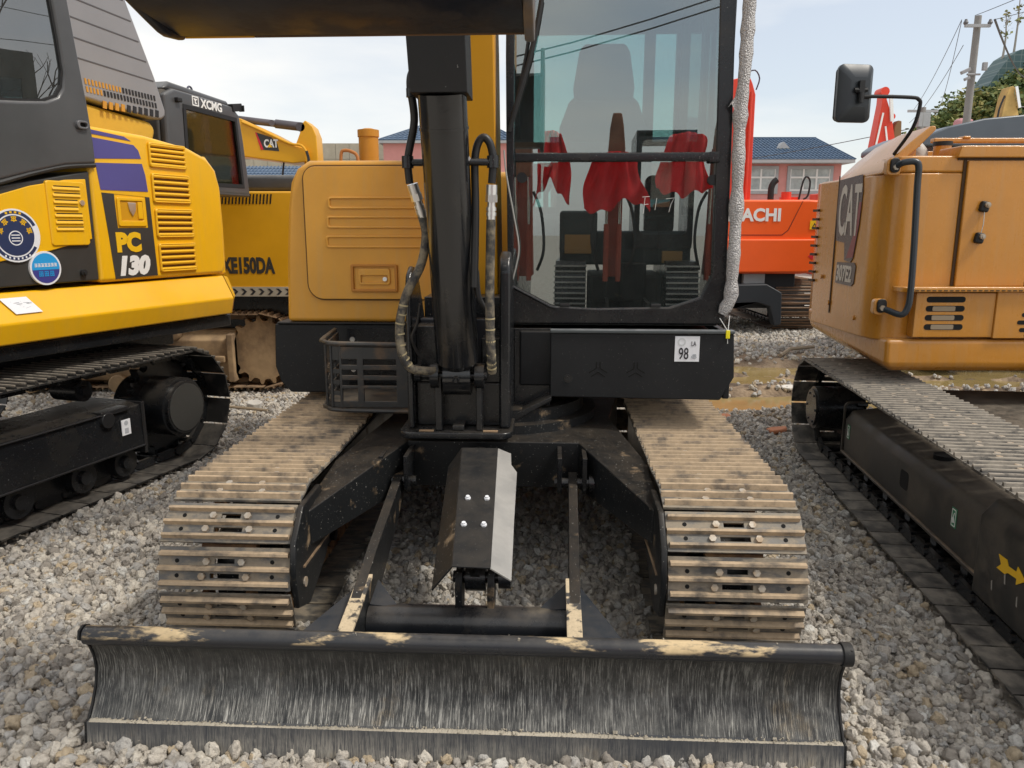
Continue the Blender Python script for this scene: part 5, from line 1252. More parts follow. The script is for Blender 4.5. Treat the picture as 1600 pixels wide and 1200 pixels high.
mb = MB(); mb.box(-0.52, -0.22, -0.25, 0.02, 1.6, 2.28); mb.build('seat', mat('painted_reflection_tan', (0.60, 0.33, 0.10), 0.8), xcab, bevel=0.05)  # tan block added to imitate the orange reflection in the side window

# ================================================================== yellow boom behind the amber machine
CB = thing('excavator', 'yellow excavator boom with black and red decal, rising behind the grey cab', 'excavator', (-3.2, 8.0, 0), 0)
def cbp(p): return [(x + 3.2, z) for x, z in p]
mb = MB(); mb.prism(cbp([(-3.4, 2.72), (-2.70, 2.565), (-2.40, 2.43), (-2.165, 2.305), (-2.085, 2.285), (-2.05, 2.24), (-2.07, 2.15), (-2.20, 2.135), (-2.66, 2.195), (-3.4, 2.25)]), 'xz', 0, 0.34)
bo = mb.build('boom', m_xyel, CB, bevel=0.012)
mb = MB(); mb.prism(cbp([(-2.19, 2.29), (-2.13, 2.43), (-2.115, 2.51), (-2.07, 2.555), (-2.00, 2.495), (-1.965, 2.40), (-1.960, 2.2), (-1.975, 1.2), (-2.14, 1.2), (-2.10, 2.15), (-2.08, 2.24)]), 'xz', 0.05, 0.30)
mb.build('dipper_arm', m_xyel, CB, bevel=0.01)
mb = MB(); mb.cyl((0.25, 0.17, 2.60), (0.80, 0.17, 2.535), 0.034, 16); mb.cyl((0.80, 0.17, 2.535), (1.10, 0.17, 2.500), 0.044, 16); mb.cyl((0.78, 0.10, 2.535), (0.78, 0.24, 2.535), 0.03, 10); mb.cyl((1.08, 0.05, 2.49), (1.08, 0.30, 2.49), 0.045, 16)
mb.build('arm_cylinder', mat('grey_cylinder', (0.09, 0.08, 0.09), 0.4, var=0.4), CB, smooth=True)
mb = MB(); mb.tube([(0.52, -0.012, 2.53), (0.75, -0.012, 2.43), (0.98, -0.012, 2.325), (1.10, -0.02, 2.305), (1.15, -0.02, 2.22), (1.15, -0.02, 2.10)], 0.012, 8, smooth=3); mb.build('hydraulic_pipe', m_xyel, CB, smooth=True)
mb = MB(); mb.tube([(1.15, -0.03, 2.25), (1.17, -0.03, 2.15), (1.155, -0.03, 2.0)], 0.014, 8, smooth=3); mb.tube([(0.88, 0.1, 2.15), (0.84, 0.1, 1.9), (0.83, 0.1, 1.7)], 0.010, 6); mb.build('hose', m_hose, CB, smooth=True)
mb = MB(); mb.prism(cbp([(-2.545, 2.430), (-2.40, 2.385), (-2.345, 2.32), (-2.33, 2.25), (-2.50, 2.265)]), 'xz', -0.002, 0.001); mb.build('boom_decal', m_pccharcoal, bo)
mb = MB(); mb.prism(cbp([(-2.560, 2.432), (-2.545, 2.430), (-2.485, 2.268), (-2.512, 2.262)]), 'xz', -0.0035, 0.001); mb.build('red_flash', m_red_ink, bo)
text('boom_lettering', 'CAT', 0.105, (0.722, -0.004, 2.290), FACE_NY, m_whitepaint, bo, bold=0.004, xs=0.68)
mb = MB(); mb.prism(cbp([(-2.445, 2.288), (-2.395, 2.288), (-2.42, 2.325)]), 'xz', -0.0065, -0.005); mb.build('lettering_wedge', m_yel_ink, bo)
mb = MB(); mb.box(0.5, 1.3, -0.2, 0.6, 0.9, 1.70); mb.box(0.3, 1.5, -0.4, 0.8, 0.0, 0.9); mb.build('body', m_xyel, CB, bevel=0.02)

# ================================================================== orange excavator at the back right
HI = thing('excavator', 'vivid orange excavator at the back with white lettering, facing the puddles', 'excavator', (3.2, 11.0, 0), 0)
mb = MB()
mb.prism([(-0.9, 0.86), (-0.9, 1.885), (0.95, 1.885), (1.16, 1.875), (1.225, 1.80), (1.21, 1.36), (1.20, 1.0), (1.14, 0.88), (0.9, 0.855)], 'xz', 0.02, 1.9)
hb_ = mb.build('body', m_orange, HI, bevel=0.035, seg=4)
mb = MB(); mb.prism([(-0.9, 0.87), (-0.9, 1.345), (1.16, 1.345), (1.20, 1.30), (1.17, 0.95), (1.10, 0.88)], 'xz', -0.03, 0.03); mb.build('counterweight_face', m_orange, hb_, bevel=0.025, seg=4)
mb = MB(); mb.prism([(-0.9, 1.395), (-0.9, 1.405), (0.60, 1.405), (0.68, 1.47), (0.86, 1.865), (0.868, 1.865), (0.690, 1.465), (0.605, 1.395)], 'xz', 0.016, 0.022); mb.build('panel_seam', mat('seam_dark_red', (0.16, 0.012, 0.006), 0.6), hb_)
text('body_lettering', 'HITACHI', 0.235, (0.575, 0.013, 1.597), FACE_NY, m_whitepaint, hb_, bold=0.009, xs=1.0, align='RIGHT')
mb = MB(); mb.box(0.985, 1.17, 0.012, 0.019, 1.475, 1.600)
ws = mb.build('warning_sticker', m_yel_ink, hb_)
mb = MB(); mb.ring([(1.01, 1.50), (1.085, 1.50), (1.0475, 1.57)], [(1.03, 1.512), (1.065, 1.512), (1.0475, 1.548)], 'xz', 0.010, 0.012); mb.box(1.10, 1.125, 0.010, 0.012, 1.53, 1.54); mb.box(1.14, 1.155, 0.010, 0.012, 1.51, 1.58); mb.build('warning_mark', m_ink, hb_)
mb = MB(); mb.prism([(0.97, 1.105), (1.035, 1.15), (1.10, 1.105), (1.035, 1.06)], 'xz', -0.034, -0.030); mb.build('red_reflector', m_red_ink, hb_)
mb = MB()
mb.prism([(-0.16, 1.7), (-0.14, 3.52), (0.10, 3.57), (0.15, 3.47), (0.20, 3.32), (0.215, 1.7)], 'xz', 0.30, 0.60)
bm_ = mb.build('boom', m_redboom, HI, bevel=0.015)
for x in (0.03, 0.13): 
    mb = MB(); mb.cyl((x, 0.27, 1.9), (x, 0.27, 3.35), 0.020, 10); mb.build('boom_pipe', m_redboom, bm_, smooth=True)
mb = MB(); mb.tube([(0.06 + 0.045 * math.cos(t), 0.4, 3.74 + 0.045 * math.sin(t)) for t in np.linspace(0, 2 * PI, 15)], 0.014, 8); mb.tube([(0.05, 0.4, 3.54), (0.055, 0.4, 3.69)], 0.03, 8); mb.tube([(0.08, 0.4, 3.62), (0.20, 0.4, 3.66), (0.27, 0.4, 3.55), (0.23, 0.4, 3.40)], 0.010, 6, smooth=3); mb.build('boom_tip_hose', mat('dark_plum', (0.05, 0.03, 0.06), 0.5), bm_, smooth=True)
mb = MB(); mb.tube([(0.50, 0.3, 1.88), (0.50, 0.3, 2.05), (0.53, 0.3, 2.13), (0.575, 0.3, 2.17)], 0.045, 12, smooth=3); mb.build('exhaust_pipe', m_rubber, HI, smooth=True)
mb = MB(); mb.tube([(0.90, 0.3, 1.87), (0.95, 0.3, 2.15), (1.0, 0.3, 2.21), (1.05, 0.3, 2.14), (1.03, 0.3, 1.95), (0.97, 0.3, 1.90)], 0.014, 8, smooth=3); mb.build('grab_loop', m_rubber, HI, smooth=True)
mb = MB(); mb.cyl((0.72, 0.3, 1.87), (0.72, 0.3, 2.0), 0.07, 16); mb.box(0.66, 0.90, 0.3, 0.4, 1.87, 1.93); mb.build('filler_cap', m_redboom, HI, smooth=True)
mb = MB(); mb.prism([(-0.9, 0.15), (-0.9, 0.70), (0.40, 0.72), (0.62, 0.60), (0.64, 0.15), (0.55, 0.12), (0.46, 0.40), (0.3, 0.45), (-0.9, 0.40)], 'xz', -0.10, 0.10); mb.box(-0.9, 0.9, 0.2, 1.6, 0.35, 0.86)
mb.build('lower_frame', mat('dark_navy_steel', (0.018, 0.022, 0.028), 0.5), HI, bevel=0.02)
mb = MB(); mb.box(0.12, 0.42, 0.08, 0.18, 0.70, 0.86); mb.build('pale_block', m_trimgrey, HI)
shoeE = shoe_mesh('shoe', 0.62, 0.178, [mat('dusty_rusty_shoe', (0.07, 0.06, 0.055), 0.5, dirt=(0.30, 0.17, 0.09), damt=0.6, dthr=0.52, dscale=4, dstretch=(0.4, 3, 1), dust=0.4, zd=(0.016, 0.03)), m_bolt, m_hole], gh=0.030, detail=False)
for cx in (0.94, -1.3): make_track(HI, cx, 0.45, 2.7, 0.385, 0.345, 38, shoeE, m_black)
for x in (0.7, ): 
    mb = MB(); mb.box(0.66, 1.2, 0.6, 2.5, 0.2, 0.55); mb.build('track_frame', m_black, HI)

# ================================================================== brownish yellow excavator on the right
CT = thing('excavator', 'brownish yellow excavator at the right edge with black handrail and mirror over its long track', 'excavator', (1.77, 3.7, 0), 6.5)
shoeC = shoe_mesh('shoe', 0.45, 0.151, [mat('dusty_dark_shoe', (0.030, 0.029, 0.028), 0.42, dirt=(0.37, 0.325, 0.265), damt=0.7, dthr=0.51, dscale=9, zd=(0.012, 0.022), dust=0.5, dustcol=(0.20, 0.18, 0.155), var=0.3), m_bolt, m_hole])
for cx in (0.225, 1.95):
    make_track(CT, cx, -1.60, 1.20, 0.345, 0.305, 50, shoeC, m_black, jitter=0.001)
m_cf = mat('dusty_frame_black', (0.020, 0.020, 0.019), 0.42, dirt=(0.13, 0.11, 0.085), damt=0.6, dthr=0.52, dscale=4, dust=0.9, dustcol=(0.17, 0.14, 0.105), var=0.2)
for s, x0 in ((1, 0.150), (-1, 1.75)):
    mb = MB(); mb.prism([(x0, 0.165), (x0, 0.372), (x0 + 0.035, 0.425), (x0 + 0.28, 0.462), (x0 + 0.28, 0.165)], 'xz', -0.90, 0.82)
    f = mb.build('track_frame', m_cf, CT, bevel=0.012, seg=3)
    if s == 1:
        mb = MB(); mb.box(x0 - 0.012, x0 + 0.03, -0.90, 0.83, 0.160, 0.176); mb.build('frame_rail', mat('worn_rail', (0.06, 0.05, 0.04), 0.35, dust=0.9, dustcol=(0.28, 0.2, 0.13)), f, bevel=0.004)
        mb = MB(); mb.ring([(0.82, 0.15), (0.82, 0.43), (0.835, 0.47)][:0] or rr(x0 - 0.01, x0 + 0.28, 0.15, 0.475, 0.03, 3), rr(x0 + 0.0, x0 + 0.27, 0.16, 0.465, 0.025, 3), 'xz', 0.82, 0.835); mb.build('end_plate', m_cf, f)
        mb = MB(); mb.prism(rr(-0.17, -0.07, 0.255, 0.345, 0.02, 3), 'yz', x0 - 0.001, x0 + 0.002); mb.prism([(0.30 + 0.060 * math.cos(t), -0.20 + 0.055 * math.sin(t)) for t in np.linspace(0, 2 * PI, 25)[:-1]], 'xy', 0.42, 0.456); mb.build('frame_opening', m_hole, f)
        for y, z in ((0.74, 0.31), (-0.66, 0.315)):
            mb = MB(); mb.box(x0 - 0.0025, x0, y - 0.022, y + 0.022, z - 0.042, z + 0.042); sk_ = mb.build('frame_sticker', m_green_ink, f)
            mb = MB(); mb.ring(rr(y - 0.018, y + 0.018, z - 0.037, z + 0.037, 0.003, 1), rr(y - 0.014, y + 0.014, z - 0.033, z + 0.033, 0.002, 1), 'yz', x0 - 0.0035, x0 - 0.0025); mb.tube([(x0 - 0.003, y - 0.008, z - 0.02), (x0 - 0.003, y + 0.002, z + 0.004), (x0 - 0.003, y - 0.006, z + 0.022)], 0.0028, 5); mb.box(x0 - 0.0035, x0 - 0.0025, y + 0.002, y + 0.010, z - 0.024, z + 0.0); mb.build('sticker_mark', m_whitepaint, f)
    mb = MB(); mb.prism([(x0 - 0.02, 0.105), (x0 - 0.02, 0.425), (x0 + 0.03, 0.490), (x0 + 0.26, 0.505), (x0 + 0.26, 0.105)], 'xz', -1.75, -0.90)
    yk = mb.build('idler_yoke', m_cf, CT, bevel=0.014, seg=3)
    if s == 1:
        mb = MB(); mb.prism([(-1.072, 0.335), (-1.128, 0.337), (-1.142, 0.319), (-1.196, 0.322), (-1.201, 0.344), (-1.256, 0.314), (-1.203, 0.277), (-1.202, 0.299), (-1.144, 0.294), (-1.126, 0.281), (-1.068, 0.28), (-1.095, 0.305)], 'yz', x0 - 0.0230, x0 - 0.0205)
        mb.build('arrow_sticker', m_yel_ink, yk, label='yellow arrow pointing to the front')
        for yy, zz, aa in ((-1.30, 0.355, 0.4), (-1.13, 0.262, 0.2), (-1.22, 0.22, -0.2), (-1.35, 0.20, 0.5), (-1.05, 0.20, 0.1)):
            mb = MB(); mb.prism([(yy - 0.004, zz - 0.018), (yy + 0.003, zz - 0.016), (yy + 0.008 * (1 + aa), zz + 0.014), (yy + 0.002, zz + 0.020)], 'yz', x0 - 0.0215, x0 - 0.0200); mb.build('paint_chip', m_concrete, yk)
    wheel(CT, 'sprocket', x0 + 0.14, 1.20, 0.345, 0.26, 0.06, m_black, toothed=19)
    wheel(CT, 'idler', x0 + 0.14, -1.55, 0.32, 0.26, 0.09, m_black)
    for y in (-0.75, -0.45, -0.15, 0.15, 0.45, 0.75): wheel(CT, 'roller', x0 + 0.14, y, 0.125, 0.07, 0.2, m_black, 18)
mb = MB(); mb.cyl((0.30, 1.10, 0.375), (0.035, 1.10, 0.375), 0.135, 36); mb.cyl((0.035, 1.10, 0.375), (0.020, 1.10, 0.375), 0.118, 36)
for k in range(6): mb.cyl((0.022, 1.10 + 0.095 * math.cos(k * PI / 3), 0.375 + 0.095 * math.sin(k * PI / 3)), (0.014, 1.10 + 0.095 * math.cos(k * PI / 3), 0.375 + 0.095 * math.sin(k * PI / 3)), 0.008, 6)
mb.build('final_drive', m_black, CT, smooth=True)
mb = MB(); mb.box(0.45, 1.6, -0.3, 0.9, 0.30, 0.55); mb.cyl((1.45, 0.5, 0.55), (1.45, 0.5, 0.74), 0.35, 40); mb.build('centre_frame', m_cf, CT, bevel=0.02)
def up(o): return to_world(o, CT)
# counterweight lip
mb = MB()
lo = [(2.06, 4.12), (3.9, 4.06), (3.9, 6.1), (2.4, 5.5), (2.09, 5.0)]
hi = [(2.00, 4.055), (3.9, 4.03), (3.9, 6.15), (2.3, 5.60), (1.965, 5.03)]
hi2 = [(2.00, 4.06), (3.9, 4.03), (3.9, 6.15), (2.3, 5.62), (1.950, 5.05)]
vs = [(x, y, 0.735 if i in (0, 1) else 0.79) for i, (x, y) in enumerate(lo)] + [(x, y, 0.775 if i < 2 else 0.87) for i, (x, y) in enumerate(hi)] + [(x, y, 0.915 if i < 2 else 0.985) for i, (x, y) in enumerate(hi2)]
mb.add(vs, [(4, 3, 2, 1, 0), (10, 11, 12, 13, 14)] + [(i, (i + 1) % 5, (i + 1) % 5 + 5, i + 5) for i in range(5)] + [(i + 5, (i + 1) % 5 + 5, (i + 1) % 5 + 10, i + 10) for i in range(5)])
up(mb.build('bumper', m_catyel, CT, bevel=0.022, seg=4))
# rounded rear quarter
mb = MB()
mb.prism([(2.075, 4.115), (3.9, 4.115), (3.9, 6.0), (2.75, 5.75), (2.35, 5.50), (2.08, 5.25), (1.975, 5.10), (1.950, 4.98), (1.945, 4.30), (1.965, 4.18), (2.01, 4.13)], 'xy', 0.90, 1.78)
mb.prism([(2.075, 4.115), (3.9, 4.115), (3.9, 4.5), (2.2, 4.5), (2.0, 4.35), (1.985, 4.20), (2.01, 4.13)], 'xy', 1.7805, 1.865)
cbod = up(mb.build('body', m_catyel, CT, bevel=0.012, seg=3))
# sloping roof shell with a free front edge
mb = MB()
sh = [(1.9445, 1.779), (1.950, 1.805), (1.985, 1.850), (2.080, 1.940), (2.175, 2.018), (2.200, 2.020), (2.205, 2.000), (2.120, 1.910), (2.03, 1.83), (2.0, 1.80), (1.998, 1.779)]
vs = []
for y, dz, dx in ((4.17, 0.0, 0.0), (4.5, -0.01, 0.0), (4.80, -0.05, 0.005), (5.05, -0.12, 0.03), (5.35, -0.25, 0.22)):
    vs += [(x + dx, y, z + dz) for x, z in sh]
n = len(sh); fs = [tuple(range(n)), tuple(range(5 * n - 1, 4 * n - 1, -1))]
for i in range(4):
    for k in range(n): fs.append((i * n + k, i * n + (k + 1) % n, (i + 1) * n + (k + 1) % n, (i + 1) * n + k))
mb.add(vs, fs); up(mb.build('hood_shell', m_catyel, CT, bevel=0.008, seg=3))
mb = MB(); mb.box(1.9425, 1.946, 4.700, 4.712, 0.99, 1.80); mb.box(2.332, 2.346, 4.108, 4.1148, 1.19, 1.845); mb.box(2.30, 3.9, 4.108, 4.1148, 1.842, 1.852)
g = mat('seam_dark_brown', (0.06, 0.03, 0.01), 0.7)
up(mb.build('seam', g, CT)); bpy.data.objects[-1] if False else None
mb = MB(); mb.box(2.348, 2.715, 4.095, 4.114, 1.195, 1.838); dp = up(mb.build('hatch_door', m_catyel, CT, bevel=0.006, seg=3))
mb = MB(); mb.prism([(2.285, 1.853), (2.30, 1.912), (3.9, 1.912), (3.9, 1.853)], 'xz', 4.085, 4.30); up(mb.build('hatch_rim', m_catyel, CT, bevel=0.006))
mb = MB(); mb.box(2.725, 3.6, 4.105, 4.1145, 1.19, 1.838); lv = up(mb.build('louvre_panel', g, CT))
for k in range(16):
    mb = MB(); mb.box(2.73, 3.58, 4.092, 4.106, 1.21 + k * 0.039, 1.222 + k * 0.039); mb.build('louvre_bar', mat('dark_brown_bar', (0.10, 0.06, 0.025), 0.5), lv)
for x, z in ((2.448, 1.607), (2.440, 1.447)):
    mb = MB(); mb.obox((x, 4.083, z), (0.045, 0.03, 0.055), (0, R(10), 0)); lt = mb.build('rubber_latch', m_rubber, dp, bevel=0.010, seg=3)
    mb = MB(); mb.cyl((x + 0.005, 4.07, z + 0.008), (x + 0.005, 4.055, z + 0.008), 0.014, 12); mb.cyl((x + 0.005, 4.055, z + 0.008), (x + 0.005, 4.05, z + 0.008), 0.008, 8); mb.build('bolt', m_bolt, dp, smooth=True)
mb = MB(); mb.tube([(2.447, 4.075, 1.58), (2.446, 4.070, 1.52), (2.442, 4.075, 1.47)], 0.0022, 5); mb.build('latch_cord', m_string, dp)
# tool step
mb = MB(); mb.box(2.125, 2.545, 4.045, 4.11, 0.93, 1.165); mb.box(2.5455, 3.7, 4.035, 4.11, 0.925, 1.17)
stp = up(mb.build('step_box', m_catyel, CT, bevel=0.004))
mb = MB(); mb.box(2.025, 3.8, 4.015, 4.11, 1.1705, 1.196); tp = mb.build('step_tread', m_catyel, stp, bevel=0.004)
for k in range(26):
    mb = MB(); mb.box(2.10 + k * 0.03, 2.118 + k * 0.03, 4.012, 4.016, 1.176, 1.182); mb.build('tread_notch', g, stp)
for z in (1.130, 1.082, 1.034, 0.985):
    mb = MB(); mb.prism(rr(2.180, 2.385, z - 0.0155, z + 0.0155, 0.015, 4), 'xz', 4.0435, 4.047); mb.build('slot', m_hole, stp)
    mb = MB(); mb.prism(rr(2.215, 2.335, z - 0.0125, z + 0.0125, 0.006, 2), 'xz', 4.0420, 4.0434); mb.build('sack_behind_slot', mat('pale_sack', (0.30, 0.235, 0.16), 0.8), stp) if z < 1.12 else None
for z, a in ((1.085, 0.05), (1.050, 0.02), (1.010, 0.0), (0.970, 0.015), (0.930 + 0.012, 0.045)):
    mb = MB(); mb.prism(rr(2.665 + a, 2.86 - a, z - 0.011, z + 0.011, 0.010, 4), 'xz', 4.0335, 4.037); mb.build('slot', m_hole, stp)
# handrail
mb = MB(); mb.tube([(1.965, 4.10, 1.795), (1.975, 4.05, 1.818), (2.00, 4.03, 1.826), (2.035, 4.02, 1.826), (2.052, 4.015, 1.80), (2.055, 4.015, 1.70), (2.062, 4.0, 1.40), (2.063, 3.99, 1.17), (2.055, 3.99, 1.09), (2.03, 4.0, 1.055), (1.98, 4.06, 1.075), (1.965, 4.10, 1.08)], 0.0165, 14, smooth=5)
hr_ = up(mb.build('handrail', mat('blue_black_rail', (0.025, 0.032, 0.040), 0.28), CT, smooth=True))
for z0 in (1.765, 1.045):
    mb = MB(); mb.prism(rr(1.925, 1.998, z0, z0 + 0.085, 0.022, 4), 'xz', 4.085, 4.125); mb.build('rail_foot', m_catyel, hr_, bevel=0.004)
    mb = MB(); mb.prism(rr(1.938, 1.988, z0 + 0.012, z0 + 0.085, 0.02, 4), 'xz', 4.070, 4.086); mb.build('rail_bracket', m_rubber, hr_, bevel=0.006)
    mb = MB(); mb.cyl((1.962, 4.070, z0 + 0.038), (1.962, 4.058, z0 + 0.038), 0.015, 6); mb.build('bolt', m_bolt, hr_)
# mirror on its arm
mb = MB(); mb.tube([(1.707, 4.0, 2.129), (1.78, 3.99, 2.134), (1.96, 3.98, 2.128), (2.000, 3.98, 2.118), (2.012, 3.985, 2.09), (2.005, 4.02, 1.99), (2.01, 4.2, 1.88)], 0.009, 12, smooth=4)
ma = up(mb.build('mirror_arm', m_rubber, CT, smooth=True))
mb = MB(); A = rr(1.612, 1.794, 2.018, 2.292, 0.028, 5); Bq = rr(1.665, 1.765, 2.085, 2.225, 0.02, 5)
n = len(A)
vs = [(x, 4.055 + (x - 1.7) * 0.15, z) for x, z in A] + [(x, 4.030 + (x - 1.7) * 0.15, z) for x, z in A] + [(x, 3.990 + (x - 1.7) * 0.15, z) for x, z in Bq]
mb.add(vs, [tuple(range(n)), tuple(range(3 * n - 1, 2 * n - 1, -1))] + [(i, (i + 1) % n, (i + 1) % n + n, i + n) for i in range(n)] + [(i + n, (i + 1) % n + n, (i + 1) % n + 2 * n, i + 2 * n) for i in range(n)])
ms = mb.build('mirror_shell', m_mirror_back, ma, bevel=0.004)
mb = MB(); mb.prism(rr(1.620, 1.786, 2.026, 2.284, 0.024, 5), 'xz', 4.074, 4.0765); mb.build('mirror_glass', mat('mirror_silver', (0.85, 0.87, 0.88), 0.04, metal=1.0), ma)
mb = MB(); mb.box(1.685, 1.735, 3.972, 3.992, 2.15, 2.175); mb.box(1.70, 1.725, 3.965, 3.99, 2.115, 2.205); mb.cyl((1.71, 3.97, 2.10), (1.71, 3.97, 2.15), 0.012, 10); mb.cyl((1.678, 3.975, 2.162), (1.742, 3.975, 2.162), 0.010, 8); mb.build('mirror_clamp', m_rubber, ma)
# decals on the rounded quarter
mb = MB(); mb.prism([(4.690, 1.775), (4.395, 1.790), (4.375, 1.70), (4.385, 1.52), (4.430, 1.330), (4.460, 1.305), (4.545, 1.315), (4.560, 1.415), (4.680, 1.425), (4.695, 1.60)], 'yz', 1.9405, 1.9435)
dq = up(mb.build('brand_decal', mat('grey_mauve_decal', (0.085, 0.060, 0.062), 0.25, var=0.1), CT))
mb = MB(); mb.prism([(4.378, 1.64), (4.388, 1.52), (4.432, 1.335), (4.520, 1.325), (4.44, 1.47), (4.405, 1.64)], 'yz', 1.9395, 1.9404); mb.build('red_flash', mat('dull_crimson', (0.22, 0.02, 0.03), 0.3), dq)
text('brand_lettering', 'CAT', 0.40, (1.9392, 4.668, 1.462), FACE_NX, mat('pale_lettering', (0.55, 0.50, 0.44), 0.4), dq, bold=0.006, xs=0.36)
mb = MB(); mb.prism([(4.640, 1.300), (4.405, 1.305), (4.385, 1.285), (4.395, 1.19), (4.425, 1.172), (4.645, 1.178)], 'yz', 1.9405, 1.9435)
d2 = up(mb.build('model_decal', mat('grey_mauve_decal', (0.1, 0.07, 0.07), 0.4), CT))
text('model_lettering', '307E2', 0.125, (1.9392, 4.632, 1.196), FACE_NX, mat('pale_lettering', (0.5, 0.5, 0.5), 0.4), d2, bold=0.004, xs=0.66)
for y, z in ((4.72, 1.05), (4.36, 0.998), (4.86, 1.20)):
    mb = MB(); mb.cyl((1.945, y, z), (1.935, y, z), 0.014, 12); up(mb.build('bolt', m_catyel, CT, smooth=True))
for k in range(9):
    mb = MB(); mb.box(1.935, 1.952, 4.98, 5.06, 1.16 + k * 0.055, 1.175 + k * 0.055); up(mb.build('side_slot', g, CT))
# things on top: filler neck, wrapped cap, roof frame
mb = MB(); mb.cyl((2.395, 4.45, 1.84), (2.395, 4.45, 1.945), 0.046, 24); fn = up(mb.build('filler_neck', m_catyel, CT, smooth=True))
mb = MB(); mb.cyl((2.395, 4.45, 1.945), (2.395, 4.45, 1.968), 0.050, 24); mb.build('filler_cap', m_rubber, fn, smooth=True)
mb = MB(); mb.tube([(2.285, 4.5, 1.84), (2.29, 4.5, 1.88), (2.288, 4.5, 1.925), (2.275, 4.5, 1.965)], [0.045, 0.052, 0.044, 0.02], 14, smooth=3); up(mb.build('plastic_wrap', mat('grey_wrap', (0.45, 0.42, 0.38), 0.5, bump=1.0, bscale=30), CT, smooth=True))
mb = MB(); mb.box(2.40, 3.6, 4.55, 4.60, 1.975, 2.000); mb.box(2.42, 3.6, 4.9, 5.5, 1.84, 1.96); mb.box(2.56, 2.60, 4.54, 4.605, 1.995, 2.010); up(mb.build('roof_frame', m_catyel, CT, bevel=0.005))
mb = MB(); mb.box(2.165, 2.20, 4.35, 4.39, 1.85, 1.99); mb.box(2.12, 2.21, 4.33, 4.40, 1.93, 1.96); up(mb.build('roof_strut', m_catyel, CT))

# ================================================================== distance
GH = thing('excavator', 'dark grey rounded cab roof of a machine behind the brownish yellow one', 'excavator', (5.2, 8.0, 0), 0)
mb = MB(); mb.prism([(-1.10, 2.36), (-1.02, 2.42), (-0.85, 2.49), (-0.5, 2.565), (0.1, 2.62), (1.0, 2.60), (1.5, 2.4), (1.5, 2.3), (-1.10, 2.3)], 'xz', 0, 1.4)
mb.build('roof', mat('slate_grey_paint', (0.085, 0.105, 0.13), 0.3, var=0.1), GH, bevel=0.02)
mb = MB(); mb.prism([(-0.95, 2.3), (1.5, 2.3), (1.5, 0.9), (-0.7, 0.9)], 'xz', 0.1, 1.3); mb.build('cab', mat('slate_dark', (0.03, 0.04, 0.05), 0.3), GH)
for cx in (-0.5, 1.0):
    mb = MB(); mb.prism([(0.0, 0.35), (0.1, 0.15), (0.35, 0.02), (2.2, 0.02), (2.4, 0.2), (2.45, 0.4), (2.2, 0.7), (0.35, 0.72), (0.08, 0.6)], 'yz', cx - 0.25, cx + 0.25); mb.build('track', m_black, GH)
mb = MB(); mb.box(-0.7, 1.4, 0.1, 2.0, 0.7, 0.9); mb.build('deck', m_black, GH)

def tiles(mb, p0, p1, p2, p3, nrow, ncol, th=0.05, mi=0):
    """Roof slope p0-p1 (eave) to p3-p2 (ridge) laid with raised tile ribs and stepped courses."""
    p0, p1, p2, p3 = map(Vector, (p0, p1, p2, p3)); nrm = (p1 - p0).cross(p3 - p0).normalized()
    if nrm.z < 0: nrm = -nrm
    for r in range(nrow):
        a0, b0 = p0.lerp(p3, r / nrow), p1.lerp(p2, r / nrow); a1, b1 = p0.lerp(p3, (r + 1) / nrow), p1.lerp(p2, (r + 1) / nrow)
        mb.add([a0 + nrm * th, b0 + nrm * th, b1 + nrm * th * 0.4, a1 + nrm * th * 0.4, a0, b0], [(0, 1, 2, 3), (0, 1, 5, 4)], mi)
    for c in range(ncol + 1):
        a, b = p0.lerp(p1, c / ncol), p3.lerp(p2, c / ncol)
        mb.tube([a + nrm * th, b + nrm * th], th * 0.55, 5, mi)

# pink building with blue tiled roof, right
PB = thing('building', 'pink building with a blue tiled hip roof and dormer behind the orange excavator', 'building', (5.0, 32.0, 0), 0)
mb = MB(); mb.box(-3.0, 8.25, 0.0, 9, 0, 4.05); wl = mb.build('wall', m_pink, PB)
mb = MB(); mb.box(-3.0, 8.26, -0.045, 0, 0, 2.62)
mb.build('pale_lower_wall', mat('pale_lilac_wall', (0.42, 0.42, 0.50), 0.8, var=0.1), PB)
mb = MB(); mb.box(-3.4, 8.55, -0.55, 9.5, 4.02, 4.14); mb.build('eaves', m_trimgrey, PB)
rf = MB(); tiles(rf, (-3.4, -0.55, 4.14), (8.55, -0.55, 4.14), (7.8, 1.8, 5.18), (-3.4, 1.8, 5.18), 13, 74, 0.035)
tiles(rf, (8.55, -0.55, 4.14), (8.55, 9.5, 4.14), (7.8, 6.4, 5.18), (7.8, 1.8, 5.18), 10, 40, 0.035)
rf.box(-3.4, 7.8, 1.72, 1.90, 5.14, 5.24)
roof = rf.build('roof', m_bluetile, PB); 
mb = MB(); mb.prism([(5.55, 4.45), (6.55, 4.45), (6.48, 4.52), (6.05, 4.93), (5.62, 4.52)], 'xz', 0.55, 2.2); dm = mb.build('dormer', m_trimgrey, PB)
mb = MB(); mb.box(5.80, 6.30, 0.52, 0.56, 4.46, 4.66); mb.build('dormer_window', mat('dark_pane', (0.05, 0.08, 0.07), 0.2), dm)
for x0, x1 in ((4.55, 6.05), (1.7, 3.2), (-1.2, 0.3), (6.25, 8.0)):
    x0, x1 = (x0 + (0.4 if x0 == 4.55 else 0), x1) if False else (x0, x1)
    pass
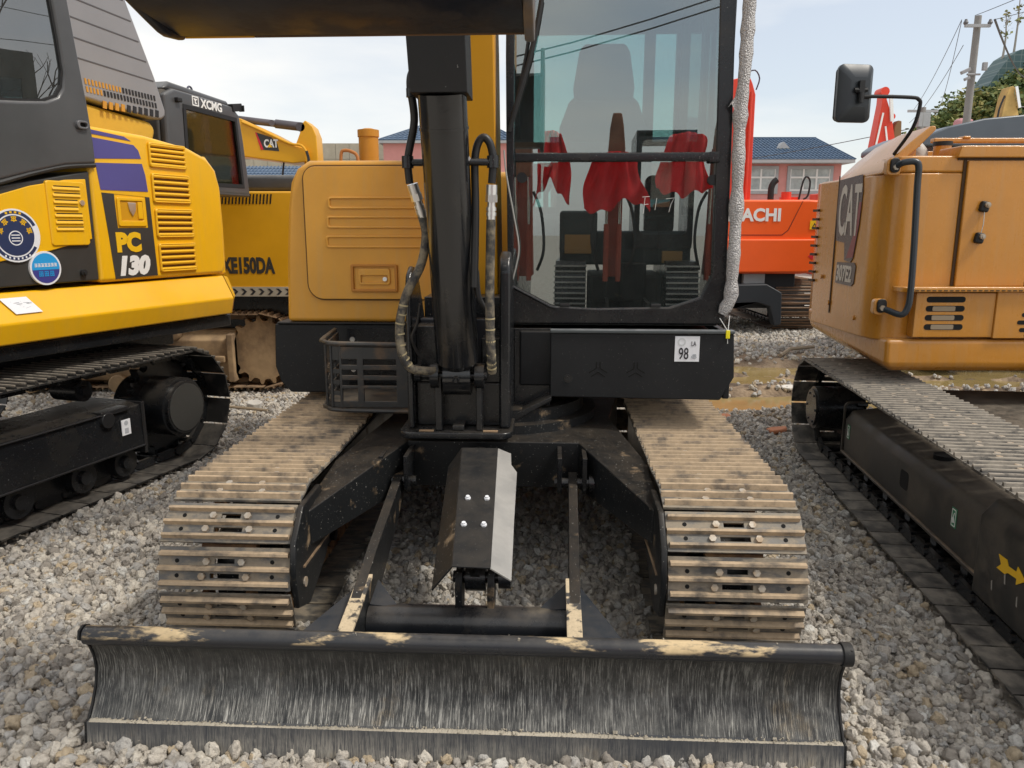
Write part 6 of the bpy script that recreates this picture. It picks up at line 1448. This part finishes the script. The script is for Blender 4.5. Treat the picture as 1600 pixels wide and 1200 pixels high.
for x0, x1 in ((4.45, 5.60), (6.20, 7.80)):
    mb = MB(); mb.ring(rr(x0 - 0.12, x1 + 0.12, 2.84, 3.93, 0.01, 1), rr(x0, x1, 2.96, 3.81, 0.01, 1), 'xz', -0.06, -0.001); w = mb.build('window', m_trimgrey, PB)
    mb = MB(); mb.box(x0, x1, -0.02, -0.005, 2.96, 3.81); mb.build('pane', m_paleglass, w)
    k = max(2, round((x1 - x0) / 0.56))
    mb = MB()
    for i in range(k + 1):
        x = x0 + (x1 - x0) * i / k; mb.box(x - 0.035, x + 0.035, -0.05, -0.021, 2.96, 3.81)
    mb.box(x0, x1, -0.052, -0.022, 3.45, 3.52); mb.box(x0, x1, -0.051, -0.023, 2.96, 3.02); mb.build('window_frame', m_pinkwhite, w)

# blue roofed pink building, left distance
LB = thing('building', 'pink building with a blue tiled roof far behind the exhaust stack', 'building', (-5.0, 32.0, 0), 0)
mb = MB(); mb.box(-0.15, 5.2, 0, 6, 0, 4.80); mb.build('wall', m_pink, LB)
mb = MB(); mb.box(-0.3, 5.3, -0.25, 6.2, 4.80, 4.90); mb.build('eaves', m_trimgrey, LB)
rf = MB(); tiles(rf, (-0.3, -0.25, 4.9), (5.3, -0.25, 4.9), (3.6, 2.4, 6.0), (1.9, 2.4, 6.0), 9, 26, 0.04); rf.build('roof', m_bluetile, LB)
BS = thing('building', 'low shed with a blue tiled roof under the yellow boom', 'building', (-12.5, 30.0, 0), 0)
mb = MB(); mb.box(0, 6.2, 0.4, 5, 0, 3.3); mb.build('wall', m_wallbeige, BS)
rf = MB(); tiles(rf, (-0.2, 0, 3.0), (6.4, 0, 3.0), (6.4, 2.6, 3.95), (-0.2, 2.6, 3.95), 8, 44, 0.035); rf.build('roof', m_bluetile, BS)
# beige panel wall
WL = thing('wall', 'long beige block wall beyond the ochre machine', 'wall', (-16.0, 36.0, 0), 0)
for i in range(22):
    for j in range(3):
        mb = MB(); mb.box(i * 0.62, i * 0.62 + 0.605, 0, 0.2, 3.3 + j * 0.62, 3.3 + j * 0.62 + (0.605 if j < 2 else 0.68)); mb.build('block', m_wallbeige, WL)
mb = MB(); mb.box(0, 13.7, 0.02, 0.18, 0, 3.3); mb.build('wall_base', m_wallbeige, WL)

# utility poles and cables
def pole(x, y, h, r0, r1, label, lean=0.0):
    t = thing('utility_pole', label, 'utility pole', (x, y, 0))
    mb = MB(); mb.tube([(0, 0, 0), (lean, 0, h)], [r0, r1], 16); mb.build('post', mat('grey_pole_concrete', (0.25, 0.24, 0.23), 0.85, var=0.15), t, smooth=True)
    return t
UP = pole(8.47, 15.0, 5.27, 0.085, 0.058, 'tall grey concrete utility pole standing at the upper right')
mb = MB(); mb.obox((-0.05, -0.10, 5.08), (0.46, 0.05, 0.05)); mb.build('crossarm', m_trimgrey, UP)
UP.children[0].data  # post
for dx in (-0.27, 0.17):
    mb = MB(); mb.tube([(dx, -0.10, 5.10), (dx, -0.10, 5.13), (dx, -0.10, 5.16), (dx, -0.10, 5.19)], [0.03, 0.045, 0.03, 0.02], 10); mb.build('insulator', mat('dark_insulator', (0.12, 0.12, 0.13), 0.4), UP, smooth=True)
mb = MB(); mb.obox((-0.20, -0.14, 4.30), (0.17, 0.07, 0.06), (0, R(-25), 0)); mb.obox((-0.16, -0.14, 4.17), (0.10, 0.06, 0.05), (0, R(-25), 0)); mb.obox((0.14, -0.14, 4.38), (0.08, 0.06, 0.14)); mb.tube([(-0.15, -0.1, 4.25), (0.1, -0.1, 4.25)], 0.02, 6); mb.build('surveillance_camera', mat('grey_casing', (0.30, 0.30, 0.31), 0.5), UP, bevel=0.008)
U2 = pole(12.2, 24.0, 5.0, 0.12, 0.10, 'short distant utility pole with crossarm behind the mirror bracket')
mb = MB(); mb.box(-0.45, 0.45, -0.06, -0.02, 4.86, 4.93); mb.box(-0.12, 0.22, -0.1, 0.1, 4.45, 4.85); mb.build('crossarm', m_trimgrey, U2)
def cable(a, b, sag, label, r=0.006):
    a, b = Vector(a), Vector(b); mb = MB(); pts = []
    for i in range(25):
        t = i / 24; p = a.lerp(b, t); p.z -= sag * 4 * t * (1 - t); pts.append(p)
    mb.tube(pts, r, 5); tag(mb.build('power_cable', m_wire, smooth=True), label, 'cable', 'power cables strung to the utility pole')
cable((8.12, 14.9, 5.18), (11.9, 23.9, 4.93), 0.12, 'upper grey cable descending left from the tall pole')
cable((8.12, 14.9, 5.16), (12.6, 23.9, 4.93), 0.35, 'sagging cable just under the upper one, left of the tall pole')
cable((8.20, 14.9, 4.75), (11.8, 23.9, 4.55), 0.15, 'lowest cable running left from below the crossarm')
cable((8.35, 14.9, 5.25), (6.6, 6.0, 4.6), 0.1, 'cable leaving the pole top towards the upper right corner', 0.006)
cable((8.70, 14.9, 5.18), (7.4, 5.5, 4.3), 0.12, 'second cable from the pole top towards the right', 0.006)
cable((8.72, 14.9, 5.18), (33.5, 52, 11.5), 0.8, 'cable falling right from the pole towards the netted mound', 0.02)
cable((5.8, 32, 3.7), (11.9, 24.1, 4.4), 0.1, 'thin cable stretched over the roof end of the pink building', 0.012)

# distant booms
RB = thing('excavator', 'red and white excavator boom pointing up behind the mirror arm', 'excavator', (11.0, 24.0, 0), 0)
mb = MB(); mb.prism([(-0.30, 3.0), (-0.24, 3.9), (-0.10, 5.1), (-0.10, 5.45), (0.02, 5.48), (0.03, 5.2), (0.20, 4.8), (0.42, 3.9), (0.48, 3.0)], 'xz', -0.2, 0.2); mb.build('boom', m_redboom, RB, bevel=0.02)
mb = MB(); mb.obox((0.16, -0.25, 4.95), (0.09, 0.06, 0.75), (0, R(-8), 0)); mb.obox((-0.12, -0.22, 4.35), (0.05, 0.02, 0.95), (0, R(8), 0)); mb.obox((0.12, -0.22, 4.1), (0.05, 0.02, 0.7), (0, R(-12), 0)); mb.build('white_cylinder', m_whitepaint, RB)
mb = MB(); mb.cyl((-0.05, -0.22, 5.42), (-0.05, 0.22, 5.42), 0.13, 14); mb.cyl((0.24, -0.2, 4.72), (0.24, 0.2, 4.72), 0.09, 12); mb.build('boom_tip', m_redboom, RB, smooth=True)
mb = MB(); mb.box(-1.0, 1.2, 0.3, 2.6, 0.6, 2.6); mb.box(-1.2, 1.4, 0.2, 2.8, 0.0, 0.7); mb.build('body', m_redboom, RB, bevel=0.05)
DB = thing('excavator', 'brown rusty dipper tip right of the red and white boom', 'excavator', (11.45, 24.0, 0), 0)
mb = MB(); mb.prism([(-0.12, 3.0), (-0.10, 4.45), (0.0, 4.62), (0.10, 4.60), (0.13, 4.2), (0.13, 3.0)], 'xz', -0.15, 0.15); mb.build('dipper', mat('rusty_brown', (0.22, 0.12, 0.05), 0.7), DB, bevel=0.02)
mb = MB(); mb.prism([(0.06, 3.0), (0.10, 4.1), (0.16, 4.05), (0.20, 3.0)], 'xz', -0.17, -0.13); mb.build('link', m_rubber, DB)
YB = thing('excavator', 'dusty yellow excavator boom pointing up in front of the wooded hill', 'excavator', (14.5, 24.0, 0), 0)
mb = MB(); mb.prism([(-0.10, 4.3), (0.02, 5.3), (0.10, 5.55), (0.22, 5.58), (0.26, 5.35), (0.52, 4.6), (0.56, 4.3), (0.56, 3.0), (-0.10, 3.0)], 'xz', -0.2, 0.2); mb.build('boom', mat('dusty_ochre', (0.50, 0.33, 0.11), 0.7, var=0.3), YB, bevel=0.02)
mb = MB(); mb.obox((0.33, -0.25, 5.25), (0.09, 0.07, 0.62), (0, R(-16), 0)); mb.build('ram', m_steelrod, YB, bevel=0.01)
mb = MB(); mb.tube([(-0.02, -0.2, 5.3), (-0.14, -0.2, 4.9), (-0.16, -0.2, 4.4)], 0.03, 6, smooth=3); mb.tube([(0.36, -0.2, 5.0), (0.8, -0.2, 4.97), (1.4, -0.2, 4.9)], 0.02, 6); mb.build('hose', m_hose, YB)
mb = MB(); mb.tube([(0.62, 0, 4.3), (0.72, 0, 4.66), (0.98, 0, 4.78), (1.25, 0, 4.66), (1.35, 0, 4.3)], 0.10, 10, smooth=4); mb.build('bucket_curve', mat('dusty_ochre', (0.5, 0.33, 0.11), 0.7), YB, smooth=True)
mb = MB(); mb.box(-0.6, 1.4, 0.3, 2.6, 0.6, 3.0); mb.box(-0.8, 1.6, 0.2, 2.8, 0.0, 0.7); mb.build('body', m_xyel, YB, bevel=0.05)
PT = tag(MB().box(13.60, 14.10, 24.5, 24.9, 3.2, 4.78).build('blossom', mat('pale_pink_blossom', (0.55, 0.28, 0.30), 0.9, bump=1.0, bscale=12), bevel=0.12), 'small patch of pale pink blossom left of the dusty yellow boom', 'blossom')

# wooded hill
HX = np.linspace(18, 120, 110); HY = np.linspace(40, 66, 30)
def hill_h(x, y):
    a = x * 55.0 / y
    hs = np.interp(a, [24, 26.6, 27.6, 28.6, 31.3, 32.8, 34.4, 45, 70, 110], [-3, 0, 6.0, 7.2, 8.9, 10.3, 10.9, 12.5, 14, 15])
    return (1.5 + (y / 55.0) * (hs - 1.5)) * np.clip((y - 42) / 10, 0, 1) - 0.3
gxh, gyh = np.meshgrid(HX, HY); gzh = hill_h(gxh, gyh) - 0.6
idx = np.arange(gxh.size).reshape(gxh.shape); f = np.stack([idx[:-1, :-1], idx[:-1, 1:], idx[1:, 1:], idx[1:, :-1]], -1).reshape(-1, 4)
mh = bpy.data.meshes.new('hill'); mh.from_pydata(np.stack([gxh, gyh, gzh], -1).reshape(-1, 3).tolist(), [], f.tolist()); mh.materials.append(mat('hill_soil', (0.06, 0.065, 0.03), 0.95, var=0.3))
ho = bpy.data.objects.new('hill', mh); COL.objects.link(ho); tag(ho, kind='structure')
def foliage(name, centres, size, nleaf, leaf, cols, label, cat):
    v, fcs, mi = [], [], []
    for ci, (c, r) in enumerate(centres):
        # an uneven crown made of several clumps
        cl = [(Vector(c) + Vector((random.gauss(0, 0.42) * r, random.gauss(0, 0.42) * r, random.gauss(0.05, 0.30) * r)), r * random.uniform(0.28, 0.55)) for _ in range(9)]
        tone = random.random()
        for _ in range(nleaf):
            cc, cr = random.choice(cl)
            d = Vector((random.gauss(0, 1), random.gauss(0, 1), random.gauss(0, 1))).normalized() * cr * random.uniform(0.6, 1.08)
            p = cc + d; s = leaf * random.uniform(0.6, 1.4)
            a = Vector((random.gauss(0, 1), random.gauss(0, 1), random.gauss(0, 0.5))).normalized(); b = a.cross(Vector((random.gauss(0, 1), random.gauss(0, 1), random.gauss(0, 1)))).normalized()
            o = len(v); v += [p - a * s, p + b * s * 0.6, p + a * s, p - b * s * 0.6]; fcs.append((o, o + 1, o + 2, o + 3))
            mi.append(min(len(cols) - 1, int((0.6 * tone + 0.4 * random.random()) * len(cols))))
    me = bpy.data.meshes.new(name); me.from_pydata([tuple(p) for p in v], [], fcs)
    for c in cols: me.materials.append(c)
    me.polygons.foreach_set('material_index', mi)
    o = bpy.data.objects.new(name, me); COL.objects.link(o)
    if cat: tag(o, label, cat, kind='stuff')
    return o
leafm = [mat('leaf_dark', (0.06, 0.10, 0.030), 0.7), mat('leaf_mid', (0.12, 0.16, 0.045), 0.7), mat('leaf_olive', (0.20, 0.21, 0.06), 0.7), mat('leaf_yellowish', (0.30, 0.26, 0.08), 0.7)]
cen = []
for i in range(330):
    y = random.uniform(47, 62); x = (27.6 + 16 * random.random() ** 1.3) * y / 55
    cen.append(((x, y, float(hill_h(np.array(x), np.array(y))) + 0.3), random.uniform(0.8, 1.7)))
foliage('hillside_wood', cen, 1, 420, 0.16, leafm, 'green and olive woodland covering the hillside at the upper right', 'woodland')
# netted mound
mb = MB(); mb.prism([(30.9, 9.0), (31.7, 10.8), (32.4, 11.9), (33.0, 12.7), (33.5, 13.0), (34.2, 13.1), (35.0, 12.9), (35.8, 12.2), (36.4, 11.0), (36.9, 9.0)], 'xz', 54, 56)
nm, ntt, bs = nodes_of('green_net'); bk_ = ntt.nodes.new('ShaderNodeTexBrick'); tcn = ntt.nodes.new('ShaderNodeTexCoord'); mpn = ntt.nodes.new('ShaderNodeMapping')
mpn.inputs['Rotation'].default_value = (R(90), 0, 0)
bk_.offset = 0.0; bk_.inputs['Color1'].default_value = (0.05, 0.105, 0.105, 1); bk_.inputs['Color2'].default_value = (0.04, 0.09, 0.10, 1); bk_.inputs['Mortar'].default_value = (0.13, 0.18, 0.18, 1)
bk_.inputs['Scale'].default_value = 2.2; bk_.inputs['Brick Width'].default_value = 1.0; bk_.inputs['Row Height'].default_value = 0.9; bk_.inputs['Mortar Size'].default_value = 0.05
ntt.links.new(tcn.outputs['Object'], mpn.inputs['Vector']); ntt.links.new(mpn.outputs['Vector'], bk_.inputs['Vector']); ntt.links.new(bk_.outputs['Color'], bs.inputs['Base Color'])
tag(mb.build('netted_mound', nm), 'mound on the hilltop draped in dark blue green netting', 'netting')
# thin sparse trees on the mound
for i, (x, h) in enumerate(((33.0, 15.6), (33.7, 16.9), (34.6, 16.0))):
    t = thing('young_tree', ['left of the three thin pale trees on the netted mound', 'tallest middle tree of the three on the netted mound', 'right one of the three thin trees on the netted mound'][i], 'tree', (x, 55.0, 12.6), 0, 'thin trees on the netted mound')
    mb = MB(); H_ = h - 12.6; mb.tube([(0, 0, 0), (0.05, 0, H_ * 0.5), (-0.03 + 0.1 * (i - 1), 0, H_)], [0.09, 0.06, 0.02], 6, smooth=2)
    for k in range(8): 
        z = H_ * random.uniform(0.45, 0.95); mb.tube([(0, 0, z), (random.uniform(-.5, .5), random.uniform(-.3, .3), z + 0.35)], [0.025, 0.01], 5)
    mb.build('trunk', mat('pale_bark', (0.30, 0.28, 0.25), 0.8), t)
    lf = foliage('foliage', [((0, 0, H_ * f_), 0.45) for f_ in (0.55, 0.75, 0.95)], 1, 16, 0.12, leafm[2:], None, None); lf.parent = t

# bare tree off to the right, mirrored in the side windows
BT = thing('bare_tree', 'bare branched tree mirrored in the side window of the left cab', 'tree', (13.5, 7.5, 0), 0)
mb = MB()
def branch(p, d, L_, r, lev):
    q = p + d * L_ * 0.5 + Vector((random.gauss(0, .06), random.gauss(0, .06), 0.02)) * L_; e = p + d * L_
    mb.tube([p, q, e], [r, r * 0.8, r * 0.6], 6 if lev < 2 else 4, caps=False)
    if lev == 5: return
    for _ in range(3 if lev < 4 else 2):
        nd = (d + Vector((random.gauss(0, .5), random.gauss(0, .5), random.gauss(0.1, .3)))).normalized()
        branch(e if random.random() < 0.6 else q, nd, L_ * random.uniform(0.6, 0.8), r * 0.55, lev + 1)
branch(Vector((0, 0, 0)), Vector((0, 0, 1)), 2.6, 0.17, 0)
mb.build('trunk', mat('dark_bark', (0.07, 0.055, 0.045), 0.9), BT)

# ================================================================== machines behind the camera, mirrored in the windscreen
def facing_machine(x, y, label, m_body, arm_dx=0.0):
    t = thing('excavator', label, 'excavator', (x, y, 0), 180)
    m_rust = mat('faded_red_boom', (0.34, 0.06, 0.03), 0.5, var=0.3)
    m_bars = mat('pale_grouser', (0.34, 0.33, 0.30), 0.6, var=0.3)
    for s in (-1, 1):
        mb = MB(); pr = [(0.0, 0.55), (0.10, 0.22), (0.36, 0.03), (2.4, 0.03), (2.7, 0.5), (2.4, 1.02), (0.36, 1.02), (0.10, 0.85)]
        mb.prism(pr, 'yz', s * 0.80 - 0.22, s * 0.80 + 0.22); trk = mb.build('track', m_black, t)
        for k in range(12):
            z = 0.12 + k * 0.075; q = 0.30 * ((z - 0.53) / 0.5) ** 2
            mb = MB(); mb.box(s * 0.80 - 0.235, s * 0.80 + 0.235, q - 0.03, q + 0.03, z, z + 0.022); mb.build('grouser', m_bars, trk)
    mb = MB(); mb.box(-0.98, 0.98, 0.75, 2.6, 0.95, 1.45); mb.box(0.42, 0.98, 0.62, 2.4, 1.1, 1.75); mb.build('body', m_body, t, bevel=0.05, seg=3)
    mb = MB(); mb.box(-0.56, 0.56, 0.5, 2.2, 0.25, 0.80); mb.box(-0.30, 0.30, 0.3, 0.5, 0.45, 1.0); mb.build('centre_frame', m_blackdirty, t, bevel=0.03)
    mb = MB(); mb.ring(rr(-0.98, -0.12, 1.2, 2.85, 0.1), rr(-0.90, -0.20, 1.40, 2.75, 0.08), 'xz', 0.65, 0.70); mb.box(-0.98, -0.93, 0.7, 2.1, 1.2, 2.8); mb.box(-0.17, -0.12, 0.7, 2.1, 1.2, 2.8); mb.box(-0.98, -0.12, 0.65, 2.1, 2.8, 2.88); mb.prism(rr(-0.78, -0.32, 1.4, 2.3, 0.1), 'xz', 1.4, 1.6); mb.build('cab', m_black, t)
    mb = MB(); mb.prism([(0.55, 0.8), (0.35, 1.4), (0.25, 2.1), (0.15, 2.6), (0.0, 2.6), (0.05, 2.0), (0.12, 1.6), (0.2, 0.8)], 'yz', 0.08 + arm_dx, 0.30 + arm_dx); mb.build('boom', m_rust, t, bevel=0.02)
    for q in (0.12, 0.30):
        mb = MB(); mb.cyl((q + arm_dx, 0.02, 1.55), (q + arm_dx, -0.02, 2.2), 0.020, 12); mb.cyl((q + arm_dx, 0.05, 0.75), (q + arm_dx, 0.02, 1.55), 0.036, 12, 1); mb.build('ram', [m_steelrod, m_rust], t, smooth=True)
    mb = MB(); mb.prism([(-0.10 + 0.19, 2.2), (0.07, 2.55), (0.10, 2.85), (0.13, 3.02), (0.25, 3.02), (0.28, 2.85), (0.30, 2.55), (0.29, 2.2)], 'xz', -0.12, 0.10); o = mb.build('dipper_arm', mat('rusty_arm', (0.26, 0.11, 0.06), 0.6, var=0.4), t, bevel=0.02); o.location.x = arm_dx
    mb = MB(); mb.tube([(0.40 + arm_dx, 0.1, 0.9), (0.50 + arm_dx, -0.05, 1.3), (0.46 + arm_dx, 0.0, 1.75), (0.34 + arm_dx, 0.1, 2.0)], 0.022, 8, smooth=5); mb.tube([(0.0 + arm_dx, 0.1, 0.9), (-0.10 + arm_dx, -0.05, 1.2), (-0.06 + arm_dx, 0.0, 1.7), (0.06 + arm_dx, 0.1, 2.0)], 0.022, 8, smooth=5); mb.build('hose', m_hose, t, smooth=True)
    mb = MB(); mb.box(0.50, 0.90, 0.55, 0.62, 1.12, 1.40); mb.box(-0.85, -0.55, 0.66, 0.72, 0.98, 1.16); mb.build('front_panel', mat('brown_yellow_panel', (0.42, 0.24, 0.06), 0.5), t, bevel=0.01)
    mb = MB(); mb.box(-1.1, 1.1, -0.55, -0.47, 0.02, 0.42); mb.box(-0.3, -0.25, -0.5, 0.6, 0.2, 0.5); mb.box(0.25, 0.3, -0.5, 0.6, 0.2, 0.5); mb.build('blade', m_black, t)
    return t
def cloth(x, y, z, w, h, label, seed):
    random.seed(seed); nx_, nz_ = 48, 24; v, f = [], []
    for j in range(nz_):
        for i in range(nx_):
            u = i / (nx_ - 1) - 0.5; t = j / (nz_ - 1)
            ww = w * (0.60 + 0.40 * t ** 0.7) * (1 + 0.06 * math.sin(t * 7 + seed)); lower = h * (0.80 + 0.10 * math.sin(u * 7 + seed) + 0.05 * math.sin(u * 19 + seed) + 0.30 * abs(u))
            v.append((x + u * ww + 0.03 * math.sin(t * 5 + seed), y + (0.03 + 0.07 * t) * math.sin(u * 15 + 2.5 * t * (1 + u) + seed) + 0.035 * math.sin(u * 33 + 6 * t + 2 * math.sin(t * 4 + seed)) + 0.02 * math.sin(t * 14 + u * 12), z - t * lower + 0.05 * math.cos(u * 3) * (1 - t)))
    for j in range(nz_ - 1):
        for i in range(nx_ - 1):
            a = j * nx_ + i; f.append((a, a + 1, a + nx_ + 1, a + nx_))
    mb = MB(); mb.add(v, f); o = mb.build('red_cloth', m_cloth, smooth=True, auto=80)
    so = o.modifiers.new('thick', 'SOLIDIFY'); so.thickness = 0.004
    tag(o, label, 'cloth', 'red cloths tied on the booms mirrored in the windscreen')
facing_machine(0.88, -4.25, 'red boomed excavator mirrored in the middle of the windscreen', mat('greenish_dark_body', (0.04, 0.055, 0.055), 0.4))
facing_machine(3.35, -4.6, 'orange red excavator mirrored at the right of the windscreen', m_redboom, 1.0)
facing_machine(-1.70, -4.3, 'dark excavator mirrored at the left of the windscreen', mat('dusty_green_body', (0.06, 0.075, 0.07), 0.5), -1.3)
cloth(0.68, -4.02, 2.46, 0.92, 0.78, 'crumpled red cloth mirrored in the centre of the windscreen', 3)
cloth(-0.18, -4.02, 2.74, 0.52, 0.86, 'narrow red cloth mirrored at the left of the windscreen', 5)
cloth(1.60, -4.05, 2.70, 0.74, 0.85, 'pale red cloth mirrored at the right of the windscreen', 8)
mb = MB(); tag(mb.tube([(-6, -7, 3.6), (0, -7.2, 4.6), (8, -7.4, 7.0)], 0.014, 5, smooth=6).tube([(-6, -7, 3.4), (0, -7.2, 4.45), (8, -7.4, 6.8)], 0.014, 5, smooth=6).build('power_cable', m_wire), 'pair of cables mirrored across the upper windscreen', 'cable')

# ---- odds and ends on the ground
def litter(name, x, y, r, m, label, cat, flat=0.5, n=7):
    mb = MB(); pts = []
    for k in range(n):
        t = 2 * PI * k / n; q = r * random.uniform(0.7, 1.2); pts.append((q * math.cos(t), q * math.sin(t)))
    mb.prism(pts, 'xy', 0, r * flat); o = mb.build(name, m, bevel=r * 0.12); o.location = (x, y, 0.005); o.rotation_euler = (random.uniform(-.2, .2), random.uniform(-.2, .2), random.random() * 3)
    tag(o, label, cat)
litter('brick_fragment', 1.98, 5.55, 0.085, m_brick, 'orange red brick fragment on the gravel beside the right track', 'brick', 0.35)
litter('brick_fragment', 1.72, 6.02, 0.06, m_brick, 'fainter orange brick fragment at the puddle edge beside the right track', 'brick', 0.3)
litter('brick_fragment', 2.37, 5.62, 0.05, m_brick, 'small brick chip against the shoe of the right machine', 'brick', 0.5)
litter('crumpled_film', -2.18, 6.35, 0.07, m_paper, 'crumpled white plastic lying between the two left machines', 'plastic', 0.7, 6)
litter('crumpled_film', -2.40, 6.25, 0.05, m_paper, 'smaller white scrap left of the crumpled plastic', 'plastic', 0.7, 6)
litter('crumpled_film', 2.62, 7.15, 0.06, m_paper, 'white scrap lying between the two puddles', 'plastic', 0.4, 6)
mb = MB(); mb.tube([(3.15, 8.9, 0.03), (3.35, 9.15, 0.07), (3.75, 9.45, 0.05)], 0.022, 6); tag(mb.build('stick', m_wood), 'pale stick lying beside the far gravel behind the puddle', 'stick')
mb = MB(); mb.tube([(-2.75, 5.95, 0.05), (-2.4, 6.1, 0.08), (-2.0, 6.1, 0.04)], 0.012, 6); tag(mb.build('stick', m_wood), 'thin twig lying by the crumpled plastic on the left', 'stick')
for x, y in ((2.55, 7.20), (3.05, 7.35)):
    pass
litter('mud_clod', 2.95, 7.38, 0.10, m_mudwall, 'dark brown clod lying in the upper puddle', 'clod', 0.4)
